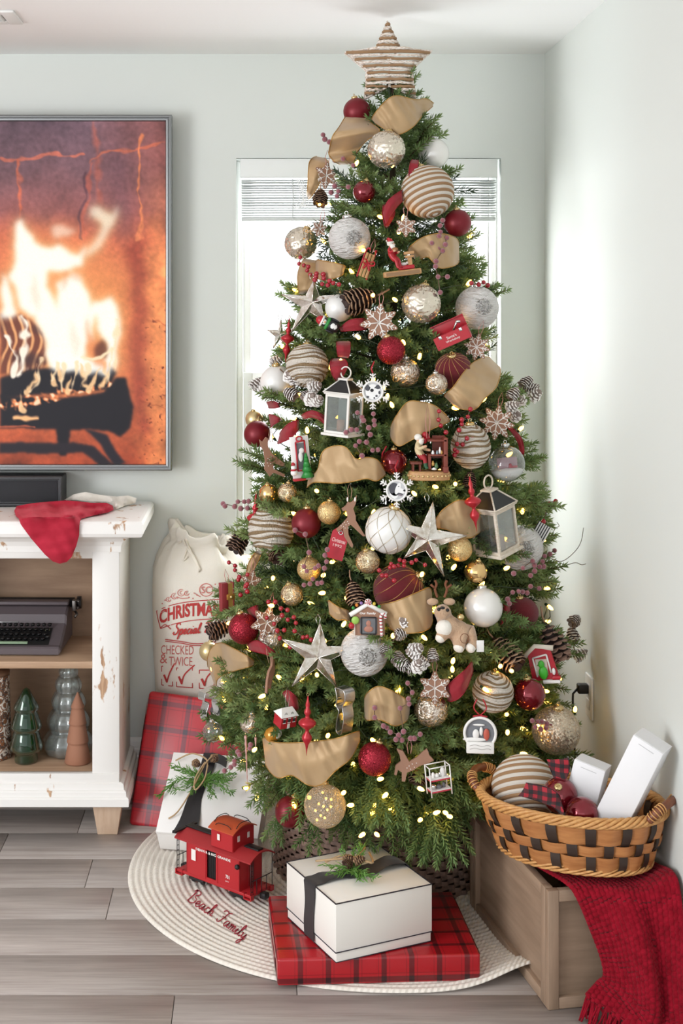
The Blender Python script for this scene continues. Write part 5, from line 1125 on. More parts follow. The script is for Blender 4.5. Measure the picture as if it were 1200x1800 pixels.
ribbon('wavy gold ribbon between the picture ornament and glossy burgundy ball', [(530, 900), (590, 850), (625, 730), (700, 690), (780, 700), (845, 775), (920, 765), (990, 785), (1040, 860)], [(520, 975), (560, 932), (640, 930), (720, 936), (800, 928), (860, 915), (920, 905), (980, 920), (1045, 880)], zoomC, d0=.05, bulge=.03)
ribbon('gold ribbon loop behind the workshop figurine', [(95, 560), (150, 470), (215, 398), (300, 400), (400, 430), (490, 515)], [(95, 640), (150, 690), (220, 660), (290, 620), (380, 575), (485, 530)], zoomD)
ribbon('wide gold ribbon loop at the right edge beside the velvet ball', [(440, 352), (505, 308), (580, 205), (650, 135), (740, 95)], [(530, 440), (650, 450), (720, 375), (795, 300), (830, 180)], zoomD, d0=.04)
ribbon('gold ribbon loop between the glass star and the right lantern', [(355, 212), (400, 155), (480, 112), (550, 140), (597, 225)], [(352, 250), (420, 262), (480, 295), (535, 300), (592, 265)], zoomF)
ribbon('gold ribbon swag under the red velvet ball beside the plush reindeer', [(60, 640), (150, 622), (250, 582), (300, 560), (338, 540)], [(110, 745), (180, 778), (260, 778), (310, 765), (345, 742)], zoomF, d0=.04)
ribbon('small gold ribbon fold left of the gingerbread house', [(832, 755), (880, 790), (920, 810), (965, 822)], [(842, 845), (890, 880), (930, 878), (975, 888)], zoomE)
ribbon('gold ribbon loop at the far left in front of the sack', [(135, 205), (158, 130), (210, 95), (290, 128), (400, 190)], [(190, 358), (195, 300), (240, 268), (300, 248), (395, 222)], zoomG, d0=.02, bulge=.06)
ribbon('wide gold ribbon swag across the lower front of the tree', [(442, 598), (490, 640), (570, 650), (700, 645), (830, 630), (920, 605), (985, 575)], [(466, 800), (535, 845), (610, 830), (700, 884), (775, 880), (850, 805), (930, 740), (988, 640)], zoomG, d0=.06, bulge=.05, wr=.012)
ribbon('gold ribbon fold right of the cookie cutter', [(0, 335), (60, 292), (130, 310), (220, 365)], [(0, 455), (80, 452), (150, 480), (215, 450)], zoomH)
ribbon('narrow gold ribbon twist by the left pine cones', [(425, 462), (395, 530), (350, 610), (345, 650)], [(392, 450), (350, 510), (330, 580), (338, 640)], zoomE, d0=.01, bulge=.02)
red = lambda l, a, b, z, **k: ribbon(l, a, b, z, 'red', **k)
red('red ribbon strip running down over the big striped ball', [(682, 825), (668, 900), (660, 970), (655, 1035)], [(640, 822), (628, 880), (630, 950), (645, 1010)], zoomA, d0=.06, bulge=.01, wr=.003)
red('red ribbon twist left of the big striped ball', [(600, 985), (540, 1025), (505, 1060), (480, 1125)], [(602, 1042), (560, 1085), (520, 1140), (490, 1198)], zoomA, wr=.004)
red('short red ribbon end above the red-suited figurine', [(528, -5), (524, 50), (538, 110)], [(578, -5), (580, 50), (546, 110)], zoomB, d0=.02, bulge=.01)
red('red ribbon between the penguin and the large gingerbread snowflake', [(318, 592), (370, 552), (445, 545)], [(325, 606), (390, 602), (448, 598)], zoomB)
red('red ribbon loop above the white lantern, upper fold', [(718, 0), (720, 50), (728, 105)], [(808, 0), (806, 60), (796, 110)], zoomC)
red('red ribbon loop above the white lantern, lower fold', [(765, 108), (790, 150), (775, 200), (745, 255)], [(684, 115), (674, 160), (690, 220), (720, 268)], zoomC)
red('red ribbon running into the white lantern from the left', [(483, 487), (550, 458), (610, 475), (655, 505)], [(500, 512), (555, 500), (610, 520), (650, 558)], zoomC)
red('red ribbon fold right of the matte burgundy ball at the left', [(345, 600), (390, 552), (430, 530), (470, 518)], [(325, 680), (370, 660), (420, 635), (468, 580)], zoomC)
red('small red ribbon piece above the left matte burgundy ball', [(255, 402), (300, 395), (345, 415)], [(270, 440), (310, 440), (345, 432)], zoomC, d0=.0)
red('red ribbon wedge below the frosted cones on the left', [(268, 480), (310, 490), (355, 515)], [(285, 570), (305, 548), (345, 525)], zoomC, d0=.01)
red('red ribbon loop at the right edge above the snow-filled ball', [(868, 565), (915, 625), (945, 690), (952, 765)], [(895, 565), (955, 630), (976, 700), (974, 765)], zoomD, d0=.0, bulge=.01)
red('red ribbon piece behind the burgundy glitter ball at the left', [(330, 820), (370, 800), (400, 790)], [(385, 905), (400, 870), (410, 835)], zoomE, d0=.0)
red('red ribbon below the burgundy glitter ball at the left', [(330, 1035), (390, 1010), (450, 1040), (515, 1085)], [(345, 1068), (400, 1082), (450, 1095), (505, 1125)], zoomE)
red('red ribbon wedge right of the gingerbread snowflake at the lower right', [(388, 295), (450, 240), (490, 205), (520, 165)], [(400, 366), (450, 350), (490, 300), (522, 215)], zoomH)
red('red ribbon piece between the pearl ball and the velvet ball', [(690, 635), (710, 625), (735, 640)], [(680, 740), (705, 720), (740, 690)], zoomF, d0=.0)
red('dark red ribbon loop behind the red schoolhouse', [(555, 375), (590, 360), (640, 400)], [(590, 440), (620, 470), (655, 485)], zoomG, d0=.0)
# ---------------------------------------------------------------- special ornaments (each its own thing; local x right, z up, -y to the viewer)
class Orn:
    def __init__(s, name, label, cat, u, v, k=.9, d=.03, yaw=0, roll=0, pitch=0, group=None, rad=None):
        s.p = on_tree(u, v, k, d); s.s = sp_(s.p); s.u, s.v = u, v
        s.o = thing(name, label, cat, s.p, (pitch, roll, yaw), group)
        if rad: OBST.append((s.p, rad*s.s))
    def L(s, u, v, dy=0): return Vector(((u-s.u)*s.s, dy, -(v-s.v)*s.s))
    def part(s, g, name, m, par=None): return g.build(name, m, par or s.o)
XZ = Matrix(((1, 0, 0, 0), (0, 0, 1, 0), (0, 1, 0, 0), (0, 0, 0, 1)))          # prism polygon (x, z), extruded along y
GING = fin('gingerbread', '9c7560', .8, 0, lambda t: t.bump(t.noise(t.coord(), 300, 3), .3, .001)); ICE = flat('white_icing', 'f3eee9', .55); KRAFT = flat('pink_twine', 'c98f86', .85)
REDP = flat('red_paint', 'b11f2c', .35); WHTP = flat('white_enamel', 'efedea', .4); GRNP = flat('green_paint', '2f8a3e', .4); BLKP = flat('black_paint', '1b1a1c', .4); SKIN = flat('doll_skin', 'd9a787', .6); WOODO = m_wood('ornament_wood', 'a97c50', 'cda06e', (80, 80, 400), .5); GREYP = flat('grey_print', '6d6d70', .6); DARKG = flat('dark_print', '2f2f33', .6)
def hang(o, s, r, m=TAN, l=26):
    """twine loop above an ornament"""
    g = G(); x = r*s; g.tube([(-.003, 0, x), (-.006, .004, x+l*s*.5), (0, .012, x+l*s), (.006, .004, x+l*s*.5), (.003, 0, x)], .0009, 5); return g.build('twine_loop', m, o)
def cookie(u, v, r, label, n=6, roll=0, yaw=0, k=.9, d=.04, m=None, hook=True):
    q = Orn('gingerbread_snowflake', label, 'ornament', u, v, k, d, yaw, roll, 0, 'gingerbread snowflakes', r*.9); s = q.s; x = r*s
    pl = []
    for i in range(n):
        a = 2*PI*i/n+PI/2
        for da, f in ((-.5, .60), (-.30, .70), (-.17, .86), (-.05, 1.0), (.05, 1.0), (.17, .86), (.30, .70)): pl.append((x*f*math.cos(a+da*2*PI/n), x*f*math.sin(a+da*2*PI/n)))
    q.part(G().prism(pl, -.003, .003, 0, XZ), 'cookie', GING)
    g = G(); y = -.0036; w = max(.0009, .034*x)
    for i in range(n):
        a = 2*PI*i/n+PI/2; c, e = math.cos(a), math.sin(a); pt = lambda f, t: (x*(f*c-t*e), y, x*(f*e+t*c))
        g.tube([pt(.0, 0), pt(.82, 0)], w, 5)
        for f in (.42, .62):
            for t in (-1, 1): g.tube([pt(f, 0), pt(f+.15, t*.15)], w*.85, 5)
        g.sphere(pt(.9, 0), w*1.5, 0, 6, 4); 
        for t in (-1, 1): g.sphere(pt(.56, t*.27), w*1.2, 0, 6, 4)
    q.part(g, 'icing', ICE)
    if hook: hang(q.o, s, r*.9, KRAFT)
for a in ((573, 309, 23, 'gingerbread snowflake at the upper left above the hidden pine cone', 6, .1, .25), (561, 402, 14, 'tiny gingerbread snowflake between embossed and birch balls at the upper left', 6, .3, .3), (713, 398, 19, 'small gingerbread snowflake on twine below the big striped ball', 6, 0, 0),
          (666, 567, 34, 'large gingerbread snowflake below the big pine cone', 7, .1, 0), (838, 610, 24, 'gingerbread snowflake right of the open red toolbox', 8, .2, -.5), (873, 743, 31, 'gingerbread snowflake on red twine above the snow-filled ball', 8, .15, -.35),
          (468, 1094, 29, 'gingerbread snowflake right of the burgundy glitter ball at the left', 6, .3, .35), (441, 1022, 20, 'pale gingerbread snowflake behind the red berries at the left edge', 5, .2, .5), (764, 1209, 29, 'gingerbread snowflake between the red ribbon wedge and frosted cones', 6, 0, -.1)): cookie(*a)
def cutout(name, label, pts, conv, yaw=0, mats=GING, group='gingerbread reindeer', th=.0035, dots=(), d=.045):
    P2 = [conv(*p) for p in pts]; cu = sum(p[0] for p in P2)/len(P2); cv_ = sum(p[1] for p in P2)/len(P2)
    q = Orn(name, label, 'ornament', cu, cv_, .9, d, yaw, 0, 0, group, 14)
    q.part(G().prism([(q.L(*p).x, q.L(*p).z) for p in P2], -th, th, 0, XZ), 'cookie', mats)
    g = G()
    for x in dots: g.sphere(q.L(*conv(*x), -th), .0013, 0, 6, 4)
    if dots: q.part(g, 'icing_dots', ICE)
    return q
q = cutout('gingerbread_reindeer', 'gingerbread deer standing upright next to the red luggage tag', [(945, 112), (960, 150), (972, 152), (985, 145), (1012, 108), (1005, 160), (990, 190), (1005, 235), (1005, 262), (1055, 345), (1066, 360), (1050, 362), (975, 290), (958, 300), (960, 350), (990, 415), (985, 432), (972, 425), (935, 365), (925, 310), (895, 335), (884, 318), (925, 280), (955, 245), (945, 200), (925, 206), (918, 190), (945, 170), (955, 150)], zoomE, dots=[(925, 285), (935, 275), (930, 300), (945, 290), (955, 270), (962, 282), (915, 296), (940, 310), (958, 310)])
g = G(); 
for x in (954, 1001): g.sphere(q.L(*zoomE(x, 132), -.0035), .004, 0, 8, 6, (.6, .3, 1.5))
q.part(g, 'white_inner_ears', ICE); hang(q.o, q.s, 38)
q = cutout('gingerbread_reindeer', 'gingerbread deer leaping at the left edge beside the picture ornament', [(205, 645), (225, 660), (250, 630), (262, 640), (262, 690), (290, 740), (380, 810), (385, 835), (345, 820), (300, 800), (300, 840), (380, 880), (375, 898), (300, 865), (275, 890), (268, 880), (240, 840), (245, 790), (235, 720), (215, 690)], zoomC, .3, dots=[(262, 770), (275, 780), (258, 800), (280, 805), (265, 820), (285, 760)]); hang(q.o, q.s, 30)
q = cutout('gingerbread_reindeer', 'gingerbread deer flying low beside the bar cart ornament', [(155, 590), (185, 600), (215, 650), (250, 630), (275, 605), (300, 585), (310, 615), (332, 640), (310, 652), (262, 670), (235, 690), (205, 702), (196, 745), (180, 745), (180, 702), (162, 690), (155, 717), (144, 715), (150, 670), (175, 650), (170, 622)], zoomH, -.1, dots=[(215, 670), (230, 660), (240, 675), (222, 685), (250, 655), (205, 680)]); hang(q.o, q.s, 18, KRAFT)
q = cutout('gingerbread_reindeer', 'gingerbread deer seen edge-on above the red schoolhouse', [(505, 170), (520, 200), (525, 260), (500, 300), (488, 350), (478, 345), (485, 290), (470, 310), (458, 370), (450, 365), (460, 290), (475, 250), (500, 225)], zoomG, .9); hang(q.o, q.s, 26)
# mirrored glass stars
t = NT('antiqued_mirror_glass'); c = t.coord(); n_ = t.noise(c, 40, 5, .65); t.set(base=t.ramp(n_, (.32, 'c6b8a4'), (.55, 'f7f3ee')), metal=.92, rough=.13); t.bump(t.noise(c, 30, 3), .12, .004); MIRR = t.m
def glass_star(label, c, tips, d=.06):
    q = Orn('glass_star', label, 'ornament', *c, .9, d, group='mirrored glass stars', rad=22)
    cx_, cz_ = 0, 0; n = len(tips); T = [q.L(*p) for p in tips]; inn = []
    for i in range(n): m = (T[i]+T[(i+1) % n]); rl = (T[i].length+T[(i+1) % n].length)/2; inn.append(m.normalized()*rl*.34)
    h = sum(p.length for p in T)/n*.26
    for sgn in (-1, 1):
        for i in range(n):
            a = T[i]; l, r = inn[i-1], inn[i]; c_ = Vector((0, sgn*h, 0)); g = G()
            m1 = c_.lerp(a, .5)+Vector((0, sgn*h*.05, 0))
            g.add([c_, l, a, m1], [(0, 1, 2), ], 0, False); g.add([c_, r, a], [(0, 2, 1)], 0, False)
            if sgn < 0:
                g.tube([c_, a], .0013, 4); g.tube([l*.98, a], .0011, 4); g.tube([r*.98, a], .0011, 4)
            q.part(g, 'mirror_facet', MIRR)
    hang(q.o, q.s, max(1, T[0].length/q.s), CAPS, 14)
glass_star('mirrored glass star at the upper left edge before the window', zoomB(185, 468), [zoomB(*p) for p in ((195, 360), (350, 430), (245, 555), (85, 612), (40, 430))])
glass_star('mirrored glass star right of the diamond-net ball', zoomF(315, 305), [zoomF(*p) for p in ((345, 120), (515, 290), (400, 495), (200, 402), (150, 225))])
glass_star('large mirrored glass star at the lower left below the berry cluster', zoomG(755, 162), [zoomG(*p) for p in ((765, -15), (975, 115), (860, 345), (610, 335), (555, 75))], .07)
glass_star('thin mirrored glass star hanging half hidden at the far left edge', (492, 588), [(494, 562), (512, 584), (503, 612), (480, 612), (470, 580)], -.02)
# dog portraits in snowflake frames
def dog_frame(u, v, r, label, spotted, roll=0):
    q = Orn('snowflake_photo_frame', label, 'ornament', u, v, .9, .07, 0, roll, 0, 'dog portraits in snowflake frames', r*.8); x = r*q.s
    g = G(); R1 = .54*x
    g.tube([(R1*math.cos(2*PI*i/40), -.002, R1*math.sin(2*PI*i/40)) for i in range(40)], x*.06, 8, 0, True); q.part(g, 'round_rim', WHTP)
    for i in range(6):
        a = PI/6*0+PI/2+i*PI/3; c, e = math.cos(a), math.sin(a); pt = lambda f, t: (x*(f*c-t*e), 0, x*(f*e+t*c)); g = G()
        g.tube([pt(.56, 0), pt(1.0, 0)], x*.045, 6)
        for f in (.68, .84):
            for t in (-1, 1): g.tube([pt(f, 0), pt(f+.12, t*.16)], x*.04, 6)
        for t in (-1, 1): g.tube([pt(.52, t*.22), pt(.66, t*.3)], x*.035, 6)
        q.part(g, 'snowflake_arm', WHTP)
    ph_ = q.part(G().prism([(R1*math.cos(2*PI*i/32), R1*math.sin(2*PI*i/32)) for i in range(32)], -.001, .002, 0, XZ), 'photo', flat('photo_grey', '8d8d92' if not spotted else 'c9c9cb', .4))
    g = G(); y = -.0016
    def blob(m, cx_, cz_, rx, rz, rot=0, dy=0): pl = [(x*(cx_+rx*math.cos(a)*math.cos(rot)-rz*math.sin(a)*math.sin(rot)), x*(cz_+rx*math.cos(a)*math.sin(rot)+rz*math.sin(a)*math.cos(rot))) for a in [2*PI*i/18 for i in range(18)]]; g.add([(a, y-dy, b) for a, b in pl], [tuple(range(18))], m, False)
    if spotted:
        blob(0, 0, -.02, .4, .42); blob(1, -.3, .2, .14, .18, .4, .0002); blob(1, .28, .24, .14, .12, 0, .0002); blob(2, -.05, .06, .1, .09, 0, .0004); blob(1, .2, -.25, .07, .06, 0, .0004); blob(1, -.28, -.3, .08, .06, 0, .0004); blob(2, -.17, .2, .035, .035, 0, .0006); blob(2, .12, .2, .035, .035, 0, .0006); blob(1, .08, -.36, .05, .05, 0, .0004); blob(1, .36, -.06, .06, .09, 0, .0004)
    else:
        blob(1, -.12, .06, .3, .36, .2); blob(0, -.2, -.3, .26, .18); blob(0, .06, .1, .13, .34, -.35, .0002); blob(0, .22, -.02, .24, .14, -.3, .0003); blob(2, .42, .0, .07, .06, 0, .0005); blob(1, -.3, .08, .12, .26, .3, .0004); blob(1, .18, -.2, .17, .06, -.1, .0004); blob(3, .2, -.26, .12, .045, -.2, .0006); blob(2, .1, .22, .035, .03, 0, .0006)
    q.part(g, 'dog_portrait', [flat('print_white', 'f1f0ef', .5), flat('print_grey', '4c4c52', .5), flat('print_black', '18181a', .5), flat('print_tongue', '8c7f84', .5)], ph_)
    g = G(); g.tube([(0, 0, x), (-.004, 0, x+.012), (.004, .004, x+.03)], .0022, 6); q.part(g, 'red_tie', REDP)
dog_frame(655, 688, 32, 'white snowflake frame with a spotted dog portrait beside the white lantern', True); dog_frame(697, 862, 32, 'white snowflake frame with a black and white dog portrait above the diamond-net ball', False)
# pine cones
CM = cone_mesh('pine_cone', .07, .056, 8, 'a5866c', '3a2620', 9); CMD = cone_mesh('pine_cone_dark', .07, .056, 8, '86695a', '2c1d19', 9)
def pine(u, v, L, label, dx, dz, dy, me=CM, k=.88, d=.01):
    p = on_tree(u, v, k, d); s = sp_(p)*L/.07; o = put(me, 'pine_cone', None, p, (0, 0, 0), s); dv = Vector((dx, dy, dz)).normalized()
    o.rotation_euler = dv.to_track_quat('Z', 'Y').to_euler(); o.location = p-dv*.035*s; tag(o, label, 'pine cone', 'pine cones in the tree'); OBST.append((p, L*.4*sp_(p)))
    st = G().tube([(0, 0, .068), (.002, .001, .082), (0, .006, .1)], .002, 5).mesh('stem', TAN); put(st, 'stem', o)
for a in ((636, 527, 60, 'big pine cone lying above the large gingerbread snowflake', .9, .25, .3), (563, 345, 34, 'small pine cone in a gold ribbon curl at the upper left', .1, .9, .8), (423, 948, 44, 'pine cone at the left edge behind the red finial', .5, .7, .4, CMD), (483, 972, 38, 'pine cone below the brown wound ball on the left', -.3, .3, 1),
          (388, 1105, 44, 'pine cone at the far left, before the sack', .9, .3, .3, CMD, .97, 0), (622, 1041, 44, 'pine cone left of the big red velvet ball', -.2, .9, .6), (886, 1145, 62, 'pine cone left of the red house ornament', -.5, .6, .6), (970, 1126, 66, 'dark pine cone behind the red house ornament at the right edge', -.35, .9, .2, CMD, .95), (735, 1356, 40, 'pine cone tucked behind the bar cart ornament', .2, .7, .6, CMD, .82), (700, 838, 28, 'small dark pine cone in shade below the glossy holly ball', .1, .8, .5, CMD, .78), (826, 842, 30, 'dark pine cone under the brown wound egg', .2, .8, .4, CMD, .84)): pine(*a)
FC = cone_mesh('frosted_cone', .04, .040, 6, 'f1edea', '8f8078', 7); TWIG = flat('dark_twig', '6b5342', .8)
def sprig(name, label, cat, pts, conv, mats, r, stem, group, k=.93, d=.03, me=None, cone=False, rstem=.0012):
    P3 = [on_tree(*conv(*p), k, d+R.uniform(-.006, .006)) for p in pts]; c = sum(P3, Vector())/len(P3)
    o = thing(name, label, cat, c, group=group); part = 'pine_cone' if cone else 'berry'
    for i, p in enumerate(P3):
        s = sp_(p)*r*R.uniform(.9, 1.1)
        if cone: put(me, part, o, p-c, (R.uniform(-1.2, 1.2), R.uniform(-1.2, 1.2), R.uniform(0, 6)), s/.018)
        else: put(me, part, o, p-c, (0, 0, 0), s)
    g = G()
    for ch in stem:
        g.tube(smooth_path([P3[i]-c+Vector((0, .004, 0)) for i in ch], 4*len(ch)) if len(ch) > 1 else [P3[ch[0]]-c, P3[ch[0]]-c+Vector((0, .02, -.01))], rstem, 5)
    g.build('stem', mats, o)
    return o
def auto_stems(pts):
    """chain each berry to its nearest earlier neighbour"""
    out = []
    for i in range(1, len(pts)): j = min(range(i), key=lambda q: (pts[q][0]-pts[i][0])**2+(pts[q][1]-pts[i][1])**2); out.append((j, i))
    return out
RB = flat('red_berry', 'a51a2c', .25, 0, coat=.4); PB = fin('frosted_berry', 'a25460', .75, 0, lambda t: t.bump(t.noise(t.coord(), 8, 3), .5, .1), sheen=.6)
g = G(); g.sphere((0, 0, 0), 1, 0, 12, 8); BR = g.mesh('berry', RB); g = G(); g.sphere((0, 0, 0), 1, 0, 12, 8); BP = g.mesh('berry', PB)
BRY = [(0, 'frosted berry sprig standing out at the upper left of the treetop', zoomA, [(150, 685), (160, 710), (185, 725), (205, 760), (220, 738), (238, 758), (242, 785), (215, 827), (262, 818), (318, 855)]),
 (0, 'frosted berry sprig next to the small upper pine cone', zoomA, [(290, 975), (215, 970), (195, 1005), (235, 998), (228, 1025)]),
 (0, 'frosted berry sprig across the gold ribbon right of the red-suited figurine', zoomB, [(812, 75), (800, 100), (802, 130), (795, 150), (760, 183), (790, 210), (825, 190), (832, 158), (812, 220), (780, 270), (778, 295), (790, 345), (835, 345), (800, 420)]),
 (1, 'red berry sprig above the upper left glass star', zoomB, [(315, 382), (288, 375), (270, 365), (262, 385), (243, 352), (240, 333), (235, 380), (208, 330), (205, 345), (200, 360), (178, 335), (163, 315), (168, 297), (147, 290), (125, 283), (130, 252)]),
 (1, 'four red berries sticking out above the upper right birch ball', zoomB, [(950, 375), (985, 382), (1008, 372), (1028, 386)]),
 (0, 'frosted berry sprig below the spotted dog frame', zoomC, [(955, 718), (990, 715), (915, 665), (868, 660), (843, 688), (885, 755), (940, 615), (930, 570), (968, 552), (965, 522), (960, 478), (895, 522), (885, 500), (855, 470), (850, 583), (815, 583), (780, 600)]),
 (1, 'red berry strand over the brown wound egg', zoomD, [(625, 447), (608, 497), (568, 517), (568, 545), (550, 585), (537, 677), (573, 680), (602, 640), (637, 640), (522, 715), (537, 728), (520, 750)]),
 (1, 'short red berry strand between the workshop figurine and wound egg', zoomD, [(418, 460), (415, 517), (430, 555), (463, 600)]),
 (0, 'frosted berry sprig reaching left past the left red finial', zoomE, [(342, 145), (315, 148), (335, 188), (293, 190), (275, 148), (255, 178), (183, 160), (195, 175)]),
 (1, 'red berry strand hanging before the sack at the left', zoomE, [(220, 525), (258, 545), (258, 572), (285, 615), (278, 632), (335, 600), (333, 660), (325, 670), (333, 705), (292, 725), (250, 715)]),
 (0, 'frosted berry sprig crossing the gold glitter ball', zoomE, [(812, 560), (795, 650), (770, 655), (740, 628), (722, 657), (685, 665), (775, 545), (755, 560), (702, 578), (685, 550), (825, 520), (815, 480), (830, 445), (717, 463), (693, 350), (630, 325)]),
 (1, 'red berry cluster above the lower left glass star', zoomE, [(550, 853), (543, 810), (507, 770), (465, 770), (583, 820), (585, 880), (455, 868), (500, 905), (622, 865), (635, 900), (520, 948), (563, 945), (627, 950), (535, 995), (600, 1050), (680, 990), (705, 985), (730, 1005)]),
 (1, 'red berry cluster above the big red velvet ball', zoomF, [(75, 465), (90, 490), (110, 490), (150, 515), (130, 450), (150, 445), (135, 432), (170, 440), (178, 412), (200, 420), (200, 440), (238, 425), (260, 413), (305, 437)]),
 (0, 'big frosted berry spray below the right lantern at the right edge', zoomF, [(750, 480), (797, 453), (845, 418), (855, 440), (855, 468), (835, 490), (880, 447), (895, 420), (900, 445), (905, 393), (932, 383), (955, 365)]),
 (0, 'frosted berry spray over the burgundy velvet ball at the right', zoomF, [(720, 610), (728, 632), (745, 575), (775, 570), (795, 573), (818, 578), (835, 545), (878, 555)]),
 (1, 'three loose red berries at the right edge beside the right lantern', zoomF, [(928, 127), (960, 117), (900, 220)]),
 (0, 'frosted berry sprig left of the right gingerbread snowflake', zoomH, [(208, 275), (230, 320), (212, 350), (215, 375), (172, 395), (188, 507), (165, 525), (152, 545), (180, 548), (222, 540), (240, 540), (268, 520), (125, 510), (110, 490), (92, 480), (50, 440), (50, 393)]),
 (0, 'frosted berry sprig on the large champagne glitter ball', zoomH, [(805, 455), (832, 460), (852, 460), (820, 485), (845, 495), (875, 470), (870, 490), (897, 477), (918, 500), (915, 532), (935, 525), (940, 498), (962, 515), (950, 540)]),
 (0, 'frosted berry sprig at the lower left beside the wide gold swag', zoomG, [(235, 805), (270, 785), (290, 770), (290, 750), (318, 715), (310, 700), (375, 680), (380, 660)])]
for isred, lab, cv, pts in BRY: sprig('berry_sprig', lab, 'berries', pts, cv, TWIG, 4.6 if not isred else 4.2, auto_stems(pts), 'red berry sprigs' if isred else 'frosted berry sprigs', me=BR if isred else BP, d=.06)
for lab, cv, pts in (('frosted pine cone sprig reaching left over the white ball', zoomC, [(500, 370), (550, 310), (545, 390), (580, 400), (440, 360), (440, 280), (410, 240), (300, 145), (225, 315), (165, 305)]),
                     ('frosted pine cone sprig reaching right above the snow-filled ball', zoomD, [(915, 500), (875, 440), (890, 370), (960, 395), (1030, 370), (1055, 320), (975, 295)]),
                     ('frosted pine cone cluster right of the birch ball at the bottom', zoomF, [(210, 945), (265, 885), (240, 870), (170, 920), (300, 945), (345, 910), (220, 965), (265, 955), (110, 880), (165, 790), (220, 725)]),
                     ('two frosted cones on a twig at the lower right edge', zoomF, [(1060, 900), (1050, 815), (1047, 727)])):
    sprig('frosted_cone_sprig', lab, 'pine cones', pts, cv, TWIG, 10.5, auto_stems(pts), 'frosted pine cone sprigs', me=FC, cone=True, d=.045, rstem=.0018)
# finials
FIN = flat('red_finial_satin', 'b5202c', .35, .35, coat=.3)
def finial(label, a, b, d=.05):
    u, v = (a[0]+b[0])/2, (a[1]+b[1])/2; q = Orn('red_finial', label, 'ornament', u, v, .92, d, group='red finial ornaments', rad=10); A, B = q.L(*a), q.L(*b); L = (A-B).length
    pr = [(.002, 0), (.012, .1), (.03, .19), (.085, .28), (.085, .33), (.035, .40), (.03, .44), (.115, .50), (.15, .54), (.15, .57), (.11, .61), (.04, .64), (.035, .68), (.06, .72), (.055, .76), (.03, .8), (.04, .86), (.02, .93), (.012, 1)]
    M = (A-B).to_track_quat('Z', 'Y').to_matrix().to_4x4(); M.translation = B
    q.part(G().lathe([(r*L, z*L) for r, z in pr], 20, 0, M), 'turned_body', FIN); g = G(); g.tube([A+Vector((.003*math.cos(x), 0, .004+.003*math.sin(x))) for x in [2*PI*i/10 for i in range(10)]], .0007, 4, 0, True); q.part(g, 'hook', CAP)
finial('red turned finial at the upper left edge by the thin glass star', zoomB(78, 545), zoomB(58, 760)); finial('red turned finial hanging in front of the right lantern', (825, 838), zoomF(565, 272), .08)
finial('red turned finial over the wide gold ribbon swag', zoomG(698, 392), zoomG(690, 722), .12); finial('red turned finial at the left edge before the brown wound ball', zoomE(388, 100), zoomE(370, 435))
# lanterns
def lantern(label, u, v, w, h, yaw, roll, pane_m, framem, pitch=0, pic='54635b'):
    q = Orn('lantern', label, 'lantern', u, v, .9, .03, yaw, roll, pitch, 'white ornament lanterns', w*.5); a = w*q.s/2; b = h*q.s/2; t_ = a*.17
    for x in (-1, 1):
        for y in (-1, 1): q.part(G().box((x*(a-t_/2), y*(a-t_/2), 0), (t_, t_, 2*b), bev=.001), 'post', framem)
    q.part(G().box((0, 0, -b), (2.3*a, 2.3*a, t_*1.1), bev=.001), 'base', framem); q.part(G().box((0, 0, b), (2.2*a, 2.2*a, t_), bev=.001), 'top_frame', framem)
    for k in range(4):
        T = Matrix.Rotation(k*PI/2, 4, 'Z'); g = G()
        for z in (-1, 1): g.box((0, -a+t_/2, z*(b-t_)), (2*a-2*t_, t_*.7, t_), T=T)
        q.part(g, 'window_rail', framem); q.part(G().box((0, -a+t_*.6, 0), (2*a-2*t_, .0006, 2*b-2*t_), T=T), 'glass_pane', pane_m)
    pr = [(-a*1.12, -a*1.12, b+t_*.4), (a*1.12, -a*1.12, b+t_*.4), (a*1.12, a*1.12, b+t_*.4), (-a*1.12, a*1.12, b+t_*.4)]; r2 = a*.3; hz = b+a*.95; p2 = [(x/abs(x)*r2, y/abs(y)*r2, hz) for x, y, _ in pr]
    g = G(); g.add(pr+p2, [(0, 1, 5, 4), (1, 2, 6, 5), (2, 3, 7, 6), (3, 0, 4, 7), (4, 5, 6, 7)], 0, False); q.part(g, 'roof', BLKP); g = G()
    for i in range(4): g.tube([pr[i], p2[i]], t_*.35, 5); 
    g.tube(pr, t_*.35, 5, 0, True); q.part(g, 'roof_frame', framem)
    q.part(G().box((0, 0, hz+.002), (a*.8, a*.8, .005), bev=.001), 'roof_cap', framem)
    q.part(G().tube([(a*.42*math.cos(2*PI*i/20), 0, hz+.004+a*.42+a*.42*math.sin(2*PI*i/20)) for i in range(20)], a*.055, 6, 0, True), 'ring_handle', framem)
    q.part(G().box((0, 0, -b*.02), (a*.9, .002, b*1.4)), 'inner_picture', flat('print_forest'+pic, pic, .6)); q.part(G().lathe([(a*.28, -b*.9), (a*.28, -b*.3), (0, -b*.28)], 14, 0, T_((0, -a*.35, 0))), 'candle', flat('candle_ivory', 'c98a6a', .5))
LGL = glass('lantern_pane', 'eef2f2', .03, .05, 'e8ecec'); LFR = fin('white_lantern_frame', 'e4e0da', .55, 0)
lantern('white lantern ornament left of the spotted dog frame', 604, 727, 49, 72, -.62, .06, LGL, LFR); lantern('white-washed lantern tilted behind the right red finial', 868, 928, 58, 82, .75, -.2, LGL, m_wood('whitewashed_timber', 'cdbda8', 'e6ddd0', (60, 60, 300), .6), 0, 'b9bcb8')
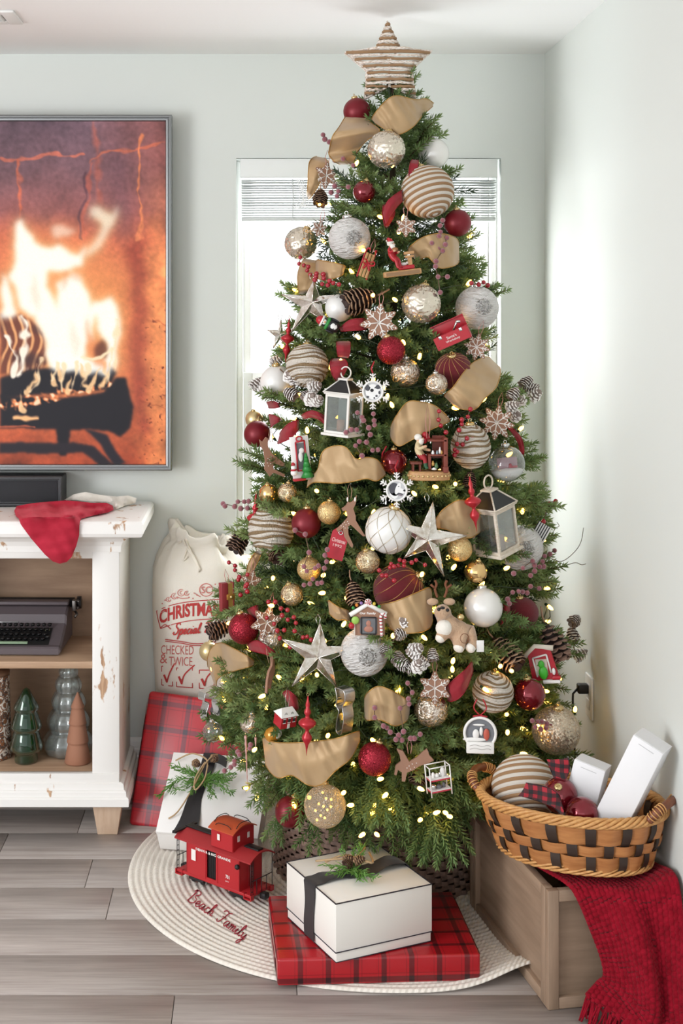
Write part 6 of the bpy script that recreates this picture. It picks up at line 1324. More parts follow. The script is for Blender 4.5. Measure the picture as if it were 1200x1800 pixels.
# figurines grown from a skeleton
def figure(parent, name, joints, bones, mats, sub=1):
    """joints: {n: (pos, radius, material)}; one continuous skinned surface"""
    ks = list(joints); me = bpy.data.meshes.new('skeleton'); me.from_pydata([tuple(joints[k][0]) for k in ks], [(ks.index(a), ks.index(b)) for a, b in bones], [])
    o = put(me, 'skeleton'); md = o.modifiers.new('s', 'SKIN'); 
    for i, k in enumerate(ks): sv = me.skin_vertices[0].data[i]; sv.radius = (joints[k][1],)*2; sv.use_root = i == 0
    ss = o.modifiers.new('d', 'SUBSURF'); ss.levels = ss.render_levels = sub+1
    bpy.context.view_layer.update(); dg = bpy.context.evaluated_depsgraph_get(); m2 = bpy.data.meshes.new_from_object(o.evaluated_get(dg)); bpy.data.objects.remove(o)
    m2.materials.clear()
    for m in mats: m2.materials.append(m)
    for p in m2.polygons: c = p.center; p.use_smooth = True; p.material_index = min(ks, key=lambda k: ((Vector(joints[k][0])-c).length-joints[k][1]*.6))and joints[min(ks, key=lambda k: ((Vector(joints[k][0])-c).length-joints[k][1]*.6))][2]
    return put(m2, name, parent)
def old_man(q, S, at, face, lean=0, arms=None, suit=0, mats=None, legs=None, hat=True):
    """seated white-bearded figurine; S = metres per unit (unit = head height), at = seat point, face = yaw"""
    T = Matrix.Translation(at) @ Matrix.Rotation(face, 4, 'Z'); X = lambda x, y, z: T @ Vector((x*S, y*S, z*S))   # figure looks along -y
    arms = arms or {'l': ((.75, -.55, 1.1), (.55, -1.2, 1.2)), 'r': ((-.75, -.55, 1.1), (-.55, -1.2, 1.2))}
    legs = legs or (((.35, -1.0, .15), (.35, -1.15, -.95), (.38, -1.5, -1.0)), ((-.35, -1.0, .15), (-.35, -1.15, -.95), (-.38, -1.5, -1.0)))
    J = {'pelvis': (X(0, 0, .2), .58*S, 0), 'belly': (X(0, -.1-lean*.3, .8), .62*S, 1), 'chest': (X(0, -lean*.6, 1.45), .5*S, 1), 'neck': (X(0, -lean*.9, 1.9), .22*S, 1), 'head': (X(0, -lean-.02, 2.3), .42*S, 2)}
    B = [('pelvis', 'belly'), ('belly', 'chest'), ('chest', 'neck'), ('neck', 'head')]
    for s, (el, ha) in arms.items():
        sx = .5 if s == 'l' else -.5; J['sh'+s] = (X(sx, -lean*.6, 1.5), .27*S, 1); J['el'+s] = (X(*el), .22*S, 1); J['ha'+s] = (X(*ha), .15*S, 2); B += [('chest', 'sh'+s), ('sh'+s, 'el'+s), ('el'+s, 'ha'+s)]
    for i, (kn, an, to) in enumerate(legs): J['kn%d' % i] = (X(*kn), .27*S, 0); J['an%d' % i] = (X(*an), .2*S, 3); J['to%d' % i] = (X(*to), .17*S, 3); B += [('pelvis', 'kn%d' % i), ('kn%d' % i, 'an%d' % i), ('an%d' % i, 'to%d' % i)]
    f = figure(q.o, 'person', J, B, mats)
    H = X(0, -lean, 2.3); fw = (X(0, -1, 0)-X(0, 0, 0)).normalized(); rt = (X(1, 0, 0)-X(0, 0, 0)).normalized(); up = Vector((0, 0, 1)); W_ = lambda a, b, c: H+rt*a*S+fw*b*S+up*c*S
    g = G(); g.sphere(W_(0, .2, -.35), .36*S, 0, 14, 10, (1, .8, 1.15)); g.sphere(W_(0, -.12, .1), .44*S, 0, 14, 10, (1, .9, .9)); 
    for s in (-1, 1): g.sphere(W_(s*.14, .42, -.12), .12*S, 0, 8, 6, (1.4, .8, .6))
    g.build('beard_and_hair', flat('white_hair', 'ece7df', .8), f)
    g = G(); g.sphere(W_(0, .46, .0), .1*S, 0, 8, 6); g.build('nose', SKIN, f); g = G()
    for s in (-1, 1): g.sphere(W_(s*.16, .38, .1), .045*S, 0, 6, 5)
    g.build('eyes', BLKP, f)
    if hat:
        g = G(); g.tube([W_(0, -.05, .3), W_(0, -.12, .6), W_(0, -.35, .82), W_(0, -.6, .6)], [.43*S, .3*S, .17*S, .08*S], 14); g.build('hat', mats[0], f); g = G(); g.tube([W_(.42*math.cos(a), -.05+.42*math.sin(a), .26) for a in [2*PI*i/16 for i in range(16)]], .1*S, 8, 0, True); g.sphere(W_(0, -.62, .52), .13*S, 0, 8, 6); g.build('hat_fur', flat('white_hair', 'ece7df', .8), f)
    return f
# workshop
q = Orn('workshop_figurine', 'figurine of a white-bearded man in cream shirt working at a toy bench', 'figurine', 752, 815, .9, .06, 0, 0, 0, None, 34); s = q.s
L = lambda x, y, dy=0: q.L(*zoomD(x, y), dy)
c0_ = L(352, 880); a_ = 36*s
q.part(G().lathe([(a_, -.012), (a_*1.02, -.009), (a_*1.02, .006), (a_*.97, .010), (0, .010)], 40, 0, Matrix.Translation(c0_) @ Matrix.Diagonal((1, .55, 1, 1))), 'base', WOODO)
g = G()
for i in range(26): a = 2*PI*i/26; g.sphere(c0_+Vector((a_*1.02*math.cos(a), a_*.56*math.sin(a), -.001)), .0035, 0, 6, 4)
q.part(g, 'base_studs', flat('brass_stud', 'd8bb86', .4, .6))
bw_ = L(270, 800); g = G(); g.box(L(265, 800), (20*s, .03, .006), bev=.001)
for x in (245, 290): g.box(L(x, 832), (3*s, .024, 15*s))
q.part(g, 'stool', flat('mahogany', '6f3527', .5)); 
old_man(q, 15.5*s, L(272, 772), 1.15, .25, {'l': ((.75, -.7, 1.0), (.3, -1.5, .95)), 'r': ((-.75, -.5, 1.15), (-.5, -1.35, 1.55))}, mats=[flat('fig_red', '9e1f28', .6), flat('fig_cream', 'd6c19a', .6), SKIN, flat('fig_green', '2d5a3c', .6)], hat=False)
g = G(); g.box(L(455, 745), (7*s, .045, 60*s), bev=.001); g.box(L(350, 790), (5*s, .04, 25*s), bev=.001)
for y in (650, 745): g.box(L(400, y), (32*s, .045, 3*s), bev=.0005)
g.box(L(420, 700, .02), (22*s, .003, 40*s)); g.box(L(455, 840), (9*s, .05, 10*s), bev=.001)
q.part(g, 'work_bench', flat('bench_red_wood', '7d3a2c', .5))
for x, y, m, w, h in ((418, 715, WHTP, 4, 12), (372, 730, WHTP, 5, 8), (400, 730, flat('toy_blue', '8fa0a8', .5), 4, 8), (430, 728, flat('toy_gold', 'c79a52', .4), 4, 7), (372, 800, flat('toy_gold', 'c79a52', .4), 5, 9), (395, 815, flat('toy_green', '5b7a52', .5), 6, 10), (380, 835, WHTP, 9, 4)): g = G(); g.lathe([(w*s*.5, 0), (w*s*.55, h*s*.5), (w*s*.3, h*s*.7), (w*s*.35, h*s*.85), (0, h*s)], 10, 0, Matrix.Translation(L(x, y+h*1.7, -.015))); q.part(g, 'toy', m)
g = G(); g.sphere(L(330, 620, .01), 6*s, 0, 10, 8); g.sphere(L(322, 655, .01), 6*s, 0, 10, 8); g.sphere(L(345, 640, .01), 5*s, 0, 10, 8); q.part(g, 'red_baubles', REDP); hang(q.o, s, 45, KRAFT, 60)
# red-suited figurine
q = Orn('bearded_figurine', 'figurine of a white-bearded man in red by a small workbench', 'figurine', 697, 462, .9, .06, 0, -.12, 0, None, 26); s = q.s; L = lambda x, y, dy=0: q.L(*zoomB(x, y), dy)
g = G(); g.box(L(612, 330), (66*s, .035, 10*s), bev=.003); q.part(g, 'base', WOODO); g = G(); g.box(L(612, 331, -.0185), (58*s, .001, 6*s)); q.part(g, 'base_label', flat('label_brown', '8f6f4f', .6))
old_man(q, 13.0*s, L(566, 268), .9, .3, {'l': ((.8, -.5, 1.0), (.3, -1.3, 1.2)), 'r': ((-.8, -.4, 1.2), (-.2, -1.1, 1.4))}, mats=[REDP, REDP, SKIN, REDP])
g = G(); g.box(L(655, 255), (15*s, .02, 4*s), bev=.001); g.box(L(655, 238), (18*s, .022, 5*s), bev=.001); g.box(L(655, 280), (7*s, .015, 14*s)); q.part(g, 'work_bench', WOODO); g = G(); g.box(L(635, 305), (28*s, .02, 7*s), bev=.002); q.part(g, 'red_sledge', REDP); g = G(); g.sphere(L(625, 288), 4*s, 0, 10, 8, (1.6, .8, .8)); g.sphere(L(642, 284), 2.6*s, 0, 8, 6); q.part(g, 'white_rabbit', WHTP); g = G(); g.sphere(L(588, 215, -.012), 5*s, 0, 10, 8, (1.2, .8, .8)); q.part(g, 'brown_bear', flat('bear_brown', '9c6a45', .8))
# sled
q = Orn('wooden_sled', 'small wooden sled with a red bow below the upper birch ball', 'ornament', *zoomB(448, 290), .9, .06, .2, .35, 0, None, 16); s = q.s
g = G()
for k in (-1, 0, 1): g.box((k*6*s, 0, 0), (4.5*s, .004, 44*s), bev=.001)
q.part(g, 'slats', WOODO); g = G()
for k in (-1, 1): g.tube(smooth_path([(k*9*s, .006, -24*s), (k*9*s, .008, 0), (k*9*s, .004, 24*s), (k*7*s, -.006, 30*s), (k*4*s, -.008, 26*s)], 20), .0022, 6)
q.part(g, 'runners', REDP); g = G()
for k in (-1, 1): g.tube(smooth_path([(0, -.006, 4*s), (k*8*s, -.012, 9*s), (k*11*s, -.01, 4*s), (k*5*s, -.008, 1*s), (0, -.006, 4*s), (k*6*s, -.008, -8*s)], 24), .003, 6, flat_=.5)
q.part(g, 'red_bow', REDP); hang(q.o, s, 24, KRAFT)
# small penguin figure
q = Orn('penguin_ornament', 'small penguin in striped red hat and green scarf above the red ribbon', 'ornament', *zoomB(272, 575), .9, .07, 0, -1.1, 0, None, 16); s = q.s
q.part(G().lathe([(0, -18*s), (8*s, -16*s), (11*s, -8*s), (10*s, 2*s), (7*s, 7*s), (8.5*s, 12*s), (7*s, 17*s), (0, 19*s)], 20), 'body', BLKP); g = G(); g.sphere((0, -5*s, -6*s), 8*s, 0, 14, 10, (.9, .8, 1.15)); g.sphere((0, -4.5*s, 12*s), 5.5*s, 0, 12, 8); q.part(g, 'white_front', WHTP)
q.part(G().tube([(9*s*math.cos(2*PI*i/18), 9*s*math.sin(2*PI*i/18), 5*s) for i in range(18)], 3*s, 8, 0, True), 'green_scarf', GRNP); g = G(); g.lathe([(8.8*s, 15*s), (8*s, 20*s), (5*s, 25*s), (0, 27*s)], 16); q.part(g, 'red_hat', REDP); q.part(G().tube([(8.8*s*math.cos(2*PI*i/16), 8.8*s*math.sin(2*PI*i/16), 15.5*s) for i in range(16)], 2*s, 6, 0, True), 'hat_brim', WHTP); g = G(); g.tube([(0, -8*s, 11*s), (0, -13*s, 10*s)], [2*s, .3*s], 8); q.part(g, 'beak', flat('beak_orange', 'd8802f', .5))
for k in (-1, 1): g = G(); g.sphere((k*11*s, 0, -4*s), 7*s, 0, 10, 8, (.35, .6, 1.3)); q.part(g, 'wing', BLKP); g = G(); g.sphere((k*2*s, -9.4*s, 14*s), 1*s, 0, 6, 5); q.part(g, 'eye', BLKP)
# open toolbox
q = Orn('red_toolbox', 'little open red toolbox with white lettering at the upper right', 'ornament', *zoomB(860, 635), .9, .05, -.25, -.42, .1, None, 26); s = q.s; w, h = 31*s, 11*s
g = G(); g.box((0, -10*s, 0), (2*w, .002, 2*h)); g.box((0, 10*s, 0), (2*w, .002, 2*h))
for k in (-1, 1): g.box((k*w, 0, 0), (.002, 20*s, 2*h))
g.box((0, 0, -h), (2*w, 20*s, .002)); q.part(g, 'box_body', REDP); g = G(); g.box((0, 16*s, h+9*s), (2*w, .002, 20*s), bev=.0005); g.box((0, 13*s, h+19*s), (2*w, 6*s, .002)); q.part(g, 'lid', REDP)
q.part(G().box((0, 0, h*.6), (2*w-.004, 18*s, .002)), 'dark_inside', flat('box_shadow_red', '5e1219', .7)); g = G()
for k in (-1, 1): g.box((k*.62*w, -10.6*s, h*.75), (5*s, .003, 6*s), bev=.0006)
q.part(g, 'clasp', CAPS); g = G(); mp = lambda a, b: Vector((a*s, -.0025-10*s, b*s)); write(g, 'Santa\'s', -9, 6, 9, 1, mp); write(g, 'Workshop', -13, -1, 13, -6, mp); q.part(g, 'lettering', WHTP); g = G(); g.tube([(.2*w, -2*s, h), (.5*w, 0, h+9*s), (.6*w, 0, h+13*s)], .003, 6); g.tube([(.55*w, 0, h+12*s), (.75*w, 0, h+9*s)], .004, 6); q.part(g, 'tool', CAPS)
# picture ornament with lamp post and green tree
q = Orn('picture_ornament', 'white panel ornament with red lantern frame and small green fir', 'ornament', *zoomC(480, 770), .92, .06, .3, -.1, 0, None, 28); s = q.s; L = lambda x, y, dy=0: q.L(*zoomC(x, y), dy)
q.part(G().box((0, 0, 0), (34*s, .006, 78*s), bev=.001), 'white_panel', WHTP); g = G()
for a, b in (((450, 660), (450, 850)), ((450, 660), (512, 655)), ((512, 655), (515, 850)), ((450, 850), (515, 850))): g.tube([L(*a, -.006), L(*b, -.006)], .0022, 6)
g.tube([L(477+20*math.cos(i*PI/8), 640+16*math.sin(i*PI/8), -.006) for i in range(16)], .002, 6, 0, True); q.part(g, 'red_frame', REDP); q.part(G().box(L(482, 755, -.0035), (15*s, .001, 46*s)), 'photo', GREYP); g = G(); g.sphere(L(488, 720, -.005), 5*s, 0, 8, 6, (1, .3, 1)); g.sphere(L(478, 760, -.005), 6*s, 0, 8, 6, (.8, .3, 1.5)); q.part(g, 'photo_snow', WHTP)
g = G(); T0_ = L(508, 895, -.012)
for k in range(4): g.lathe([((12-2.4*k)*s, 8*k*s+(3 if k else 0)*s), ((4-.6*k)*s, (14+9*k)*s)], 14, 0, Matrix.Translation(T0_))
g.lathe([(4*s, 34*s), (0, 44*s)], 12, 0, Matrix.Translation(T0_)); q.part(g, 'green_fir', GRNP)
g = G(); c1_ = L(415, 855, -.012); g.sphere(c1_, 6*s, 0, 12, 8); g.sphere(c1_+Vector((0, 0, 9*s)), 4.6*s, 0, 12, 8); q.part(g, 'snowman', WHTP); g = G(); g.tube([c1_+Vector((4.6*s*math.cos(i), 4.6*s*math.sin(i), 5*s)) for i in [2*PI*k/10 for k in range(10)]], 1.6*s, 6, 0, True); g.lathe([(4*s, 13*s), (3.4*s, 16*s), (0, 19*s)], 12, 0, Matrix.Translation(c1_)); q.part(g, 'red_scarf_and_hat', REDP); q.part(G().box(L(450, 905, -.01), (22*s, .018, 4*s), bev=.002), 'red_step', REDP)
# luggage tag
q = Orn('red_tag', 'red luggage tag with white lettering held beside the standing deer', 'ornament', *zoomE(895, 410), .9, .035, -.1, .26, 0, None, 20); s = q.s
q.part(G().prism([(-15*s, -27*s), (15*s, -27*s), (15*s, 20*s), (9*s, 27*s), (-9*s, 27*s), (-15*s, 20*s)], -.004, .004, 0, XZ), 'tag_body', flat('tag_red', 'b22433', .45)); g = G(); mp = lambda a, b: Vector((a*s, -.0046, b*s)); write(g, 'Christmas', -12, 10, 12, 3, mp, 0, .02); write(g, '1992', -8, 0, 8, -5, mp, 0, .02); q.part(g, 'lettering', flat('tag_white', 'e6b9b5', .5)); q.part(G().tube([(3.4*s*math.cos(i), -.0045, 21*s+3.4*s*math.sin(i)) for i in [2*PI*k/14 for k in range(14)]], .0012, 5, 0, True), 'eyelet', CAPS)
# gingerbread house frame
q = Orn('gingerbread_house_frame', 'candy-trimmed gingerbread house photo frame with white lettering', 'ornament', 646, 1087, .9, .075, -.05, 0, 0, None, 28); s = q.s; L = lambda x, y, dy=0: q.L(*zoomE(x, y), dy)
q.part(G().prism([(L(*p).x, L(*p).z) for p in ((1000, 975), (1185, 972), (1185, 840), (1080, 775), (985, 845))], -.004, .004, 0, XZ), 'house_front', GING); q.part(G().box(L(1085, 915, -.005), (30*s, .002, 26*s)), 'photo', GREYP); g = G(); g.sphere(L(1085, 900, -.006), 5*s, 0, 10, 8, (.9, .25, 1.1)); g.sphere(L(1085, 935, -.006), 7*s, 0, 10, 8, (1.2, .25, .8)); q.part(g, 'portrait', flat('portrait_skin', 'b07a68', .6)); g = G()
for a, b in (((1040, 862), (1040, 965)), ((1130, 862), (1130, 965)), ((1040, 862), (1130, 862)), ((1040, 965), (1130, 965))): g.tube([L(*a, -.007), L(*b, -.007)], .0016, 6)
q.part(g, 'photo_rim', DARKG); g = G(); g.tube([L(970, 850, -.004), L(1078, 782, -.004), L(1195, 842, -.004)], 4.2*s, 8); q.part(g, 'icing_roof', ICE)
for i, (x, y, m) in enumerate(((990, 805, GRNP), (1012, 788, flat('candy_orange', 'd9822f', .4)), (1040, 775, flat('candy_violet', '8d6fae', .4)), (1120, 778, flat('candy_yellow', 'd8c04a', .4)), (1150, 795, GRNP))): q.part(G().sphere(L(x, y, -.004), 3*s, 0, 8, 6), 'candy', m)
g = G(); g.lathe([(6*s, -.003), (6*s, .003)], 20, 0, Matrix.Translation(L(1082, 768, -.006)) @ Matrix.Rotation(PI/2, 4, 'X')); pm_ = q.part(g, 'peppermint', WHTP); g = G()
for k in range(6): a = k*PI/3; o_ = L(1082, 768, -.0095); g.add([o_, o_+Vector((5.6*s*math.cos(a), 0, 5.6*s*math.sin(a))), o_+Vector((5.6*s*math.cos(a+.5), 0, 5.6*s*math.sin(a+.5)))], [(0, 1, 2)], 0, False)
q.part(g, 'peppermint_stripes', REDP, pm_); mp = lambda a, b: L(a, b, -.0046); g = G(); write(g, 'Our Family', 1030, 830, 1130, 848, mp, 0, .03); q.part(g, 'lettering', ICE)
cane = [L(1165, 975, -.008), L(1163, 930, -.008), L(1160, 870, -.008), L(1163, 845, -.008), L(1178, 838, -.008), L(1188, 850, -.008), L(1186, 866, -.008)]; cp = smooth_path(cane, 28); cn_ = q.part(G().tube(cp, 2.6*s, 8), 'candy_cane', WHTP); g = G()
for k in range(1, 27, 3): g.tube([cp[k], cp[k+1]], 2.75*s, 8)
q.part(g, 'cane_stripes', REDP, cn_); g = G(); g.tube([L(998, 900, -.008), L(1000, 975, -.008)], .001, 5); q.part(g, 'lolly_stick', WHTP); q.part(G().sphere(L(1003, 880, -.008), 7*s, 0, 14, 10, (1, .45, 1)), 'green_lolly', flat('lolly_green', '9cc45a', .35)); q.part(G().sphere(L(982, 915, -.004), 6*s, 0, 12, 8), 'red_gumdrop', REDP)
# plush reindeer
t = NT('tan_plush'); c = t.coord(); t.set(base=t.mix(t.noise(c, 60, 3), 'b08a6c', 'd2b496'), rough=.95, sheen=.5); t.bump(t.noise(c, 240, 3), .6, .004); TANP = t.m
q = Orn('plush_reindeer', 'small tan plush reindeer with white muzzle fluff and felt antlers', 'soft toy', 794, 1082, .9, .06, 0, 0, 0, None, 36); s = q.s; L = lambda x, y, dy=0: q.L(*zoomF(x, y), dy)
hd, bd = L(388, 655, -.01), L(490, 785, 0)
J = {'body': (bd, 24*s, 0), 'rump': (L(535, 775, .01), 20*s, 0), 'chest': (L(430, 745, 0), 17*s, 0), 'neck': (L(400, 705, -.004), 13*s, 0), 'head': (hd, 18*s, 0), 'muzz': (L(378, 680, -.035), 11*s, 0), 'l1a': (L(385, 780, -.02), 9*s, 0), 'l1b': (L(360, 810, -.03), 10*s, 1), 'l2a': (L(470, 830, -.03), 10*s, 0), 'l2b': (L(455, 850, -.04), 11*s, 1), 'l3a': (L(545, 820, -.02), 9*s, 0), 'l3b': (L(510, 852, -.035), 10*s, 1)}
f = figure(q.o, 'plush_body', J, [('body', 'rump'), ('body', 'chest'), ('chest', 'neck'), ('neck', 'head'), ('head', 'muzz'), ('chest', 'l1a'), ('l1a', 'l1b'), ('body', 'l2a'), ('l2a', 'l2b'), ('rump', 'l3a'), ('l3a', 'l3b')], [TANP, PLUSH])
q.part(G().sphere(L(395, 745, -.02), 15*s, 0, 14, 10, (1, .8, 1)), 'white_bib', PLUSH); g = G()
for x in (362, 405): g.sphere(L(x, 640+(4 if x > 380 else 0), -.045), 3.2*s, 0, 10, 8)
g.sphere(L(380, 633, -.045), 3*s, 0, 10, 8, (1.5, 1, .9)); q.part(g, 'eyes_and_nose', BLKP)
for k in (-1, 1): q.part(G().sphere(L(385+k*42, 622, .0), 8*s, 0, 10, 8, (1.3, .5, .8)), 'ear', TANP); q.part(G().tube(smooth_path([L(385+k*18, 600, 0), L(385+k*30, 560, 0), L(385+k*22, 535, .0), L(385+k*30, 515, 0)], 12), 2.4*s, 6), 'antler', flat('felt_brown', '7a4b33', .9)); q.part(G().tube([L(385+k*28, 555, 0), L(385+k*52, 535, -.003)], 2.2*s, 6), 'antler', flat('felt_brown', '7a4b33', .9))
q.part(G().box(L(572, 830, -.03), (13*s, .002, 20*s), bev=.0005), 'care_label', WHTP); g = G(); g.tube([L(490+60*math.cos(i)*.35, 785+60*math.sin(i)*.4, -.043) for i in [2*PI*k/16 for k in range(16)]], .0008, 4, 0, True); q.part(g, 'stitched_ring', flat('felt_brown', '7a4b33', .9)); q.part(G().sphere(L(478, 690, -.02), 6*s, 0, 10, 8), 'gold_bell', CAP)
# red house ornament, book ornament, schoolhouse
q = Orn('red_house_ornament', 'red house photo ornament with snowy roof at the lower right', 'ornament', *zoomH(865, 180), .92, .05, -.3, -.12, 0, None, 30); s = q.s; L = lambda x, y, dy=0: q.L(*zoomH(x, y), dy)
q.part(G().prism([(L(*p).x, L(*p).z) for p in ((800, 260), (925, 250), (900, 118), (830, 100), (790, 140))], -.006, .006, 0, XZ), 'house_front', REDP); g = G(); g.tube([L(765, 150), L(828, 98), L(912, 110)], 5*s, 8); q.part(g, 'snowy_roof', flat('roof_cream', 'ece2d2', .6)); g = G()
for a, b in (((812, 150), (825, 240)), ((812, 150), (878, 135)), ((878, 135), (892, 222))): g.tube([L(*a, -.008), L(*b, -.008)], .0024, 6)
q.part(g, 'window_rim', WHTP); q.part(G().box(L(850, 195, -.0065), (20*s, .002, 28*s)), 'photo', flat('photo_cream', 'cfc4b4', .5)); g = G(); g.sphere(L(855, 220, -.012), 9*s, 0, 12, 8, (.9, .4, 1.3)); g.sphere(L(850, 180, -.012), 6*s, 0, 12, 8, (.9, .4, 1.2)); q.part(g, 'green_figure', flat('bright_green', '3fae2c', .4)); g = G(); g.box(L(890, 262, -.01), (30*s, .014, 6*s), bev=.002); q.part(g, 'white_step', WHTP); g = G(); g.sphere(L(905, 215, -.012), 4*s, 0, 8, 6, (.8, .8, 1.6)); q.part(g, 'small_figure', WHTP); g = G(); g.box(L(915, 243, -.014), (14*s, .01, 6*s), bev=.001); q.part(g, 'red_sledge', REDP)
q = Orn('book_ornament', 'red and gold hinged book ornament hanging before the sack', 'ornament', *zoomE(212, 735), .98, .03, .5, -.03, 0, None, 20); s = q.s
for k, x in enumerate((-8, 9)): q.part(G().box((x*s, 0, 0), (3*s if k else 13*s, .018, 50*s), bev=.001), 'cover', flat('book_red', '8e2f34', .5))
q.part(G().box((3*s, 0, 0), (11*s, .016, 47*s)), 'gilt_pages', flat('gilt', 'c29a55', .4, .4)); q.part(G().box((3*s, -.010, 0), (16*s, .004, 10*s), bev=.001), 'clasp_strap', flat('strap_gold', 'b98a42', .4, .5)); q.part(G().sphere((3*s, -.013, 0), 3*s, 0, 10, 8), 'clasp_stud', CAP); hang(q.o, s, 25, KRAFT, 22)
q = Orn('red_schoolhouse', 'small red schoolhouse ornament with white roof at the lower left', 'ornament', *zoomG(575, 500), .9, .06, .55, 0, .25, None, 22); s = q.s
q.part(G().box((0, 0, -6*s), (32*s, 24*s, 22*s)), 'walls', REDP); rp = [(-18*s, -14*s, 5*s), (18*s, -14*s, 5*s), (18*s, 14*s, 5*s), (-18*s, 14*s, 5*s), (-11*s, 0, 17*s), (11*s, 0, 17*s)]; g = G(); g.add(rp, [(0, 1, 5, 4), (2, 3, 4, 5), (1, 2, 5), (3, 0, 4), (3, 2, 1, 0)], 0, False); q.part(g, 'roof', WHTP)
for x in (-10, 0, 10): q.part(G().box((x*s, -12.3*s, -2*s), (4.5*s, .001, 7*s)), 'window', DARKG)
q.part(G().box((0, -12.3*s, -13*s), (5*s, .001, 9*s)), 'door', WHTP); g = G()
for x in (-10, 0, 10): g.box((x*s, -12.6*s, 1.8*s), (6*s, .001, 1.2*s)); g.box((x*s, -12.6*s, -6*s), (6*s, .001, 1.2*s))
q.part(g, 'sills', WHTP); g = G()
for x in (-7, 6): g.tube([((x+2*math.cos(i))*s, -9.8*s, (9.5+2.5*math.sin(i))*s) for i in [2*PI*k/10 for k in range(10)]], .4*s, 4, 0, True)
q.part(g, 'roof_dormers', DARKG); hang(q.o, s, 17, CAPS, 34)
# amber bell beside the schoolhouse, cookie cutters, snow globe, bar cart, candles, twigs
q = Orn('amber_glass_ornament', 'amber glass ornament with white snow below the red schoolhouse', 'ornament', *zoomG(505, 600), .9, .055, .3, .9, 0, None, 14); s = q.s
q.part(G().lathe([(0, -16*s), (10*s, -13*s), (14*s, -4*s), (12*s, 5*s), (6*s, 12*s), (0, 14*s)], 24), 'amber_body', flat('amber', 'c98a2c', .2, .3, coat=.5)); q.part(G().sphere((3*s, -7*s, 3*s), 9*s, 0, 14, 8, (.8, .7, 1.2)), 'white_snow', WHTP)
STEEL = flat('tinned_steel', 'cfd0d0', .22, .95)
def cutter(label, pts, conv, depth, yaw, d=.05, **k):
    P2 = [conv(*p) for p in pts]; cu, cv_ = sum(p[0] for p in P2)/len(P2), sum(p[1] for p in P2)/len(P2); q = Orn('cookie_cutter', label, 'cookie cutter', cu, cv_, .9, d, yaw, 0, 0, 'tin cookie cutters', 14)
    pl = smooth_path([q.L(*p) for p in P2]+[q.L(*P2[0])], 90); A = [Vector((p.x, -depth/2, p.z)) for p in pl]; B = [Vector((p.x, depth/2, p.z)) for p in pl]
    q.part(G().grid([A, B], th=.0008), 'cutter_band', STEEL); q.part(G().tube(A, .0013, 6), 'rolled_edge', STEEL)
cutter('tin cookie cutter right of the lower glass star', [(865, 345), (935, 350), (945, 400), (925, 440), (935, 500), (915, 590), (875, 585), (880, 520), (895, 470), (872, 440), (880, 400)], zoomG, .034, -.9); cutter('tin cookie cutter at the far left edge among warm lights', [(100, 360), (205, 345), (215, 400), (190, 430), (200, 500), (120, 520), (110, 470), (125, 420), (95, 400)], zoomG, .03, .7, .02)
q = Orn('snow_globe_ornament', 'flat snow globe ornament with a small sleigh scene and red tie', 'ornament', 843, 1291, .9, .07, -.1, 0, 0, None, 28); s = q.s; L = lambda x, y, dy=0: q.L(*zoomH(x, y), dy)
g = G(); g.tube([L(555+74*math.cos(a), 515+74*math.sin(a)) for a in [.45*PI/2+2*PI*i/40*.89+PI*.26 for i in range(41)]], 2.6*s, 8); q.part(g, 'globe_rim', WHTP); q.part(G().prism([(L(555+72*math.cos(i), 0).x, L(0, 515+70*math.sin(i)).z) for i in [2*PI*k/32 for k in range(32)]], .003, .006, 0, XZ), 'globe_back', flat('globe_grey', '7b7d82', .3)); q.part(G().box(L(555, 582), (48*s, .016, 20*s), bev=.002), 'base', WHTP)
g = G(); mp = lambda a, b: L(a, b, -.009); 
for y in (572, 588): stroke(g, [(505, y), (530, y-6), (560, y), (590, y-5), (605, y)], 3, mp)
q.part(g, 'base_scroll', flat('scroll_grey', 'b9b5b0', .5)); g = G(); g.sphere(L(535, 520, -.001), 6*s, 0, 10, 8, (1, .4, 1.5)); g.sphere(L(560, 505, -.001), 4*s, 0, 10, 8, (.8, .4, 2)); g.sphere(L(530, 545, -.001), 9*s, 0, 10, 8, (2.4, .3, .4)); q.part(g, 'white_figures', WHTP); g = G(); g.sphere(L(585, 520, -.001), 6*s, 0, 10, 8, (.9, .4, 1.8)); q.part(g, 'red_figure', flat('globe_red', 'c05a48', .5)); q.part(G().sphere(L(550, 475, -.001), 5*s, 0, 10, 8, (2.2, .3, .4)), 'cloud', WHTP)
g = G(); 
for k in (-1, 1): g.tube(smooth_path([L(555, 430), L(555+k*30, 395), L(555+k*14, 352)], 8), .0018, 5); g.tube([L(555, 430), L(555+k*34, 435)], .002, 5)
q.part(g, 'red_tie', REDP)
q = Orn('bar_cart_ornament', 'tiny red and white bar cart hanging at the bottom of the tree', 'ornament', *zoomH(355, 735), .9, .07, .25, -.1, 0, None, 26); s = q.s; w, dd = 19*s, 11*s
for x in (-1, 1):
    for y in (-1, 1): q.part(G().tube([(x*w, y*dd, -26*s), (x*w, y*dd, 26*s)], .0016, 6), 'post', WHTP)
for z in (-18, 2): q.part(G().box((0, 0, z*s), (2*w, 2*dd, 2.4*s), bev=.0005), 'red_shelf', flat('shelf_pink_red', 'c23a4b', .4)); q.part(G().box((0, 0, (z+2)*s), (2*w-.002, 2*dd-.002, 1.2*s)), 'white_tray', WHTP)
g = G()
for y in (-1, 1): g.tube([(-w, y*dd, 25*s), (w, y*dd, 25*s)], .0014, 6)
for x in (-1, 1): g.tube([(x*w, -dd, 25*s), (x*w, dd, 25*s)], .0014, 6)
q.part(g, 'top_rail', WHTP)
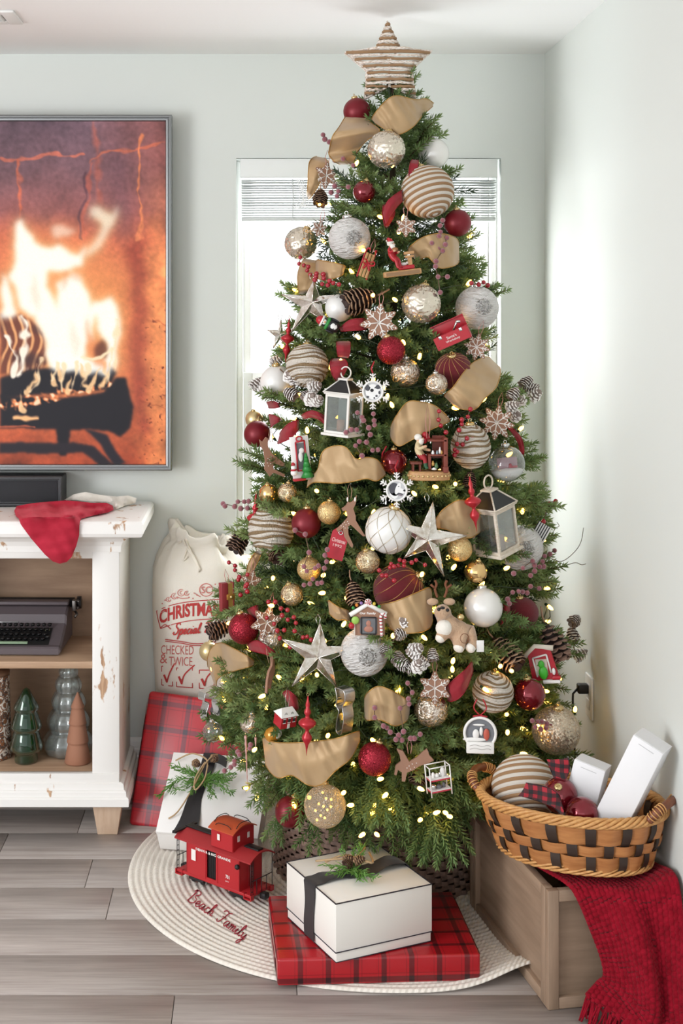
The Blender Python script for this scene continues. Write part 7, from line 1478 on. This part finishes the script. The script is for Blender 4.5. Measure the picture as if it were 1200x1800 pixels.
for x, z, h, r, m in ((-9, 3, 9, 3, WHTP), (-2, 3, 6, 4, WHTP), (9, 3, 15, 4.5, WHTP), (4, 3, 8, 3, CAPS), (-10, -17, 8, 4, CAPS), (0, -17, 6, 5, GREYP), (9, -17, 9, 3, GREYP)): q.part(G().lathe([(r*s, 0), (r*s, h*s*.7), (r*s*.5, h*s), (0, h*s)], 12, 0, T_((x*s, 0, z*s+1.5*s))), 'bottle', m)
for label, a, b in (('pink glass icicle hanging left of the wide gold swag', zoomG(352, 610), zoomG(362, 880)), ('short pink candle drop hanging beside the silver mercury ball', zoomG(408, 620), zoomG(408, 678))):
    q = Orn('glass_icicle', label, 'ornament', (a[0]+b[0])/2, (a[1]+b[1])/2, .93, .05, group='pink glass icicles'); A, B = q.L(*a), q.L(*b); pts = [A.lerp(B, i/24) for i in range(25)]; q.part(G().tube(pts, [.0035*(1-.8*i/24)*(1+.25*math.sin(i*1.9)) for i in range(25)], 8), 'twisted_body', flat('pink_glass', 'd3a49c', .25, .2)); q.part(G().tube([A, A+Vector((0, 0, .008))], .0018, 6), 'cap', CAP)
q = Orn('curly_twigs', 'bare grey curly twigs sticking out at the right edge', 'twig', 1000, 985, .98, .0); L = lambda x, y, dy=0: q.L(*zoomF(x, y), dy)
for pts in ([(900, 380), (950, 410), (1000, 420), (1050, 370), (1085, 320), (1100, 250)], [(960, 412), (1010, 440), (1060, 425), (1090, 435), (1128, 425)], [(930, 310), (960, 260), (975, 240), (970, 225)]): q.part(G().tube(smooth_path([L(*p, R.uniform(-.01, .01)) for p in pts], 26), .0011, 5), 'twig', flat('grey_twig', '8d857c', .8))
q = Orn('striped_ornament', 'black and white striped slatted ornament at the right edge', 'ornament', *zoomF(885, 270), .95, .03, -.4, .5, 0, None, 12); s = q.s
for k in range(6): q.part(G().box(((k-2.5)*4.2*s, 0, 0), (1.6*s, .012, 30*s)), 'black_slat', BLKP); q.part(G().box(((k-2.5)*4.2*s+2*s, 0, 0), (2.2*s, .01, 29*s)), 'white_slat', WHTP)
# rattan star on top
st_p = P(681, 112, TY-.01); q = thing('rattan_star', 'white-dusted rattan star topper at the top of the tree', 'tree topper', st_p); s = sp_(st_p)
def stt(u, v, dy=0): return Vector(((u-681)*s, dy, -(v-112)*s))
out = [(680, 40), (702, 86), (757, 91), (722, 124), (729, 172), (683, 152), (641, 174), (645, 124), (607, 93), (660, 86)]
t = NT('rattan_whitewash'); c = t.coord(); n_ = t.noise(t.map(c, (60, 60, 300)), 2, 4); t.set(base=t.ramp(n_, (.34, 'a88a6e'), (.45, 'e2d2c2'), (.6, 'f6f0ec')), rough=.7); t.bump(n_, .4, .002); RAT = t.m
for sg in (-1, 1):
    g = G(); g.tube([stt(*p, sg*.012) for p in out], .0036, 8, 0, True); g.build('outline_rod', RAT, q)
poly = [stt(*p) for p in out]; rq = random.Random(6); zz = -.088; rowk = 0
while zz < .112:
    xs_ = []
    for i in range(10):
        a, b = poly[i], poly[(i+1) % 10]
        if (a.z > zz) != (b.z > zz): xs_.append(a.x+(b.x-a.x)*(zz-a.z)/(b.z-a.z))
    xs_.sort()
    for i in range(0, len(xs_)-1, 2):
        x0, x1_ = xs_[i], xs_[i+1]
        if x1_-x0 > .006:
            pts = []
            for k in range(9): f = k/8; e = min(1, (.5-abs(f-.5))*5); pts.append((lerp(x0, x1_, f), -.013-.016*e*(1 if len(xs_) < 3 else .7), zz+rq.uniform(-.0012, .0012)))
            G().tube(pts, rq.uniform(.0036, .0048), 7).build('rattan_rod', RAT if rowk % 2 else flat('rattan_brown', '9c7a58', .7), q)
            G().tube([(x, -y, z_) for x, y, z_ in pts], .003, 6).build('rattan_rod', RAT, q)
    zz += .0098; rowk += 1
g = G()
for k in range(10): a = poly[k]; g.tube([Vector((a.x, -.012, a.z)), Vector((a.x, .012, a.z))], .003, 6)
for (u, v) in ((702, 86), (660, 86), (722, 124), (645, 124), (683, 152)): g.tube([stt(u, v, -.012), stt(682, 110, -.032)], .0028, 6)
g.build('cross_ties', RAT, q); G().tube([(0, .0, -.045), (.008, .006, -.10), (.016, .01, -.15)], .005, 8).build('mount', flat('wire_green', '3c4a34', .7), q)
# ---- things in the basket
pos = lambda u, v, y: P(u, v, y)
ball('jute', 922, 1386, 57, 'big jute and white striped ball lying in the willow basket', rot=(-.6, .12, .2), pos=pos(922, 1386, 3.27), cap=False)
b1 = ball('gloss_burgundy', 984, 1398, 31, 'glossy burgundy ball with silver cap facing up in the willow basket', rot=(.75, -.35, 0), pos=pos(984, 1398, 3.15)); b2 = ball('gloss_burgundy', 1023, 1430, 29, 'glossy burgundy ball at the basket front before the white boxes', rot=(-.9, .5, 0), pos=pos(1023, 1430, 3.085), cap=False)
def carton(label, a, b, y0, y1, w, dpt, yaw):
    A, B = P(*a, y0), P(*b, y1); up = (B-A); Lh_ = up.length; up.normalize(); ex = Vector((math.cos(yaw), math.sin(yaw), 0)); ex = (ex-up*ex.dot(up)).normalized(); ey = up.cross(ex)
    o = thing('white_carton', label, 'box', group='plain white cartons in the basket'); o.matrix_world = basis(A, ex, ey, up); CAR = flat('white_carton_board', 'e9e8ea', .55)
    G().box((0, 0, Lh_/2), (w, dpt, Lh_), bev=.0015).build('carton_body', CAR, o); g = G(); g.box((w*.02, 0, Lh_+.001), (w*.96, dpt*.96, .001)); g.build('tuck_flap', CAR, o); G().box((0, -dpt*.5-.0003, Lh_-.012), (w*.5, .0006, .0012)).build('flap_slot', flat('slot_grey', 'b9b8bb', .6), o)
carton('tall white carton leaning to the right wall in the basket', (1062, 1472), (1147, 1302), 3.09, 3.02, .075, .06, -.62); carton('shorter white carton left of the tall carton in the basket', (1010, 1462), (1042, 1340), 3.17, 3.16, .075, .06, -.5)
t = NT('buffalo_check'); c = t.xyz(t.coord()); a1 = t.math('LESS_THAN', t.math('FRACT', t.math('ADD', t.math('MULTIPLY', c[0], 52), 20)), .5); a2 = t.math('LESS_THAN', t.math('FRACT', t.math('ADD', t.math('MULTIPLY', c[2], 52), 20)), .5); sm_ = t.math('MULTIPLY', t.math('ADD', a1, a2), .5); t.set(base=t.ramp(sm_, (.1, 'a3192c'), (.5, '4f121b'), (.9, '17151a')), rough=.8, sheen=.3); BUF = t.m
def check_ribbon(label, A, B, d):
    N = 20; a_ = smooth_path([P(u, v, y) for u, v, y in A], N); b_ = smooth_path([P(u, v, y) for u, v, y in B], N); c = (a_[N//2]+b_[N//2])/2
    o = thing('checked_ribbon', label, 'ribbon', c, group='buffalo check ribbons'); G().grid([[a_[i].lerp(b_[i], j/5)-c+Vector((0, -d*math.sin(PI*j/5)-.004*math.sin(i*.7), 0)) for j in range(6)] for i in range(N)], th=.001).build('ribbon_band', BUF, o); G().tube([p-c for p in a_], .001, 5).build('wired_edge', flat('check_edge', '2a1116', .8), o); G().tube([p-c for p in b_], .001, 5).build('wired_edge', flat('check_edge', '2a1116', .8), o)
check_ribbon('red and black checked ribbon over the capped burgundy ball in the basket', [(924, 1376, 3.09), (955, 1382, 3.06), (980, 1396, 3.05), (990, 1425, 3.04)], [(911, 1398, 3.09), (945, 1408, 3.07), (970, 1418, 3.06), (985, 1432, 3.05)], .006)
check_ribbon('red and black checked ribbon standing up behind the burgundy ball in the basket', [(961, 1335, 3.18), (968, 1355, 3.17), (975, 1372, 3.16), (978, 1390, 3.15)], [(999, 1332, 3.16), (1000, 1355, 3.15), (992, 1375, 3.14), (986, 1396, 3.13)], .006)
# ---------------------------------------------------------------- the tree itself
t = NT('fir_needles'); c = t.coord(); oi = t.n('ShaderNodeObjectInfo').outputs['Random']; n_ = t.noise(c, 28, 2)
v = t.math('MULTIPLY_ADD', oi, .35, t.math('MULTIPLY', n_, .75)); t.set(base=t.ramp(v, (.25, '527047'), (.5, '769058'), (.8, 'a4b57a')), rough=.5, spec=.35)
tr = t.n('ShaderNodeBsdfTranslucent'); t.put(tr.inputs[0], '93a868'); mx = t.n('ShaderNodeMixShader', i_0=.22); t.put(mx.inputs[1], t.b.outputs[0]); t.put(mx.inputs[2], tr.outputs[0]); t.t.links.new(mx.outputs[0], t.t.nodes['Material Output'].inputs[0]); NEED = t.m
BARK = flat('twig_brown', '5c4a35', .85)
rng = np.random.default_rng(11)
def needles(A, B, dens, ln, wd, q):
    """needle pyramids around the twig from A to B; returns vertex and face arrays"""
    A, B = np.array(A), np.array(B); d = B-A; L = np.linalg.norm(d); n = max(4, int(L*dens)); d = d/L
    up = np.array((0, 0, 1.)) if abs(d[2]) < .9 else np.array((1., 0, 0)); a = np.cross(d, up); a /= np.linalg.norm(a); b = np.cross(a, d)
    t_ = (np.arange(n)+q.random(n))/n; ph = np.arange(n)*2.39996+q.random(n)*.6
    # needles thin out below the twig, as on fir
    rad = np.cos(ph)[:, None]*a+np.sin(ph)[:, None]*b; base = A+t_[:, None]*(B-A)
    sp = .95-.45*t_**6; dirn = d*(.62+.5*t_[:, None]**5)+rad*sp[:, None]+q.normal(0, .08, (n, 3)); dirn /= np.linalg.norm(dirn, axis=1)[:, None]
    l = ln*(.85+.3*q.random(n))*(1-.25*t_**8); w = np.cross(dirn, rad); w /= (np.linalg.norm(w, axis=1)[:, None]+1e-9); h = np.cross(w, dirn)
    V = np.stack([base-w*wd*.55, base+w*wd*.55, base+dirn*(l*.55)[:, None]+w*wd*.75, base+dirn*(l*.55)[:, None]-w*wd*.75, base+dirn*l[:, None], base+dirn*(l*.5)[:, None]+h*wd*.7], 1).reshape(-1, 3)
    o = (np.arange(n)*6)[:, None]; F_ = np.concatenate([o+np.array([[0, 1, 5]]), o+np.array([[1, 2, 5]]), o+np.array([[2, 4, 5]]), o+np.array([[4, 3, 5]]), o+np.array([[3, 0, 5]])], 0)
    return V, F_
def np_mesh(name, Vs, Fs, mats, extra=None):
    o = 0; VV_ = []; FF = []
    for V, F_ in zip(Vs, Fs): VV_.append(V); FF.append(F_+o); o += len(V)
    V = np.concatenate(VV_); F_ = np.concatenate(FF); nt = len(F_)
    me = bpy.data.meshes.new(name); ev, ef = ([], []) if extra is None else (extra.V, extra.F)
    me.vertices.add(len(V)+len(ev)); me.vertices.foreach_set('co', np.concatenate([V, np.array(ev).reshape(-1, 3)]).astype(np.float32).ravel())
    lv = list(F_.ravel()); st = list(range(0, nt*3, 3)); tot = [3]*nt; k = nt*3
    for f in ef: lv += [i+len(V) for i in f]; st.append(k); tot.append(len(f)); k += len(f)
    me.loops.add(len(lv)); me.loops.foreach_set('vertex_index', np.array(lv, np.int32)); me.polygons.add(len(st)); me.polygons.foreach_set('loop_start', np.array(st, np.int32)); me.polygons.foreach_set('loop_total', np.array(tot, np.int32))
    me.polygons.foreach_set('material_index', np.array([0]*nt+[1]*len(ef), np.int32))
    for m in mats: me.materials.append(m)
    me.update(calc_edges=True); me.validate(); return me
def branch_mesh(L, seed):
    """fan-shaped bough along +X, drooping slightly, with needled side twigs"""
    q = np.random.default_rng(seed); r = random.Random(seed); Vs, Fs = [], []; wood = G()
    bend = lambda x: -.10*L*(x/L)**2*r_b+.03*L*math.sin(x/L*PI); r_b = r.uniform(-.3, .8); pts = [Vector((x, .02*L*math.sin(3*x/L+seed), bend(x))) for x in [L*i/8 for i in range(9)]]
    wood.tube(pts, [.0045*(1-.7*i/8) for i in range(9)], 5)
    def tw(a, b): V, F_ = needles(a, b, 600, .0190, .0030, q); Vs.append(V); Fs.append(F_)
    s0 = max(0, L-.24)
    for i in range(8):
        if pts[i+1].x > s0+.01: tw(pts[i] if pts[i].x > s0 else pts[i+1]-Vector((L/8, 0, 0))*.9, pts[i+1])
    x = max(.25*L, L-.36); sd = 1
    while x < L-.02:
        i = min(7, int(x/L*8)); p = pts[i].lerp(pts[i+1], x/L*8-i); l = min(.16, (L-x)*.75+.045)*r.uniform(.85, 1.15)
        a = sd*r.uniform(.55, .95); el = r.uniform(-.18, .30); d = Vector((math.cos(a)*math.cos(el), math.sin(a)*math.cos(el), math.sin(el))); m = p+d*l*.5+Vector((0, 0, r.uniform(-.004, .006))); e = p+(d+Vector((.25, 0, r.uniform(-.05, .12)))).normalized()*l
        wood.tube([p, m, e], [.002, .0016, .0008], 4); tw(p.lerp(m, .15), m); tw(m, e)
        if l > .09:
            for k in (-1, 1): d2 = (d+Vector((0, k*.9, .1))).normalized(); e2 = m+d2*l*.42; tw(m, e2)
        x += r.uniform(.024, .034); sd = -sd
    return np_mesh('branch', Vs, Fs, [NEED, BARK], wood)
LENS = [.07, .11, .16, .22, .29, .37, .46, .56]; BM = {L: [branch_mesh(L, 31*i+k) for k in range(3)] for i, L in enumerate(LENS)}
tree = thing('christmas_tree', 'tall green artificial fir tree full of ornaments in the corner', 'christmas tree', (TX, TY, .0))
G().tube([(0, 0, .012), (0, 0, 1.2), (0, 0, 2.26)], [.022, .018, .006], 10).build('trunk', flat('trunk_pole', '4a3d30', .8), tree)
g = G()
for k in range(4): a = PI/4+k*PI/2; g.tube([(0, 0, .12), (.11*math.cos(a), .11*math.sin(a), .06), (.2*math.cos(a), .2*math.sin(a), .016)], .009, 6)
g.build('stand', flat('stand_green', '2f3a2c', .6), tree)
# what stands near the tree also makes the boughs give way
for c_, r_ in (((.67, 3.24, .38), .16), ((.80, 3.14, .40), .17), ((.88, 3.05, .42), .12), ((.62, 3.32, .36), .12), ((.63, 3.4, .2), .10), ((.86, 3.1, .55), .1), ((-.12, 3.66, .12), .17), ((-.02, 3.6, .14), .12), ((-.2, 3.95, .24), .09), ((-.08, 3.95, .22), .09), ((-.17, 4.25, .55), .17), ((-.17, 4.25, .75), .16), ((-.17, 3.98, .14), .10), ((-.03, 4.0, .16), .09), ((.27, 3.25, .15), .16), ((-.25, 4.05, .2), .08)): OBST.append((Vector(c_), r_))
br = random.Random(21); nb = 0
def add_branch(zt, az, reach=1.0, out=1.0, droop=None):
    """bough whose tip is at height zt on the tree's surface"""
    global nb
    rt = RZ(zt)*reach*(1 if math.sin(az) < .25 else .84); f = (zt-.28)/1.9
    rise = droop if droop is not None else lerp(-.12, .45, min(1, max(0, f)))+br.uniform(-.12, .12)
    L = max(.07, min(.56, rt*.92)); tipv = Vector((rt*math.cos(az), rt*math.sin(az), zt)); dh = Vector((math.cos(az)*math.cos(rise), math.sin(az)*math.cos(rise), math.sin(rise)))
    rt0 = tipv-dh*L
    # give way to the ornaments: pull the tip back where a bauble hangs in its path
    cut = 0
    for it in range(6):
        e = tipv-dh*cut+Vector((TX, TY, 0)); hit = False
        for c_, r_ in OBST:
            w = e-c_; along = -w.dot(dh)
            if (w.length < r_+.008) or (0 < along < .16 and (w+dh*along).length < r_*.78): hit = True; break
        if not hit: break
        cut += .028
    e = tipv-dh*cut+Vector((TX, TY, 0))
    if e.x > XR-.11: cut += (e.x-(XR-.11))/max(dh.x, .3)
    if e.y > YB-.09: cut += (e.y-(YB-.09))/max(dh.y, .3)
    L2 = max(.06, L-cut); Ls = min(LENS, key=lambda x: abs(x-L2)); me = BM[Ls][br.randrange(3)]; sc = L2/Ls
    o = put(me, 'branch', tree, rt0, (br.uniform(-.5, .5), -rise, az), (min(max(sc, .82), 1.18),)*3); nb += 1
    return o
N_ = 296; zlo, zhi = .30, 2.17
zs_ = np.linspace(zlo, zhi, 400); wts = np.array([RZ(z)**.95+.02 for z in zs_]); cum = np.cumsum(wts)/wts.sum()
for i in range(N_):
    zt = float(np.interp((i+.5)/N_, cum, zs_)); g_ = (i*.618034) % 1
    front = (i % 9) < 7
    az = (-PI/2+(g_*2-1)*PI*.62) if front else (PI/2+(g_*2-1)*PI*.40)
    add_branch(max(zt, lerp(.30, .40, min(1, max(0, abs((az+PI/2+PI) % (2*PI)-PI)-.25)/.9)))+br.uniform(-.02, .02), az, br.uniform(.82, 1.02) if i % 4 else br.uniform(.62, .82))
# crown tips and hanging lower tips, past the first three hundred: joined
def loose_tips():
    q = np.random.default_rng(5); r = random.Random(9); Vs, Fs = [], []
    for k in range(80):
        z = r.uniform(2.0, 2.27); a = r.uniform(0, 6.28); R0 = RZ(z)*.4; p = Vector((R0*math.cos(a), R0*math.sin(a), z-.03)); d = Vector((math.cos(a)*.8, math.sin(a)*.8, r.uniform(.3, 1.1))).normalized(); e = p+d*r.uniform(.05, .1)
        V, F_ = needles(p, e, 600, .0190, .0030, q); Vs.append(V); Fs.append(F_)
    for k in range(150):
        z = r.uniform(.30, .46); a = -PI/2+r.uniform(-.75, .95); R0 = RZ(z)*r.uniform(.6, .95); p = Vector((R0*math.cos(a), R0*math.sin(a), z)); d = Vector((math.cos(a)*.45, math.sin(a)*.45, -r.uniform(.5, 1.2))).normalized(); l = r.uniform(.07, .13); m = p+d*l*.5; e = p+(d+Vector((0, 0, -.25))).normalized()*l
        if any((e+Vector((TX, TY, 0))-c_).length < r_+.015 or (m+Vector((TX, TY, 0))-c_).length < r_+.015 for c_, r_ in OBST): continue
        for (s, t2) in ((p, m), (m, e)): V, F_ = needles(s, t2, 600, .0190, .0030, q); Vs.append(V); Fs.append(F_)
        for sd in (-1, 1):
            w = Vector((-math.sin(a)*sd, math.cos(a)*sd, 0)); e2 = m+(d+w*.8).normalized()*l*.55; V, F_ = needles(p.lerp(m, .4), e2, 600, .0190, .0030, q); Vs.append(V); Fs.append(F_)
    return np_mesh('outer_tips', Vs, Fs, [NEED])
o = put(loose_tips(), 'outer_tips', tree); o['kind'] = 'stuff'
def inner():
    q = np.random.default_rng(6); r = random.Random(10); Vs, Fs = [], []
    for k in range(1500):
        z = .30+1.85*(1-r.random()**.55); a = r.uniform(0, 6.28); rr_ = RZ(z)*(1 if math.sin(a) < .3 else .8); f = r.uniform(.12, .66); p = Vector((rr_*f*math.cos(a), rr_*f*math.sin(a), z)); d = Vector((math.cos(a)+r.gauss(0, .5), math.sin(a)+r.gauss(0, .5), r.gauss(.15, .5))).normalized()
        V, F_ = needles(p, p+d*r.uniform(.06, .13), 380, .024, .0024, q); Vs.append(V); Fs.append(F_)
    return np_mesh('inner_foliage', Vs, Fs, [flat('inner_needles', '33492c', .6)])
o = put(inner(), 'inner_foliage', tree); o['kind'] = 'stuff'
# ---------------------------------------------------------------- string of warm lights
lt = thing('string_lights', 'warm white string lights wound through the tree', 'lights', (TX, TY, .3))
g = G(); g.lathe([(.0042, 0), (.0052, .004), (.0048, .012), (.0026, .018), (0, .021)], 10, 0); g.lathe([(.0034, -.012), (.0042, -.009), (.0042, 0), (.003, .001)], 10, 1); BU = g.mesh('bulb', [BULB, flat('socket_green', '2f4a32', .5)])
lr = random.Random(33); pts_w = []; NBU = 230
for i in range(NBU):
    f = (i+.5)/NBU; z = .31+1.82*(1-(1-f)**.62) if False else .31+1.84*(1-math.sqrt(1-f*.985)); a = i*2.39996; rr_ = RZ(z)*(1 if math.sin(a) < .3 else .82)*lr.uniform(.70, .90); p = Vector((rr_*math.cos(a), rr_*math.sin(a), z-.3)); W_ = p+Vector((TX, TY, .3))
    pts_w.append(p)
    if any((W_-c_).length < r_+.004 for c_, r_ in OBST): continue
    d = Vector((math.cos(a)*.8+lr.gauss(0, .4), math.sin(a)*.8+lr.gauss(0, .4), lr.uniform(-.3, .9))).normalized(); put(BU, 'bulb', lt, p, d.to_track_quat('Z', 'Y').to_euler())
BPX = [(625, 290), (688, 293), (533, 438), (640, 440), (700, 410), (708, 388), (560, 360), (655, 520), (495, 610), (600, 640), (655, 670), (710, 605), (845, 705), (525, 655), (540, 760), (555, 862), (520, 905), (690, 715), (800, 850), (812, 895), (870, 880), (730, 870), (762, 855), (680, 700), (655, 905), (570, 1010), (570, 1042), (602, 1100), (795, 1000), (740, 1012), (887, 1000), (742, 1118), (795, 1165), (690, 1120), (880, 1170), (900, 1180), (980, 1195), (557, 1188), (527, 1195), (395, 1232), (465, 1222), (445, 1320), (515, 1412), (543, 1402), (602, 1395), (620, 1415), (659, 1415), (665, 1370), (795, 1180), (892, 1285), (945, 1275), (1010, 1250), (815, 1205), (850, 1210), (660, 1430), (680, 1395), (735, 1385), (763, 1430), (785, 1430), (793, 1436), (660, 1465), (640, 1465), (690, 1425), (740, 1440), (915, 1325), (840, 1390), (575, 1295), (430, 1385), (450, 1405), (375, 1180), (405, 1095), (480, 1065)]
for (u, v) in BPX:
    p = on_tree(u, v, .93, .01)
    if any((p-c_).length < r_ for c_, r_ in OBST): p = p+Vector((0, 0, 0))
    put(BU, 'bulb', lt, p-Vector((TX, TY, .3)), Vector((lr.gauss(0, .5), -.7, lr.uniform(-.3, 1))).to_track_quat('Z', 'Y').to_euler())
g = G(); g.tube(pts_w[::1] and smooth_path(sorted(pts_w, key=lambda p: (round(p.z*9), math.atan2(p.y, p.x))), 900), .0014, 4); g.build('wire', flat('wire_green', '2f4030', .6), lt)
OBN = len(OBST)
